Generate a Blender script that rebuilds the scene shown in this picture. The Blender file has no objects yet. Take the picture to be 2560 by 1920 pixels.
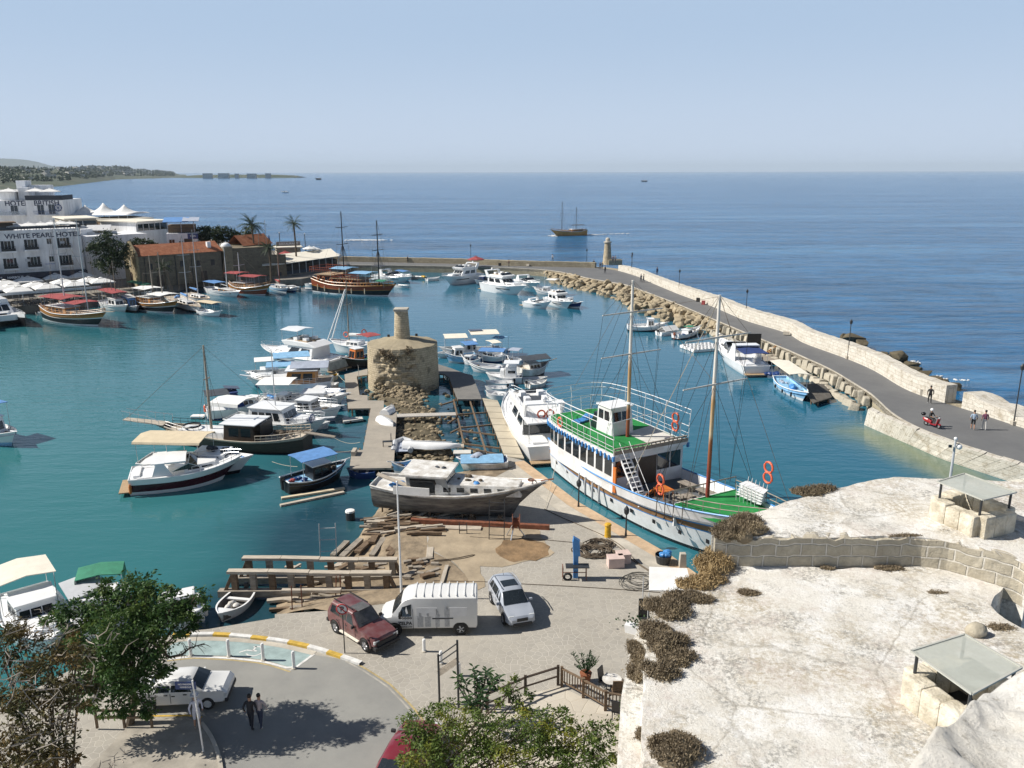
import bpy, bmesh, math, random
from mathutils import Vector, Matrix, noise as mnoise
R=math.radians; PI=math.pi; rnd=random.Random(7)
scn=bpy.context.scene; COL=scn.collection
# ---------------------------------------------------------------- camera, sky, sun
CAMH=24.5; FPX=2050.; PIT=R(14.535); ROLL=-0.0021
cd=bpy.data.cameras.new('camera'); cam=bpy.data.objects.new('camera',cd); COL.objects.link(cam)
cd.sensor_width=36; cd.lens=36*FPX/2560; cd.clip_start=.1; cd.clip_end=120000
cd.dof.use_dof=True; cd.dof.focus_distance=45; cd.dof.aperture_fstop=9
cam.matrix_world=Matrix.Translation((0,0,CAMH))@Matrix.Rotation(PI/2-PIT,4,'X')@Matrix.Rotation(ROLL,4,'Z')
scn.camera=cam
SUN_EL=R(41); SUN_AZ=R(-88)          # azimuth measured from +Y towards +X
wd=bpy.data.worlds.new('World'); scn.world=wd; wd.use_nodes=True
nt=wd.node_tree; sky=nt.nodes.new('ShaderNodeTexSky'); sky.sky_type='NISHITA'; sky.sun_disc=False
sky.sun_elevation=SUN_EL; sky.sun_rotation=SUN_AZ; sky.air_density=.8; sky.dust_density=.6; sky.ozone_density=1.2; sky.altitude=0
bg=nt.nodes['Background']; bg.inputs[1].default_value=.06
# thin band of pale haze low in the sky
_tc=nt.nodes.new('ShaderNodeTexCoord'); _sp=nt.nodes.new('ShaderNodeSeparateXYZ'); nt.links.new(_tc.outputs['Generated'],_sp.inputs[0])
_prev=sky.outputs[0]
for _lo,_hi,_f,_c in ((.18,.46,.9,(6.9,9.0,11.9)),(.0,.17,.92,(8.7,10.2,12.4))):
    _mr=nt.nodes.new('ShaderNodeMapRange'); _mr.interpolation_type='SMOOTHSTEP'; nt.links.new(_sp.outputs['Z'],_mr.inputs['Value'])
    for _k,_v in ((1,_lo),(2,_hi),(3,_f),(4,0.)): _mr.inputs[_k].default_value=_v
    _mx=nt.nodes.new('ShaderNodeMix'); _mx.data_type='RGBA'; nt.links.new(_mr.outputs[0],_mx.inputs[0]); nt.links.new(_prev,_mx.inputs[6]); _mx.inputs[7].default_value=_c+(1,); _prev=_mx.outputs[2]
nt.links.new(_prev,bg.inputs[0])
sl=bpy.data.lights.new('sun','SUN'); sl.energy=5.6; sl.angle=R(.5); sl.color=(1,.95,.87)
so=bpy.data.objects.new('sun',sl); COL.objects.link(so)
sd=Vector((math.sin(SUN_AZ)*math.cos(SUN_EL),math.cos(SUN_AZ)*math.cos(SUN_EL),math.sin(SUN_EL)))
so.rotation_euler=sd.to_track_quat('Z','Y').to_euler()
vs=scn.view_settings; vs.view_transform='Standard'; vs.look='None'; vs.exposure=0.2; vs.gamma=1
# ---------------------------------------------------------------- pixel -> world (a ray of the camera met with a level plane)
VW=dict(A=(0,380,3.456),B=(480,500,3.687),C=(1000,480,3.687),D=(1540,660,4.148),E=(2000,760,3.457),F=(580,740,4.096),G=(300,820,3.607),H=(840,820,3.318),I=(1340,680,2.242),J=(520,1240,3.352),K=(800,1240,2.458),L=(0,1380,3.079),M=(360,1540,2.765),N=(960,1600,3.253),O=(1540,1180,2.169),S=(0,0,1),T=(0,0,2212/2560),P=(0,640,5.53),Q=(620,860,7.9),R=(1080,840,6.9125),U=(460,980,7.373),X=(0,380,2.765))
def ray(v,x,y):
    ox,oy,s=VW[v]; u=(ox+x/s-1280)/FPX; t=(960-oy-y/s)/FPX
    c,s=math.cos(ROLL),math.sin(ROLL); u,t=u*c-t*s,u*s+t*c
    return Vector((u,math.cos(PIT)+t*math.sin(PIT),-math.sin(PIT)+t*math.cos(PIT)))
def w(v,x,y,z=0):
    d=ray(v,x,y); return Vector((0,0,CAMH))+d*((z-CAMH)/d.z)
def zat(v,x,y,Y):
    d=ray(v,x,y); return Vector((0,0,CAMH))+d*(Y/d.y)
def ws(v,pts,z=0): return [w(v,a,b,z) for a,b in pts]
# ---------------------------------------------------------------- materials
MATS={}
def newmat(name):
    m=bpy.data.materials.new(name); m.use_nodes=True; n=m.node_tree; b=n.nodes['Principled BSDF']; return m,n,b
def N(n,t,**k):
    o=n.nodes.new('ShaderNode'+t)
    for a,v in k.items():
        if a.startswith('i_'): o.inputs[int(a[2:]) if a[2:].isdigit() else a[2:].replace('_',' ')].default_value=v
        else: setattr(o,a,v)
    return o
def c4(c): return (c[0],c[1],c[2],1)
def coords(n,scale,kind='Object'):
    tc=N(n,'TexCoord'); mp=N(n,'Mapping'); s=scale if hasattr(scale,'__len__') else (scale,)*3
    mp.inputs['Scale'].default_value=s; n.links.new(tc.outputs[kind],mp.inputs['Vector']); return mp.outputs[0]
def ramp(n,fac,stops):
    r=N(n,'ValToRGB'); e=r.color_ramp.elements
    while len(e)<len(stops): e.new(.5)
    for q,(p,c) in zip(e,stops): q.position=p; q.color=c4(c) if hasattr(c,'__len__') else (c,c,c,1)
    n.links.new(fac,r.inputs[0]); return r.outputs[0]
def mixc(n,fac,a,b,mode='MIX'):
    m=N(n,'Mix',data_type='RGBA',blend_type=mode)
    for k,v in ((0,fac),(6,a),(7,b)):
        if isinstance(v,(int,float)): m.inputs[k].default_value=v
        elif isinstance(v,tuple): m.inputs[k].default_value=c4(v)
        else: n.links.new(v,m.inputs[k])
    return m.outputs[2]
def noise(n,vec,scale,detail=4,rough=.6,out=0):
    o=N(n,'TexNoise'); o.inputs['Scale'].default_value=scale; o.inputs['Detail'].default_value=detail; o.inputs['Roughness'].default_value=rough
    if vec is not None: n.links.new(vec,o.inputs['Vector'])
    return o.outputs[out]
def bump(n,b,h,strength,dist=.05):
    o=N(n,'Bump'); o.inputs['Strength'].default_value=strength; o.inputs['Distance'].default_value=dist
    n.links.new(h,o.inputs['Height']); n.links.new(o.outputs[0],b.inputs['Normal']); return o
def mat(name,col,rough=.5,var=.18,scale=1.5,bmp=0,metal=0,stretch=None,spec=.5,alpha=1,col2=None,sss=0):
    if name in MATS: return MATS[name]
    m,n,b=newmat(name); v=coords(n,stretch or 1); f=noise(n,v,scale,5,.65)
    lo=tuple(max(0,x*(1-var)) for x in col); hi=tuple(min(1,x*(1+var*.7)) for x in col)
    if col2: lo=col2
    n.links.new(ramp(n,f,[(.32,lo),(.66,hi)]),b.inputs['Base Color'])
    b.inputs['Roughness'].default_value=rough; b.inputs['Metallic'].default_value=metal; b.inputs['Specular IOR Level'].default_value=spec
    if alpha<1: b.inputs['Alpha'].default_value=alpha
    if bmp: bump(n,b,noise(n,v,scale*6,4),bmp)
    MATS[name]=m; return m
W_=mat('white_gelcoat',(.80,.80,.79),.22,.06,.7)
W2=mat('white_canvas',(.78,.77,.74),.85,.08,1.2,.2)
WP=mat('weathered_white_paint',(.72,.71,.68),.5,.22,1.4,.1,col2=(.42,.38,.32))
GL=mat('dark_glass',(.015,.02,.025),.06,.3,1,spec=.8)
BK=mat('black_paint',(.015,.015,.017),.35,.3,2)
NV=mat('navy_canvas',(.02,.045,.16),.85,.25,2,.2)
BL=mat('blue_canvas',(.10,.24,.50),.85,.2,2,.2)
LB=mat('light_blue_canvas',(.22,.42,.62),.85,.2,2,.2)
BE=mat('beige_canvas',(.62,.52,.36),.85,.1,1.5,.2)
CR=mat('cream_canvas',(.74,.69,.58),.85,.08,1.5,.2)
GY=mat('grey_canvas',(.36,.40,.48),.85,.15,1.5,.2)
DG=mat('dark_grey_canvas',(.05,.06,.075),.85,.2,2,.2)
MR=mat('maroon_canvas',(.32,.06,.06),.85,.25,1,.2)
GN=mat('green_canvas',(.04,.22,.13),.85,.2,2,.2)
VW_=mat('varnished_wood',(.42,.19,.045),.35,.35,1.2,.1,stretch=(1,4,9))
RW=mat('red_brown_wood',(.26,.06,.022),.45,.3,1.2,.1,stretch=(1,4,9))
DW=mat('dark_wood',(.055,.036,.024),.5,.4,1.5,.15,stretch=(1,5,9))
TK=mat('teak_deck',(.40,.28,.16),.6,.2,2,.1,stretch=(.6,9,9))
GW=mat('grey_timber',(.30,.26,.21),.85,.35,1.6,.5,stretch=(1,4,4))
BW=mat('brown_timber',(.17,.115,.07),.85,.4,1.6,.5,stretch=(1,4,4))
PL=mat('pale_timber',(.47,.41,.33),.85,.25,1.2,.4,stretch=(1,5,5))
RS=mat('rusty_steel',(.20,.07,.035),.8,.45,3,.4)
ST=mat('steel_rail',(.62,.63,.64),.3,.1,3,metal=.7)
GS=mat('dark_steel',(.03,.033,.036),.45,.3,3)
RB=mat('rubber',(.018,.018,.018),.8,.2,3)
OR=mat('orange_lifebuoy',(.75,.13,.05),.5,.15,3)
NB=mat('navy_paint',(.02,.05,.17),.3,.2,1)
BP=mat('blue_paint',(.06,.24,.55),.45,.25,1.2)
SB=mat('sky_blue_paint',(.28,.50,.70),.45,.2,1.2)
MP=mat('dark_maroon_paint',(.06,.010,.018),.25,.2,1)
RO=mat('rope',(.10,.075,.05),.9,.3,8)
WR=mat('pale_rope',(.55,.5,.4),.9,.2,8)
YL=mat('yellow_paint',(.62,.36,.02),.5,.25,3)
ORW=mat('orange_paint',(.55,.16,.03),.5,.2,2)
SP=mat('solar_panel',(.03,.035,.06),.2,.3,3)
GT=mat('green_turf',(.012,.21,.045),.9,.25,.8,.3)
GD=mat('grey_deck_paint',(.11,.12,.13),.6,.25,1.5)
GP=mat('pale_grey_paint',(.50,.51,.52),.45,.12,1)
# ---------------------------------------------------------------- mesh builder
class MB:
    def __init__(s): s.v=[];s.f=[];s.m=[];s.uv={}
    def add(s,vs,fs,mi=0):
        o=len(s.v); s.v+= [tuple(v) for v in vs]
        for f in fs: s.f.append([o+i for i in f]); s.m.append(mi)
        return s
    def box(s,c,d,rz=0,mi=0,tp=1,ry=0):
        x,y,z=d[0]/2,d[1]/2,d[2]/2; vs=[]
        for k,t in ((-z,1),(z,tp)):
            for a,b in ((-x,-y),(x,-y),(x,y),(-x,y)): vs.append(Vector((a*t,b*t,k)))
        M=Matrix.Translation(Vector(c))@Matrix.Rotation(rz,4,'Z')@Matrix.Rotation(ry,4,'Y')
        return s.add([M@v for v in vs],[(3,2,1,0),(4,5,6,7),(0,1,5,4),(1,2,6,5),(2,3,7,6),(3,0,4,7)],mi)
    def beam(s,a,b,wd,h,mi=0):
        a=Vector(a);b=Vector(b);d=(b-a); L=d.length; d.normalize(); u=Vector((0,0,1)) if abs(d.z)<.95 else Vector((0,1,0))
        r=d.cross(u).normalized(); u=r.cross(d); vs=[]
        for p in (a,b):
            for i,j in ((-1,-1),(1,-1),(1,1),(-1,1)): vs.append(p+r*(i*wd/2)+u*(j*h/2))
        return s.add(vs,[(3,2,1,0),(4,5,6,7),(0,1,5,4),(1,2,6,5),(2,3,7,6),(3,0,4,7)],mi)
    def tube(s,pts,r,n=6,mi=0,cap=True,closed=False):
        pts=[Vector(p) for p in pts]; rs=r if hasattr(r,'__len__') else [r]*len(pts); rings=[]; m=len(pts)
        for i,p in enumerate(pts):
            a=pts[(i-1)%m] if (i or closed) else p; b=pts[(i+1)%m] if (i<m-1 or closed) else p
            d=(b-a).normalized(); u=Vector((0,0,1)) if abs(d.z)<.9 else Vector((1,0,0))
            x=d.cross(u).normalized(); y=x.cross(d)
            rings.append([p+(x*math.cos(2*PI*k/n)+y*math.sin(2*PI*k/n))*rs[i] for k in range(n)])
        return s.loft(rings,mi,cap and not closed,loop=closed)
    def loft(s,rings,mi=0,caps=True,closed=True,loop=False):
        n=len(rings[0]); vs=[p for r in rings for p in r]; fs=[]; m=len(rings)
        for i in range(m if loop else m-1):
            i2=(i+1)%m
            for k in range(n if closed else n-1): k2=(k+1)%n; fs.append((i*n+k,i*n+k2,i2*n+k2,i2*n+k))
        if caps: fs.append(tuple(range(n))[::-1]); fs.append(tuple((m-1)*n+k for k in range(n)))
        return s.add(vs,fs,mi)
    def lathe(s,prof,n=16,c=(0,0,0),mi=0,caps=True):
        return s.loft([[Vector((c[0]+r*math.cos(2*PI*k/n),c[1]+r*math.sin(2*PI*k/n),c[2]+z)) for k in range(n)] for r,z in prof],mi,caps)
    def prism(s,poly,z0,z1,mi=0,tz=None):
        n=len(poly); area=sum(poly[i][0]*poly[(i+1)%n][1]-poly[(i+1)%n][0]*poly[i][1] for i in range(n))
        if area<0: poly=poly[::-1]
        vs=[(p[0],p[1],z0) for p in poly]+[(p[0],p[1],z1) for p in poly]
        return s.add(vs,[tuple(range(n))[::-1],tuple(range(n,2*n))]+[(i,(i+1)%n,n+(i+1)%n,n+i) for i in range(n)],mi)
    def side(s,poly,hw,mi=0):   # side profile (x,z), half width hw or hw(x,z)
        n=len(poly); g=hw if callable(hw) else (lambda x,z:hw)
        vs=[(x,-g(x,z),z) for x,z in poly]+[(x,g(x,z),z) for x,z in poly]
        return s.add(vs,[tuple(range(n)),tuple(range(n,2*n))[::-1]]+[(n+i,n+(i+1)%n,(i+1)%n,i) for i in range(n)],mi)
    def quad(s,a,b,c,d,mi=0): return s.add([a,b,c,d],[(0,1,2,3)],mi)
    def slab(s,pts,t,mi=0):     # thin solid from a planar or nearly planar outline, thickness t downwards
        n=len(pts); vs=[Vector(p) for p in pts]+[Vector(p)-Vector((0,0,t)) for p in pts]
        return s.add(vs,[tuple(range(n)),tuple(range(n,2*n))[::-1]]+[(i,n+i,n+(i+1)%n,(i+1)%n) for i in range(n)],mi)
    def ball(s,c,r,n=8,m=6,mi=0,jit=0,rg=rnd):
        rx,ry,rz=r if hasattr(r,'__len__') else (r,r,r); rings=[]
        for i in range(1,m):
            t=PI*i/m; rings.append([Vector((c[0]+rx*math.sin(t)*math.cos(2*PI*k/n)*(1+rg.uniform(-jit,jit)),c[1]+ry*math.sin(t)*math.sin(2*PI*k/n)*(1+rg.uniform(-jit,jit)),c[2]-rz*math.cos(t)*(1+rg.uniform(-jit,jit)))) for k in range(n)])
        o=len(s.v); s.loft(rings,mi,False); a=len(s.v); s.v+=[(c[0],c[1],c[2]-rz),(c[0],c[1],c[2]+rz)]; q=o+(m-2)*n
        for k in range(n): s.f.append([o+(k+1)%n,o+k,a]); s.m.append(mi); s.f.append([q+k,q+(k+1)%n,a+1]); s.m.append(mi)
        return s
    def torus(s,c,Rr,r,axis='Z',n=18,k=6,mi=0):
        pts=[]
        for i in range(n):
            a=2*PI*i/n; x,y=Rr*math.cos(a),Rr*math.sin(a)
            pts.append(Vector(c)+Vector({'Z':(x,y,0),'X':(0,x,y),'Y':(x,0,y)}[axis]))
        return s.tube(pts,r,k,mi,closed=True)
    def build(s,name,mats,parent=None,smooth=False,fix=True,bev=0):
        me=bpy.data.meshes.new(name); me.from_pydata(s.v,[],s.f)
        for m in (mats if isinstance(mats,(list,tuple)) else [mats]): me.materials.append(m)
        me.polygons.foreach_set('material_index',s.m)
        if fix or bev:
            bm=bmesh.new(); bm.from_mesh(me)
            if fix: bmesh.ops.recalc_face_normals(bm,faces=bm.faces)
            if bev: bmesh.ops.bevel(bm,geom=[e for e in bm.edges if len(e.link_faces)==2 and e.calc_face_angle(0)>.5],offset=bev,segments=2,affect='EDGES',profile=.6,clamp_overlap=True)
            bm.to_mesh(me); bm.free()
        if s.uv:
            l=me.uv_layers.new(name='UVMap')
            for p in me.polygons:
                if p.index in s.uv:
                    for li,u in zip(p.loop_indices,s.uv[p.index]): l.data[li].uv=u
        if smooth:
            me.polygons.foreach_set('use_smooth',[True]*len(me.polygons))
            if smooth!='all': me.set_sharp_from_angle(angle=R(smooth if smooth is not True else 40))
        o=bpy.data.objects.new(name,me); COL.objects.link(o)
        if parent: o.parent=parent
        return o
def tag(o,label,cat,group=None,kind=None):
    o['label']=label; o['category']=cat
    if group: o['group']=group
    if kind: o['kind']=kind
    return o
def struct(o): o['kind']='structure'; return o
def thing(name,label,cat,loc=(0,0,0),rz=0,group=None):
    o=bpy.data.objects.new(name,None); COL.objects.link(o); o.location=loc; o.rotation_euler=(0,0,rz); o.empty_display_size=.3
    return tag(o,label,cat,group)
def dup(root,loc,rz=0,label=None,scale=None):
    r=root.copy(); COL.objects.link(r); r.location=loc; r.rotation_euler=(0,0,rz)
    if scale: r.scale=scale
    if label: r['label']=label
    for ch in list(root.children):
        c=ch.copy(); COL.objects.link(c); c.parent=r
        for g in ch.children: d=g.copy(); COL.objects.link(d); d.parent=c
    return r
def text(s,size,mat_,parent,loc,rot,name='lettering',ext=.01,align='CENTER',sx=1):
    cu=bpy.data.curves.new(name,'FONT'); cu.body=s; cu.size=size; cu.extrude=ext; cu.offset=size*.022; cu.align_x=align; cu.align_y='CENTER'
    t=bpy.data.objects.new(name,cu); COL.objects.link(t); dg=bpy.context.evaluated_depsgraph_get()
    me=bpy.data.meshes.new_from_object(t.evaluated_get(dg)); bpy.data.objects.remove(t)
    me.materials.clear(); me.materials.append(mat_)
    o=bpy.data.objects.new(name,me); COL.objects.link(o); o.parent=parent; o.location=loc; o.rotation_euler=rot; o.scale=(sx,1,1); return o
# ---------------------------------------------------------------- polyline tools
def resamp(pts,step):
    pts=[Vector((p[0],p[1],p[2] if len(p)>2 else 0)) for p in pts]; L=[0]
    for a,b in zip(pts,pts[1:]): L.append(L[-1]+(b-a).length)
    n=max(2,int(L[-1]/step)+1); out=[]; j=0
    for i in range(n):
        s=L[-1]*i/(n-1)
        while j<len(L)-2 and L[j+1]<s: j+=1
        out.append(pts[j].lerp(pts[j+1],(s-L[j])/max(1e-6,L[j+1]-L[j])))
    return out
def nsamp(pts,n):
    pts=[Vector(p) for p in pts]; L=[0]
    for a,b in zip(pts,pts[1:]): L.append(L[-1]+(b-a).length)
    out=[]; j=0
    for i in range(n):
        s=L[-1]*i/(n-1)
        while j<len(L)-2 and L[j+1]<s: j+=1
        out.append(pts[j].lerp(pts[j+1],(s-L[j])/max(1e-6,L[j+1]-L[j])))
    return out
def offs(pts,d):            # offset to the left of travel, in plan
    out=[]
    for i,p in enumerate(pts):
        a=pts[max(0,i-1)];b=pts[min(len(pts)-1,i+1)]; t=Vector((b[0]-a[0],b[1]-a[1],0)).normalized(); out.append(Vector((p[0]-t.y*d,p[1]+t.x*d,p[2])))
    return out
def smooth(pts,k=2):
    for _ in range(k): pts=[pts[0]]+[(a+2*b+c)/4 for a,b,c in zip(pts,pts[1:],pts[2:])]+[pts[-1]]
    return pts
def sheet(name,pts,z,m): 
    mb=MB(); mb.add([(p[0],p[1],z) for p in pts],[tuple(range(len(pts)))]); o=mb.build(name,m)
    for p in o.data.polygons:
        if p.normal.z<0: o.data.flip_normals(); break
    return o
# ---------------------------------------------------------------- setting materials
def water_mat(name,harbour):
    m,n,b=newmat(name); v=coords(n,1)
    if harbour:
        at=N(n,'Attribute',attribute_name='sky_fade'); sh=N(n,'Attribute',attribute_name='shallow')
        c=mixc(n,at.outputs['Fac'],(.018,.115,.18),(.034,.155,.165))  # sky reflection painted as bluer base colour away from the near left
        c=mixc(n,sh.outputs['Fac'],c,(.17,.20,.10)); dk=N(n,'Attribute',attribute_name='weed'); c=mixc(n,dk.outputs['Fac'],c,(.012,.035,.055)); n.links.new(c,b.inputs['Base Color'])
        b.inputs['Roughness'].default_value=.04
        m1=coords(n,(.55,1.5,1)); m2=coords(n,(2.,4.,1)); pa=noise(n,v,.03,2)
        h=N(n,'Math',operation='ADD'); n.links.new(noise(n,m1,.55,3,.55),h.inputs[0])
        k=N(n,'Math',operation='MULTIPLY'); k.inputs[1].default_value=.3; n.links.new(noise(n,m2,.8,2),k.inputs[0]); n.links.new(k.outputs[0],h.inputs[1])
        bp=bump(n,b,h.outputs[0],.5,.22)
        st=ramp(n,pa,[(.35,.10),(.65,.40)]); n.links.new(st,bp.inputs['Strength'])
    else:
        big=noise(n,coords(n,(.004,.03,1)),1,4,.6)
        c=ramp(n,big,[(.3,(.006,.085,.21)),(.55,(.012,.125,.285)),(.72,(.05,.20,.37))]); n.links.new(c,b.inputs['Base Color'])
        b.inputs['Roughness'].default_value=.12; b.inputs['Specular IOR Level'].default_value=.45; wave_shade=ramp(n,noise(n,coords(n,(.10,.30,1)),1,7,.7),[(.36,.55),(.6,1.25)]); c=mixc(n,1.,c,wave_shade,'MULTIPLY'); n.links.new(c,b.inputs['Base Color'])  # light and dark of the waves painted into the base colour
        h=N(n,'Math',operation='ADD'); n.links.new(noise(n,coords(n,(.12,.34,1)),1,7,.68),h.inputs[0])
        k=N(n,'Math',operation='MULTIPLY'); k.inputs[1].default_value=2.2; n.links.new(noise(n,coords(n,(.02,.06,1)),1,4,.6),k.inputs[0]); n.links.new(k.outputs[0],h.inputs[1])
        bp=bump(n,b,h.outputs[0],1.,2.2); n.links.new(ramp(n,big,[(.35,1.),(.62,.45)]),bp.inputs['Strength'])
    b.inputs['IOR'].default_value=1.33; return m
def stone_mat(name,c1,c2,mort,size=(.55,.3),uv=True,stain=(.2,.17,.12),bmp=.6,rowvar=True,msz=.02,patch=.62):
    m,n,b=newmat(name); v=coords(n,1,'UV' if uv else 'Object'); vo=coords(n,1)
    wv=N(n,'Mix',data_type='VECTOR'); wv.inputs[0].default_value=.06; n.links.new(v,wv.inputs[4]); n.links.new(noise(n,vo,1.3,3,.6,1),wv.inputs[5])
    br=N(n,'TexBrick'); br.inputs['Scale'].default_value=1; br.inputs['Brick Width'].default_value=size[0]; br.inputs['Row Height'].default_value=size[1]; br.inputs['Mortar Size'].default_value=msz; br.inputs['Mortar Smooth'].default_value=.4
    br.inputs['Color1'].default_value=c4(c1); br.inputs['Color2'].default_value=c4(c2); br.inputs['Mortar'].default_value=c4(mort); br.offset=.5; br.squash=1.3 if rowvar else 1; br.squash_frequency=3
    n.links.new(wv.outputs[1],br.inputs['Vector'])
    ns=noise(n,vo,1.1,7,.7); c=mixc(n,ramp(n,ns,[(patch-.08,0.),(patch+.06,.8)]),br.outputs['Color'],stain)
    c=mixc(n,.35,c,ramp(n,noise(n,vo,7,5,.7),[(.3,(.3,.28,.25)),(.7,(1,1,1))]),'MULTIPLY')
    n.links.new(c,b.inputs['Base Color']); b.inputs['Roughness'].default_value=.9; b.inputs['Specular IOR Level'].default_value=.2
    h=N(n,'Math',operation='SUBTRACT'); n.links.new(noise(n,vo,4,6,.7),h.inputs[0]); n.links.new(br.outputs['Fac'],h.inputs[1]); bump(n,b,h.outputs[0],bmp,.06); return m
TAN=stone_mat('tan_block_stone',(.62,.525,.37),(.50,.42,.29),(.33,.275,.19),(.46,.235),bmp=.9,msz=.018)
MOLEW=stone_mat('pale_block_stone',(.72,.68,.60),(.63,.59,.51),(.45,.41,.33),(.9,.4),stain=(.40,.34,.25),patch=.60)
MOLEF=stone_mat('far_block_stone',(.47,.41,.29),(.38,.33,.235),(.24,.2,.15),(.8,.4),stain=(.27,.23,.16),patch=.6)
CASB=stone_mat('castle_block_stone',(.50,.45,.35),(.43,.385,.30),(.66,.62,.54),(.55,.27),stain=(.58,.53,.43),patch=.58,msz=.025,bmp=.9)
HOUSE=stone_mat('warehouse_stone',(.25,.215,.155),(.20,.17,.125),(.17,.145,.11),(.7,.35),stain=(.13,.115,.09))
def rockmat(name,a,b_,sc=1.2):
    m,n,b=newmat(name); v=coords(n,1)
    o=N(n,'ObjectInfo'); c=ramp(n,noise(n,v,sc,7,.7),[(.3,b_),(.62,a)])
    c=mixc(n,ramp(n,o.outputs['Random'],[(0,0.),(1,.5)]),c,tuple(x*.62 for x in a)); n.links.new(c,b.inputs['Base Color'])
    b.inputs['Roughness'].default_value=.95; b.inputs['Specular IOR Level'].default_value=.15; bump(n,b,noise(n,v,sc*3,7,.75),.8,.12); return m
ROCK=rockmat('boulder_limestone',(.45,.375,.255),(.25,.205,.14)); ROCKD=rockmat('wet_rock',(.16,.135,.09),(.07,.06,.04)); ROCKP=rockmat('pale_block_rock',(.56,.51,.41),(.36,.32,.25))
def plaster():
    m,n,b=newmat('weathered_lime_plaster'); v=coords(n,1)
    def patchy(c,sc,lo,hi,fs,flo,fhi,col,amt=.9):
        k=N(n,'Math',operation='MULTIPLY'); n.links.new(ramp(n,noise(n,coords(n,1),sc,6,.65),[(lo,0.),(hi,1.)]),k.inputs[0]); n.links.new(ramp(n,noise(n,v,fs,9,.8),[(flo,0.),(fhi,amt)]),k.inputs[1]); return mixc(n,k.outputs[0],c,col)
    c=mixc(n,ramp(n,noise(n,v,1.6,6,.7),[(.33,0.),(.68,1.)]),(.69,.66,.595),(.79,.77,.72))
    c=patchy(c,.42,.42,.60,9,.44,.56,(.42,.355,.25),.85); c=patchy(c,.9,.47,.60,13,.47,.55,(.26,.25,.225),.85); c=patchy(c,.65,.5,.62,7,.42,.6,(.50,.42,.37),.6); c=patchy(c,.8,.52,.6,5,.45,.52,(.80,.79,.76),.8)
    c=mixc(n,ramp(n,noise(n,v,22,6,.8),[(.56,0.),(.63,.6)]),c,(.30,.27,.22))
    vo=N(n,'TexVoronoi',feature='DISTANCE_TO_EDGE'); vo.inputs['Scale'].default_value=.33; wv=N(n,'Mix',data_type='VECTOR'); wv.inputs[0].default_value=.25; n.links.new(v,wv.inputs[4]); n.links.new(noise(n,v,1.5,6,.7,1),wv.inputs[5]); n.links.new(wv.outputs[1],vo.inputs['Vector'])
    c=mixc(n,ramp(n,vo.outputs[0],[(.002,.4),(.006,0.)]),c,(.22,.19,.14))
    n.links.new(c,b.inputs['Base Color']); b.inputs['Roughness'].default_value=.95; b.inputs['Specular IOR Level'].default_value=.1
    bump(n,b,noise(n,v,9,9,.78),.7,.05); return m
PLAS=plaster()
def paving(name,a,b_,mort,sc=1.25,mw=.05):
    m,n,b=newmat(name); v=coords(n,1); wv=N(n,'Mix',data_type='VECTOR'); wv.inputs[0].default_value=.09; n.links.new(v,wv.inputs[4]); n.links.new(noise(n,v,2.,3,.5,1),wv.inputs[5])
    e=N(n,'TexVoronoi',feature='DISTANCE_TO_EDGE',voronoi_dimensions='2D'); e.inputs['Scale'].default_value=sc; n.links.new(wv.outputs[1],e.inputs['Vector'])
    f=N(n,'TexVoronoi',voronoi_dimensions='2D'); f.inputs['Scale'].default_value=sc; n.links.new(wv.outputs[1],f.inputs['Vector'])
    cell=N(n,'SeparateColor'); n.links.new(f.outputs['Color'],cell.inputs[0])
    c=ramp(n,cell.outputs[0],[(0,a),(1,b_)]); c=mixc(n,.5,c,ramp(n,noise(n,v,.25,6,.7),[(.3,(.55,.53,.5)),(.7,(1,1,1))]),'MULTIPLY')
    k=N(n,'Math',operation='MULTIPLY'); n.links.new(ramp(n,e.outputs[0],[(mw*.4,1.),(mw,0.)]),k.inputs[0]); n.links.new(ramp(n,noise(n,v,.22,5,.7),[(.38,.3),(.6,1.)]),k.inputs[1]); c=mixc(n,k.outputs[0],c,mort); n.links.new(c,b.inputs['Base Color']); b.inputs['Roughness'].default_value=.85; b.inputs['Specular IOR Level'].default_value=.25
    bump(n,b,ramp(n,e.outputs[0],[(0,0.),(mw*1.4,1.)]),.3,.03); return m
PAVE=paving('crazy_paving',(.43,.40,.345),(.385,.36,.315),(.52,.485,.42),3.1,.045)
PAVE2=paving('terrace_paving',(.60,.55,.46),(.52,.47,.39),(.44,.39,.31),1.3,.03)
def asphalt(name,a,b_,crack=True):
    m,n,b=newmat(name); v=coords(n,1); c=ramp(n,noise(n,v,.35,7,.7),[(.3,a),(.7,b_)])
    c=mixc(n,ramp(n,noise(n,v,22,3,.8),[(.62,0.),(.72,.5)]),c,(.30,.29,.26)); c=mixc(n,ramp(n,noise(n,v,.9,5,.8),[(.68,0.),(.74,.6)]),c,tuple(x*.5 for x in a))
    n.links.new(c,b.inputs['Base Color']); b.inputs['Roughness'].default_value=.9; bump(n,b,noise(n,v,30,3),.25,.02); return m
ASPH=asphalt('road_asphalt',(.215,.213,.20),(.29,.285,.26)); MASPH=asphalt('mole_asphalt',(.115,.117,.12),(.155,.156,.155))
BAY=mat('blue_green_bay_paint',(.30,.385,.375),.8,.25,1.2); CONC=mat('quay_concrete',(.46,.42,.35),.85,.25,.8,.3); KW=mat('kerb_white',(.66,.65,.62),.8,.2,3); KY=mat('kerb_yellow',(.55,.36,.06),.8,.25,4)
SAND=mat('dirt_sand',(.27,.21,.14),.95,.45,.8,.9,col2=(.12,.093,.062)); SANDB=mat('brown_sand',(.24,.155,.08),.95,.4,1,.8); COPE=mat('ochre_coping_stone',(.50,.36,.23),.85,.2,1.5,.3)
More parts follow.
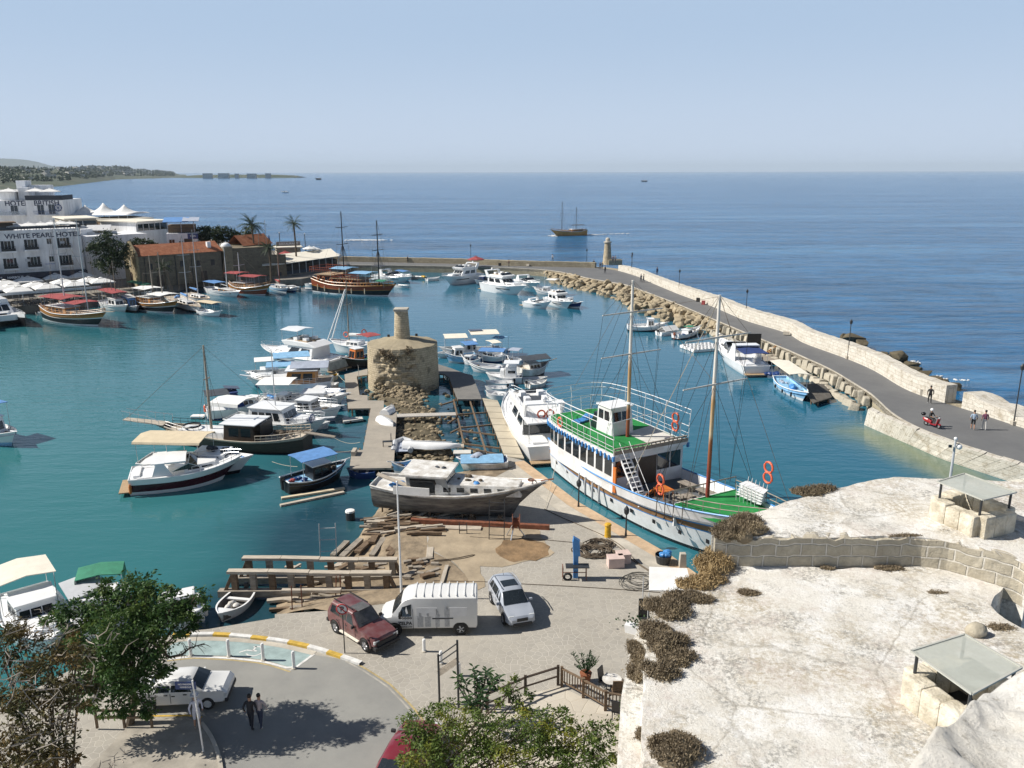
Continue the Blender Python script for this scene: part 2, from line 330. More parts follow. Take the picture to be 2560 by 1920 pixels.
# ---------------------------------------------------------------- sea and harbour water
mb=MB(); mb.add([(-30000,-200,0),(30000,-200,0),(30000,30000,0),(-30000,30000,0)],[(0,1,2,3)]); struct(mb.build('sea',water_mat('sea_water',False),fix=False))
mole_in=[w('B',1380,600,1.6)]+ws('C',[(0,678),(640,690),(1000,700),(1350,718),(1500,740),(1750,800),(2110,860)],1.6)+ws('D',[(200,250),(600,400),(1000,570),(1400,740),(1700,860),(2100,1035)],1.6)+ws('E',[(290,575),(480,700),(640,790),(760,930),(960,1060),(1400,1230),(1936,1395)],1.6)
mole_out=[w('B',1380,568,1.6)]+ws('C',[(0,650),(640,665),(1000,680),(1500,692),(1850,700),(2020,725),(2212,785)],1.6)+ws('D',[(330,180),(640,310),(1000,440),(1340,590),(1800,720)],1.6)+ws('E',[(0,330),(400,470),(640,570),(900,740),(1050,800),(1300,870),(1500,930),(1700,1000),(1830,1040),(1936,1075)],1.6)
for L_ in (mole_in,mole_out):
    d=(L_[-1]-L_[-2]).normalized(); L_.append(L_[-1]+d*18)
    d=(L_[0]-L_[1]).normalized(); L_.insert(0,L_[0]+d*14)
mole_in=smooth(resamp(mole_in,2.),2); mole_out=smooth(resamp(mole_out,2.),2)
shal=ws('E',[(520,1110),(700,1160),(1000,1300),(1250,1420),(1500,1560)],0); shal2=[w('H',560,900),w('H',700,650),w('J',1250,300)]
HX0,HX1,HY0,HY1,cs=-132,60,8,232,2.
nx=int((HX1-HX0)/cs); ny=int((HY1-HY0)/cs); vs_=[];fs_=[];sky_fade=[];shv=[];wd_=[]; wpt=[(w(*a),r) for a,r in ((('H',1100,720),5.),(('H',1200,950),4.5),(('H',900,700),4.),(('H',160,880),3.6),(('G',1900,1250),4.2),(('J',1000,150),4.),(('J',800,380),4.),(('J',500,900),3.),(('F',1150,950),3.),(('J',250,1000),2.5),(('L',1550,520),2.5),(('A',600,1470),5.),(('A',1350,1420),7.),(('B',400,960),6.),(('B',1500,930),5.),(('B',900,860),5.))]
mc=[(a+b)/2 for a,b in zip(nsamp(mole_in,60),nsamp(mole_out,60))]
def inside(x,y):   # harbour side of the mole centreline
    poly=[(p.x,p.y) for p in mc]+[(60,8),(-132,8),(-132,232),(-60,232)]; c=False; j=len(poly)-1
    for i in range(len(poly)):
        a,b=poly[i],poly[j]
        if (a[1]>y)!=(b[1]>y) and x<(b[0]-a[0])*(y-a[1])/(b[1]-a[1])+a[0]: c=not c
        j=i
    return c
idx={}
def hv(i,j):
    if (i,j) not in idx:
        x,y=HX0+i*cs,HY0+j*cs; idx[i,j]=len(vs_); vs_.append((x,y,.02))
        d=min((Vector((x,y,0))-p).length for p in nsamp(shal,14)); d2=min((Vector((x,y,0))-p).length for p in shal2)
        shv.append(max(math.exp(-(d/2.6)**2)*.85,math.exp(-(d2/2.2)**2)*.12)); g=(-x*.014+ (75-y)*.012+.35); sky_fade.append(max(0,min(1,g))); pv_=Vector((x,y,0)); wd_.append(min(.85,sum(math.exp(-((pv_-p_).length/(r_*1.25))**2) for p_,r_ in wpt)*.8*(.8+.3*mnoise.noise(pv_*.25))))
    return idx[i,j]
for i in range(nx):
    for j in range(ny):
        if inside(HX0+(i+.5)*cs,HY0+(j+.5)*cs): fs_.append((hv(i,j),hv(i+1,j),hv(i+1,j+1),hv(i,j+1)))
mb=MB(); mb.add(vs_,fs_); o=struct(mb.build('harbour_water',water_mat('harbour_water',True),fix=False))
for nm,dat in (('sky_fade',sky_fade),('shallow',shv),('weed',wd_)):
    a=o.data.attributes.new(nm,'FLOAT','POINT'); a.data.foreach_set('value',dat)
# ---------------------------------------------------------------- mole
def ribbon(name,A,B,zt,zb,m,mb=None,jit=0,uv=True,ends=True):   # solid between two plan lines, with uv along the length
    own=mb is None; mb=mb or MB(); n=len(A); s=0; o=len(mb.v)
    for i in range(n):
        for P_,j in ((A,0),(B,1)):
            z=(zt[i] if hasattr(zt,'__len__') else zt)+rnd.uniform(-jit,jit); mb.v+=[(P_[i][0],P_[i][1],z),(P_[i][0],P_[i][1],zb)]
    for i in range(n-1):
        l=(Vector(A[i+1])-Vector(A[i])).length; wd=(Vector(A[i])-Vector(B[i])).length; h=(zt[i] if hasattr(zt,'__len__') else zt)-zb; a=o+i*4; b=a+4
        for f,u in (((a,a+1,b+1,b),[(s,h),(s,0),(s+l,0),(s+l,h)]),((a,b,b+2,a+2),[(s,0),(s+l,0),(s+l,wd),(s,wd)]),((a+2,b+2,b+3,a+3),[(s,h),(s+l,h),(s+l,0),(s,0)])):
            mb.uv[len(mb.f)]=[(x+.001,y) for x,y in u]; mb.f.append(list(f)); mb.m.append(0)
        s+=l
    if ends:
        for a,fl in ((o,0),(o+(n-1)*4,1)):
            mb.uv[len(mb.f)]=[(0,zb),(0,2),(1.4,2),(1.4,zb)]; mb.f.append([a+1,a,a+2,a+3]); mb.m.append(0)
    return mb.build(name,m) if own else mb
nm_=int(len(mole_in)*1.2); MI=nsamp(mole_in,nm_); MO=nsamp(mole_out,nm_)
struct(ribbon('mole_bank',MI,[p+(p-q).normalized()*3 for p,q in zip(MO,MI)],1.55,-1.5,MOLEF))
mb=MB(); a=[p+(q-p).normalized()*.35 for p,q in zip(MI,MO)]
mb.loft([[Vector((p.x,p.y,1.604)),Vector((q.x,q.y,1.604))] for p,q in zip(a,MO)],0,False,False); struct(mb.build('mole_road',MASPH))
struct(ribbon('mole_edge_kerb',MI,[p+(q-p).normalized()*.36 for p,q in zip(MI,MO)],1.66,1.0,CONC,jit=.01))
# parapets: the far one up to the lighthouse, the pale one from the lighthouse to the gap, the broken one beyond the gap
def nearest(L_,p): return min(range(len(L_)),key=lambda i:(L_[i]-p).length)
MOf=resamp(mole_out,1.0); il=nearest(MOf,w('C',1860,700,1.6)); ig=nearest(MOf,w('E',1300,870,1.6)); ig2=nearest(MOf,w('E',1385,890,1.6)); il2=nearest(MOf,w('C',2030,725,1.6))
def parapet(i0,i1,zt,th,m,name,label,jit):
    A=MOf[i0:i1]; B=offs(A,th); o=ribbon(name,A,B,zt,1.0,m,jit=jit); return tag(o,label,'wall')
parapet(0,il,2.85,1.5,MOLEF,'parapet_wall','long tan stone parapet running along the far mole to the lighthouse',.05)
k=ig-il2; parapet(il2,ig,[2.9+.5*min(1,i/(k*.5)) for i in range(k)],1.5,MOLEW,'parapet_wall','whitewashed stone parapet between lighthouse and gap, beside the mole road',.05)
k=len(MOf)-ig2; parapet(ig2,len(MOf),[3.2-.9*min(1,i/9)+.12*math.sin(i*1.7) for i in range(k)],2.6,MOLEW,'parapet_wall','broken crumbling stone parapet beyond the gap, right edge of the mole',.12)
A=ws('E',[(545,1040),(700,1105),(900,1190),(1150,1310),(1400,1395),(1600,1460),(1760,1520)],0); d=(A[-1]-A[-2]).normalized(); A.append(A[-1]+d*12)
Bt=[MI[nearest(MI,p)] for p in A]; A=nsamp(A,26); Bt=nsamp([w('E',600,915,1.6),w('E',760,990,1.6),w('E',980,1085,1.6),w('E',1400,1245,1.6),w('E',1936,1410,1.6)]+[MI[-1]],26)
mb=MB(); s=0
for i in range(25):
    l=(A[i+1]-A[i]).length; j=rnd.uniform(-.05,.05)
    q=[A[i]+Vector((0,0,-.8)),A[i+1]+Vector((0,0,-.8)),Bt[i+1]+Vector((-.25,-.25,.16+j)),Bt[i]+Vector((-.25,-.25,.16+j))]; r=[Bt[i+1]+Vector((.35,.35,.16+j)),Bt[i]+Vector((.35,.35,.16+j))]
    mb.uv[len(mb.f)]=[(s,0),(s+l,0),(s+l,2.4),(s,2.4)]; mb.add(q,[(0,1,2,3)]); mb.uv[len(mb.f)]=[(s,0),(s+l,0),(s+l,.6),(s,.6)]; mb.add([q[3],q[2]]+r,[(0,1,2,3)])
    mb.uv[len(mb.f)]=[(s,0),(s+l,0),(s+l,.3),(s,.3)]; mb.add([r[1],r[0],r[0]-Vector((0,0,.4)),r[1]-Vector((0,0,.4))],[(0,1,2,3)]); s+=l
mb.uv[len(mb.f)]=[(0,0),(1,0),(1,2),(0,2)]; mb.add([A[0]+Vector((0,0,-.8)),Bt[0]+Vector((-.25,-.25,.16)),Bt[0]+Vector((.35,.35,.16)),Bt[0]+Vector((.35,.35,-1))],[(0,1,2,3)])
tag(mb.build('sea_wall',MOLEW),'low whitewashed retaining wall between the mole road and the harbour shallows','wall')
# boulders
def rockmesh(seed,n=13,sq=(1,1,1)):
    rg=random.Random(seed); bm=bmesh.new()
    for _ in range(n):
        v=Vector((rg.gauss(0,1),rg.gauss(0,1),rg.gauss(0,1))).normalized()*rg.uniform(.8,1); bm.verts.new((v.x*sq[0],v.y*sq[1],v.z*sq[2]))
    r=bmesh.ops.convex_hull(bm,input=bm.verts); bmesh.ops.delete(bm,geom=list({v for v in bm.verts if not v.link_faces}),context='VERTS')
    bmesh.ops.bevel(bm,geom=bm.edges[:],offset=.09,segments=1,affect='EDGES',clamp_overlap=True); bmesh.ops.recalc_face_normals(bm,faces=bm.faces)
    me=bpy.data.meshes.new('boulder'); bm.to_mesh(me); bm.free(); return me
RM=[rockmesh(i,15,(1,rnd.uniform(.65,.95),rnd.uniform(.55,.8))) for i in range(8)]
def rocks(name,locs,m,label,cat,group):
    ms=[]
    for q in RM: c=q.copy(); c.materials.append(m); ms.append(c)
    for i,(p,s) in enumerate(locs):
        o=bpy.data.objects.new(name,ms[i%8]); COL.objects.link(o); o.location=p; o.rotation_euler=(rnd.uniform(-.5,.5),rnd.uniform(-.5,.5),rnd.uniform(0,6.3)); o.scale=(s,s,s)
        tag(o,label,cat,group)
i0=nearest(MI,w('C',1380,720,1.6)); i1=nearest(MI,w('D',1060,600,1.6)); top=nsamp(MI[i0:i1+1],30)
bot=nsamp(ws('C',[(1390,800),(1420,850),(1600,890),(1750,925),(2000,985)],0)+ws('D',[(60,400),(200,490),(330,540),(480,585),(640,640),(860,720),(1000,760)],0),30)
loc=[]
for a,b in zip(nsamp(top,34),nsamp(bot,34)):
    for k in range(5):
        f=(k+rnd.uniform(.0,.7))/4.6; p=a.lerp(b,min(1.05,f)); p.z=1.25*(1-f)+rnd.uniform(-.2,.15); d=(b-a).length
        loc.append((p+Vector((rnd.uniform(-.5,.5),rnd.uniform(-.5,.5),0)),rnd.uniform(.75,1.25)*min(1.5,max(.75,d*.16))))
rocks('boulder',loc,ROCK,'tan limestone boulder in the riprap bank between the mole road and the water','boulder','riprap boulders under the mole road')
mb=MB(); mb.loft([[a+Vector((0,0,-.25)),a.lerp(b,.5)+Vector((0,0,-.9)),b+Vector((0,0,-.9)),b+Vector((0,0,-1.6))] for a,b in zip(top,bot)],0,False,False); struct(mb.build('rubble_bank',ROCK))
loc=[(w('E',x,y,z),s) for x,y,z,s in ((400,305,.9,1.5),(470,305,1.2,1.9),(535,345,.8,1.5),(720,440,.7,1.),(790,455,.6,1.1),(845,465,1.,1.6),(900,505,.5,1.),(960,525,.5,1.2),(1000,565,.4,1.),(1080,610,.5,1.2),(1140,640,.3,1.),(1200,660,.3,1.),(1260,690,.4,1.1),(1330,720,.3,1.))]
rocks('boulder',loc,ROCKD,'dark wet rock at the seaward foot of the mole parapet','rock','rocks on the seaward side of the mole')
# stacked pier blocks below the road edge
i0=nearest(MI,w('D',1080,605,1.6)); i1=nearest(MI,w('E',600,790,1.6)); ln=resamp(MI[i0:i1+1],1.5); loc=[];low=[]
bm_=MB().box((0,0,0),(1.,.8,1.),tp=.8).build('tmp',ROCKP,bev=.12); bl=bm_.data; bl.name='pier_block'; bpy.data.objects.remove(bm_)
for i,p in enumerate(offs(ln,-.5)):
    for (dd,z,sc,lab,grp) in ((0,.95,(rnd.uniform(.6,1.35),rnd.uniform(.6,1.),rnd.uniform(.75,1.45)),'upright pale stone block in the toothed row under the mole road edge','upright blocks along the mole'),(-1.15,.2,(rnd.uniform(.9,2.),rnd.uniform(1.,1.6),rnd.uniform(.5,1.1)),'low pale stone block in the course at the waterline below the mole','waterline blocks along the mole')):
        t=(ln[min(i+1,len(ln)-1)]-ln[max(0,i-1)]); o=bpy.data.objects.new('pier_block',bl); COL.objects.link(o); q=p+Vector((t.y,-t.x,0)).normalized()*(-dd)
        o.location=(q.x,q.y,z); o.rotation_euler=(rnd.uniform(-.2,.2),rnd.uniform(-.2,.2),math.atan2(t.y,t.x)+rnd.uniform(-.5,.5)); o.scale=sc; tag(o,lab,'stone block',grp)
# lighthouse on the mole
lb=w('C',1900,660,1.6); 
t=thing('lighthouse','round tapering stone lighthouse at the bend of the mole','lighthouse',(24.2,209.,1.6))
mb=MB(); mb.lathe([(1.25,0),(1.2,.1),(.78,5.),(.74,5.4)],24); 
for i,f in enumerate(mb.f[:-2]): k=i%24; z0=[0,.1,5.,5.4][i//24]; z1=[.1,5.,5.4,5.4][min(3,i//24)]; mb.uv[i]=[(k*.3,z0),(k*.3+.3,z0),(k*.3+.3,z1),(k*.3,z1)]
mb.build('tower_shaft',TAN,t,smooth=True)
mb=MB(); mb.lathe([(.8,5.4),(1.02,5.5),(1.02,5.72),(.8,5.75)],24); mb.build('gallery',CONC,t); mb=MB(); mb.lathe([(.55,5.7),(.55,6.3),(.6,6.32),(.45,6.6),(.1,6.75)],16); mb.build('lantern',CONC,t)
mb=MB(); mb.box((1.9,-.4,.65),(3.4,2.6,1.3),mi=0); mb.build('plinth',MOLEF,t,bev=.05)
# ---------------------------------------------------------------- ruined round tower in the harbour
tx,ty=-12.75,93.6
t=thing('ruined_tower','round ruined sandstone tower with collapsed face and stub column on top','tower',(tx,ty,0))
nA,nZ=120,44; mb=MB(); rings=[]
for j in range(nZ+1):
    z=-.8+6.05*j/nZ; rg=[]
    for i in range(nA):
        a=2*PI*i/nA; dev=abs(((a+PI/2+PI+.1)%(2*PI))-PI); r=4.14-.02*max(0,z)
        hole=max(0,min(1,(.62+.12*math.sin(z*2.1)-dev)/.12))*(1 if z<4.7+.3*math.sin(a*9) else .35); p=Vector((math.cos(a),math.sin(a),0))
        q=p*4+Vector((0,0,z)); n1=mnoise.noise(q*1.6)*.5+mnoise.cell(Vector((a*7.5,z*3.3,0)))*.75-.3
        r+=-.34*hole+hole*.38*n1+.035*mnoise.noise(q*2.4)
        if z<.9: r+=.1*(.9-z)*hole
        rg.append(p*r+Vector((0,0,z+(.12*mnoise.noise(q*1.1) if j==nZ else 0))))
    rings.append(rg)
mb.loft(rings,0,False)
for j in range(nZ):
    for i in range(nA): s=i*.216; z=6.05*j/nZ; mb.uv[j*nA+i]=[(s,z),(s+.216,z),(s+.216,z+.1375),(s,z+.1375)]
mb.build('tower_wall',TAN,t,smooth=28); mb=MB(); rr=[rings[-1]]
for f,z in ((.9,.08),(.7,.2),(.45,.45),(.2,.6)): rr.append([Vector((p.x*f,p.y*f,5.25+z+.1*mnoise.noise(p*f*1.3))) for p in rings[-1]])
mb.loft(rr,0,False); mb.f.append([len(mb.v)-nA+i for i in range(nA)]); mb.m.append(0); mb.build('tower_roof',rockmat('tower_roof_earth',(.45,.385,.27),(.32,.27,.185),1.6),t,smooth='all')
mb=MB(); mb.lathe([(.98,5.5),(.93,6.2),(.78,8.9),(.74,9.0)],20)
for i in range(60): k=i%20; z=[5.5,6.2,8.9,9.][i//20]; z1=[6.2,8.9,9.,9.][i//20]; mb.uv[i]=[(k*.29,z),(k*.29+.29,z),(k*.29+.29,z1),(k*.29,z1)]
mb.build('stub_column',TAN,t,smooth=True); mb=MB(); mb.box((0,0,9.14),(1.62,1.62,.28)); mb.box((0,0,8.93),(1.3,1.3,.14)); mb.build('capital',CONC,t,bev=.04)
def leafpatch(mb,c,r,n,s,rg,norm=None):
    for _ in range(n):
        p=Vector(c)+Vector((rg.gauss(0,r[0]*.5),rg.gauss(0,r[1]*.5),rg.gauss(0,r[2]*.5))); a=Vector((rg.uniform(-1,1),rg.uniform(-1,1),rg.uniform(-1,1))).normalized(); b=a.orthogonal().normalized(); k=s*rg.uniform(.6,1.4)
        mb.add([p-b*k*.35,p+a*k*.5,p+b*k*.35,p-a*k*.5],[(0,1,2,3)])
def foliage(name,stops,tr=.25):
    m,n,b=newmat(name); v=coords(n,1); c=ramp(n,noise(n,v,.9,4,.7),stops); n.links.new(c,b.inputs['Base Color']); b.inputs['Roughness'].default_value=.6; b.inputs['Specular IOR Level'].default_value=.3
    tb=N(n,'BsdfTranslucent'); n.links.new(c,tb.inputs[0]); mx=N(n,'MixShader'); mx.inputs[0].default_value=tr; n.links.new(b.outputs[0],mx.inputs[1]); n.links.new(tb.outputs[0],mx.inputs[2]); n.links.new(mx.outputs[0],n.nodes['Material Output'].inputs[0]); return m
F_OLIVE=foliage('dark_evergreen_leaves',[(.3,(.012,.032,.012)),(.5,(.028,.065,.02)),(.72,(.07,.115,.03))]); F_YEL=foliage('yellow_green_leaves',[(.3,(.045,.08,.018)),(.52,(.105,.155,.03)),(.70,(.30,.27,.035))]); F_DRY=foliage('dry_brown_leaves',[(.3,(.035,.05,.016)),(.5,(.10,.085,.03)),(.7,(.22,.13,.04))]); F_SHRUB=foliage('dry_shrub_twigs',[(.3,(.12,.095,.062)),(.5,(.24,.19,.125)),(.72,(.37,.30,.19))],.25); F_TREE=foliage('mid_green_tree_leaves',[(.3,(.022,.055,.016)),(.5,(.055,.115,.028)),(.7,(.14,.18,.04))],.3); F_FAR=foliage('distant_tree_leaves',[(.3,(.012,.028,.012)),(.7,(.05,.075,.028))]); BARK=mat('tree_bark',(.10,.075,.05),.9,.35,3,.5); TWIG=mat('pale_dry_twig',(.32,.28,.23),.9,.25,3)  # F_TREE: a lighter green than the evergreen leaves
rg=random.Random(3); mb=MB()
for a,z,r in ((-PI/2-.25,4.6,.5),(-PI/2-.15,4.0,.45),(-PI/2+.3,5.1,.55),(-PI/2-.45,4.9,.3)): leafpatch(mb,(4.05*math.cos(a),4.05*math.sin(a)+.1,z),(r,.25,r),110,.22,rg)
mb.build('wall_plants',F_SHRUB,t)['kind']='stuff'
mb=MB()
for a,rr_ in ((2.2,3.4),(1.2,3.5),(-.4,1.5)): mb.box((rr_*math.cos(a),rr_*math.sin(a),5.48),(.26,.22,.36),.5)
mb.build('floodlights',GS,t)
# ---------------------------------------------------------------- quay, slipway, road
QZ=.9
q1=ws('J',[(1010,960),(560,990),(560,1022),(0,1115)],QZ)+[w('L',1480,605,QZ),w('L',1000,700,QZ),w('L',500,930,QZ),w('L',0,1200,QZ),Vector((-75,14,QZ)),Vector((-75,4,QZ)),Vector((30,4,QZ))]
q2=ws('I',[(830,1640),(760,1590),(500,1440),(240,1290)],QZ)+ws('H',[(1560,1100),(1400,1062),(1330,1180),(1200,1330)],QZ)+ws('K',[(650,120),(652,190),(660,330),(850,420),(960,590)],QZ)
e=(q2[0]-q2[1]).normalized(); q2=[q2[0]+e*14]+q2
mb=MB(); mb.prism([(p.x,p.y) for p in q1+q2],-1.5,QZ); struct(mb.build('quay',PAVE))
# coping along the ship's berth
cp=nsamp([q2[0],q2[1],q2[2],q2[3],q2[4],q2[5]],30); struct(ribbon('quay_coping',cp,offs(cp,1.0),QZ+.006,-1.0,COPE)); 
struct(ribbon('quay_margin',offs(cp,1.05),offs(cp,2.1),QZ+.010,QZ-.2,CONC))
# sloping dirt slipway
sh=[w('H',330,1330,-.12),w('H',345,1420,-.12),w('J',1330,190,-.12),w('J',1235,330,-.12),w('J',1090,520,-.12),w('J',760,700,-.12),w('J',500,900,-.12),w('J',545,1015,-.12)]
ea=ws('H',[(1480,1150)],QZ)+ws('K',[(640,120),(652,190),(660,330),(850,420),(960,590)],QZ)+ws('J',[(1500,900),(1012,962)],QZ)
sh=nsamp(sh,16); ea=nsamp(ea,16); mb=MB(); rows=[]
for a,b in zip(sh,ea):
    a2=a+(a-b).normalized()*3.; a2.z=-.9; rw=[a2]
    for k in range(9):
        f=k/8; p=a.lerp(b,f); p.z=-.12+1.03*min(1,f*1.35)**.85+(.07*mnoise.noise(p*.9) if 0<k<8 else 0); p.z=min(p.z,QZ+.012); rw.append(p)
    rows.append(rw)
mb.loft(rows,0,False,False); struct(mb.build('dirt_slipway',SAND,smooth='all'))
def patch(name,v,pts,z,m,jit=.12,step=.8):
    P_=[w(v,a,b,z) for a,b in pts]; P_=resamp(P_+[P_[0]],step)[:-1]; P_=[Vector((p.x+rnd.uniform(-jit,jit),p.y+rnd.uniform(-jit,jit),z)) for p in P_]; return struct(sheet(name,P_,z,m))
patch('dirt_patch','K',[(655,195),(1330,190),(1440,360),(1250,400),(1100,440),(980,425),(1010,560),(960,585),(850,420),(665,330)],QZ+.018,mat('trodden_dirt',(.36,.29,.20),.95,.25,.7,.5))
patch('brown_sand_patch','K',[(1140,280),(1250,255),(1380,280),(1430,360),(1330,385),(1180,410),(1090,370),(1080,320)],QZ+.026,SANDB,.2,.6)
road=[(0,700),(60,420),(150,310),(330,285),(600,300),(830,330),(1010,380),(1180,270),(1400,302),(1540,372),(1700,475),(1830,605),(1905,690),(1980,820),(2040,950),(2080,1200),(560,1200),(545,1048),(525,930),(478,845),(420,755),(300,700),(0,700)]
struct(sheet('road',ws('M',road,QZ),QZ+.004,ASPH))
struct(sheet('disabled_parking_bay',ws('M',[(160,215),(230,180),(440,168),(700,182),(950,217),(1170,265),(1035,362),(830,303),(600,277),(330,270),(160,290)],QZ),QZ+.008,BAY))
def stripe(name,v,pts,wd,z,m,step=.6):
    l=resamp(ws(v,pts,z),step); a=offs(l,wd/2); b=offs(l,-wd/2); mb=MB(); mb.loft([[p,q] for p,q in zip(a,b)],0,False,False); return struct(mb.build(name,m))
stripe('bay_line','M',[(160,300),(330,279),(600,290),(830,315),(1030,368),(1175,262)],.14,QZ+.012,KW); stripe('bay_border','M',[(160,190),(230,165),(440,155),(700,168),(950,203),(1180,258)],.35,QZ+.013,CONC)
stripe('road_edge_line','M',[(1010,385),(830,328),(600,303),(330,290),(160,310)],.09,QZ+.012,mat('faded_yellow_line',(.42,.33,.16),.9,.3,3)); stripe('road_edge_line','M',[(1420,302),(1540,368),(1700,470),(1830,600),(1910,690),(1990,830)],.1,QZ+.012,MATS['faded_yellow_line'])
stripe('road_edge_line','M',[(1395,312),(1520,380),(1680,485),(1805,612),(1880,700)],.09,QZ+.012,mat('pale_gutter',(.36,.34,.30),.9,.3,3))
stripe('road_edge_line','M',[(0,690),(160,690),(300,686),(400,700)],.12,QZ+.012,KY)
struct(sheet('parking_symbol',[w('M',750,243,QZ)+Vector((.42*math.cos(a),.42*math.sin(a),0)) for a in [k*.42 for k in range(15)]],QZ+.012,BAY))
mb=MB(); c=w('M',765,243,QZ+.016)
for k in range(11):
    a,b=-2.6+k*.42,-2.6+(k+1)*.42; q=lambda r,t:(c.x+r*math.cos(t),c.y+r*math.sin(t),QZ+.016); mb.quad(q(.38,a),q(.46,a),q(.46,b),q(.38,b))
for x0,y0,x1,y1 in ((-.45,.1,.1,.02),(-.45,.1,-.75,-.1),(-.1,.05,-.05,.45)):
    d=Vector((x1-x0,y1-y0,0)).normalized(); n_=Vector((-d.y,d.x,0))*.045; a=Vector((c.x+x0,c.y+y0,QZ+.016)); b=Vector((c.x+x1,c.y+y1,QZ+.016)); mb.quad(a-n_,b-n_,b+n_,a+n_)
struct(mb.build('parking_symbol',KW))
kl=resamp(smooth(ws('M',[(200,140),(360,133),(470,130),(590,137),(710,151),(820,162),(920,174),(1030,192),(1120,212),(1230,242),(1290,264),(1360,287),(1430,306),(1500,335)],QZ),1),.3)
mb=MB(); A=offs(kl,-.13);B=offs(kl,.13); s=0
for i in range(len(kl)-1):
    m_=1 if (s+.35)%2.2<1.05 else 0; s+=(kl[i+1]-kl[i]).length; z=.13
    q=[A[i],A[i+1],B[i+1],B[i]]; mb.add([Vector((p.x,p.y,QZ-.1)) for p in q]+[Vector((p.x,p.y,QZ+z)) for p in q],[(4,5,6,7),(0,1,5,4),(2,3,7,6)],m_)
struct(mb.build('road_kerb',[KW,KY]))
kl=resamp(smooth(ws('M',[(410,745),(450,790),(488,850),(520,930),(540,1000),(552,1060),(560,1200)],QZ),1),.4); struct(ribbon('road_kerb',kl,offs(kl,-.16),QZ+.12,QZ-.1,CONC))
struct(sheet('side_pavement',ws('M',[(-60,720),(290,720),(405,760),(470,850),(512,935),(530,1000),(540,1060),(545,1200),(-500,1200)],QZ),QZ+.09,mat('pavement_slabs',(.33,.30,.25),.9,.25,1.2,.2)))
struct(sheet('cafe_terrace',ws('N',[(1430,380),(1990,640),(2100,1100),(700,1200),(150,1250),(250,900),(600,720),(900,560),(1180,440)],QZ),QZ+.014,PAVE2))
# ---------------------------------------------------------------- boardwalks
def plankmat(name,a,b_,wv=7.,rot=0):
    m,n,b=newmat(name); tc=N(n,'TexCoord'); mp=N(n,'Mapping'); mp.inputs['Rotation'].default_value=(0,0,rot); n.links.new(tc.outputs['Object'],mp.inputs[0]); v=coords(n,1)
    wt=N(n,'TexWave',wave_profile='SAW',bands_direction='Y'); wt.inputs['Scale'].default_value=wv/6.28*.6; n.links.new(mp.outputs[0],wt.inputs[0])
    c=ramp(n,noise(n,v,.7,6,.7),[(.3,a),(.7,b_)]); c=mixc(n,ramp(n,wt.outputs['Fac'],[(.0,.75),(.09,0.),(.95,0.),(1.,.75)]),c,(.07,.06,.05)); n.links.new(c,b.inputs['Base Color']); b.inputs['Roughness'].default_value=.85; return m
BD1=plankmat('boardwalk_planks',(.40,.355,.29),(.30,.27,.225),9,.05); BD2=plankmat('shaded_boardwalk_planks',(.22,.21,.19),(.155,.15,.14),9,.1); BD3=plankmat('plywood_walkway',(.52,.46,.35),(.40,.35,.26),1.6,.15)  # BD2: same planks, the tower's cast shadow put into their colour
def deckthing(name,label,v,pts,z,m,th=.16,posts=1.9,cat='boardwalk',pm=BW):
    P_=ws(v,pts,z); c=sum(P_,Vector())/len(P_); t=thing(name,label,cat,(c.x,c.y,0)); mb=MB(); mb.prism([(p.x-c.x,p.y-c.y) for p in P_],z-th,z); mb.build('deck',m,t)
    for p in resamp(P_+[P_[0]],posts): q=p.lerp(c,.04); mb=MB(); mb.tube([(q.x-c.x,q.y-c.y,-1.2),(q.x-c.x,q.y-c.y,z-.06)],.09,6); mb.build('pile',pm,t)
    return t
deckthing('boardwalk','wide grey plank boardwalk leading from the hauled-out boat to the round tower','H',[(70,385),(262,338),(262,388),(172,400),(195,555),(262,558),(262,600),(398,602),(395,660),(505,690),(478,1160),(112,1165),(132,1010),(222,1010),(288,665),(100,668)],.85,BD1)
deckthing('boardwalk','plank platform coloured in tower shade, curving round the right side of the tower','H',[(848,300),(960,335),(1065,375),(1130,390),(1210,590),(1010,590),(965,480),(940,410),(900,385),(850,378)],.85,BD2)
deckthing('walkway','pale worn plywood walkway on piles beside the white motor yacht','H',[(1215,580),(1340,600),(1560,1080),(1400,1062)],.85,BD3,.1)
deckthing('footbridge','narrow slatted grey footbridge across the rubble below the tower','H',[(505,712),(990,698),(996,722),(505,737)],.9,plankmat('slatted_planks',(.50,.47,.42),(.42,.39,.35),20,PI/2),.1,2.5,'footbridge')
deckthing('footbridge','short slatted gangway by the overturned white hull','H',[(940,963),(1060,960),(1062,990),(930,992)],.8,MATS.get('x') or PL,.1,2.,'footbridge')
deckthing('pontoon','small white floating plank stage left of the boardwalk','H',[(50,745),(215,735),(225,752),(60,775)],.35,mat('pale_deck',(.6,.58,.53),.8,.15,1),.2,2.,'pontoon')
deckthing('pontoon','small white board stage between boardwalk grid and walkway','H',[(975,1012),(1120,1010),(1118,1040),(972,1042)],.7,MATS['pale_deck'],.1,1.5,'pontoon')
mb=MB()
for a,b in (((975,595),(1060,960)),((1110,600),(1250,1050)),((975,595),(1215,592)),((1000,720),(1280,700)),((1020,830),(1330,800)),((1050,960),(1370,1000)),((870,640),(1000,600)),((930,790),(1010,740)),((950,870),(1050,820)),((1010,850),(1330,890)),((1060,990),(1390,1060))): mb.beam(w('H',*a,.55),w('H',*b,.55),.14,.14)
for p in ((975,600),(1000,720),(1025,830),(1055,955),(1110,600),(1150,715),(1190,820),(1240,1020)): q=w('H',*p,.5); mb.tube([(q.x,q.y,-1.2),q],.08,6)
tag(mb.build('bare_pier',BW),'bare dark timber pier frame without planks standing in the shallow basin','pier frame')
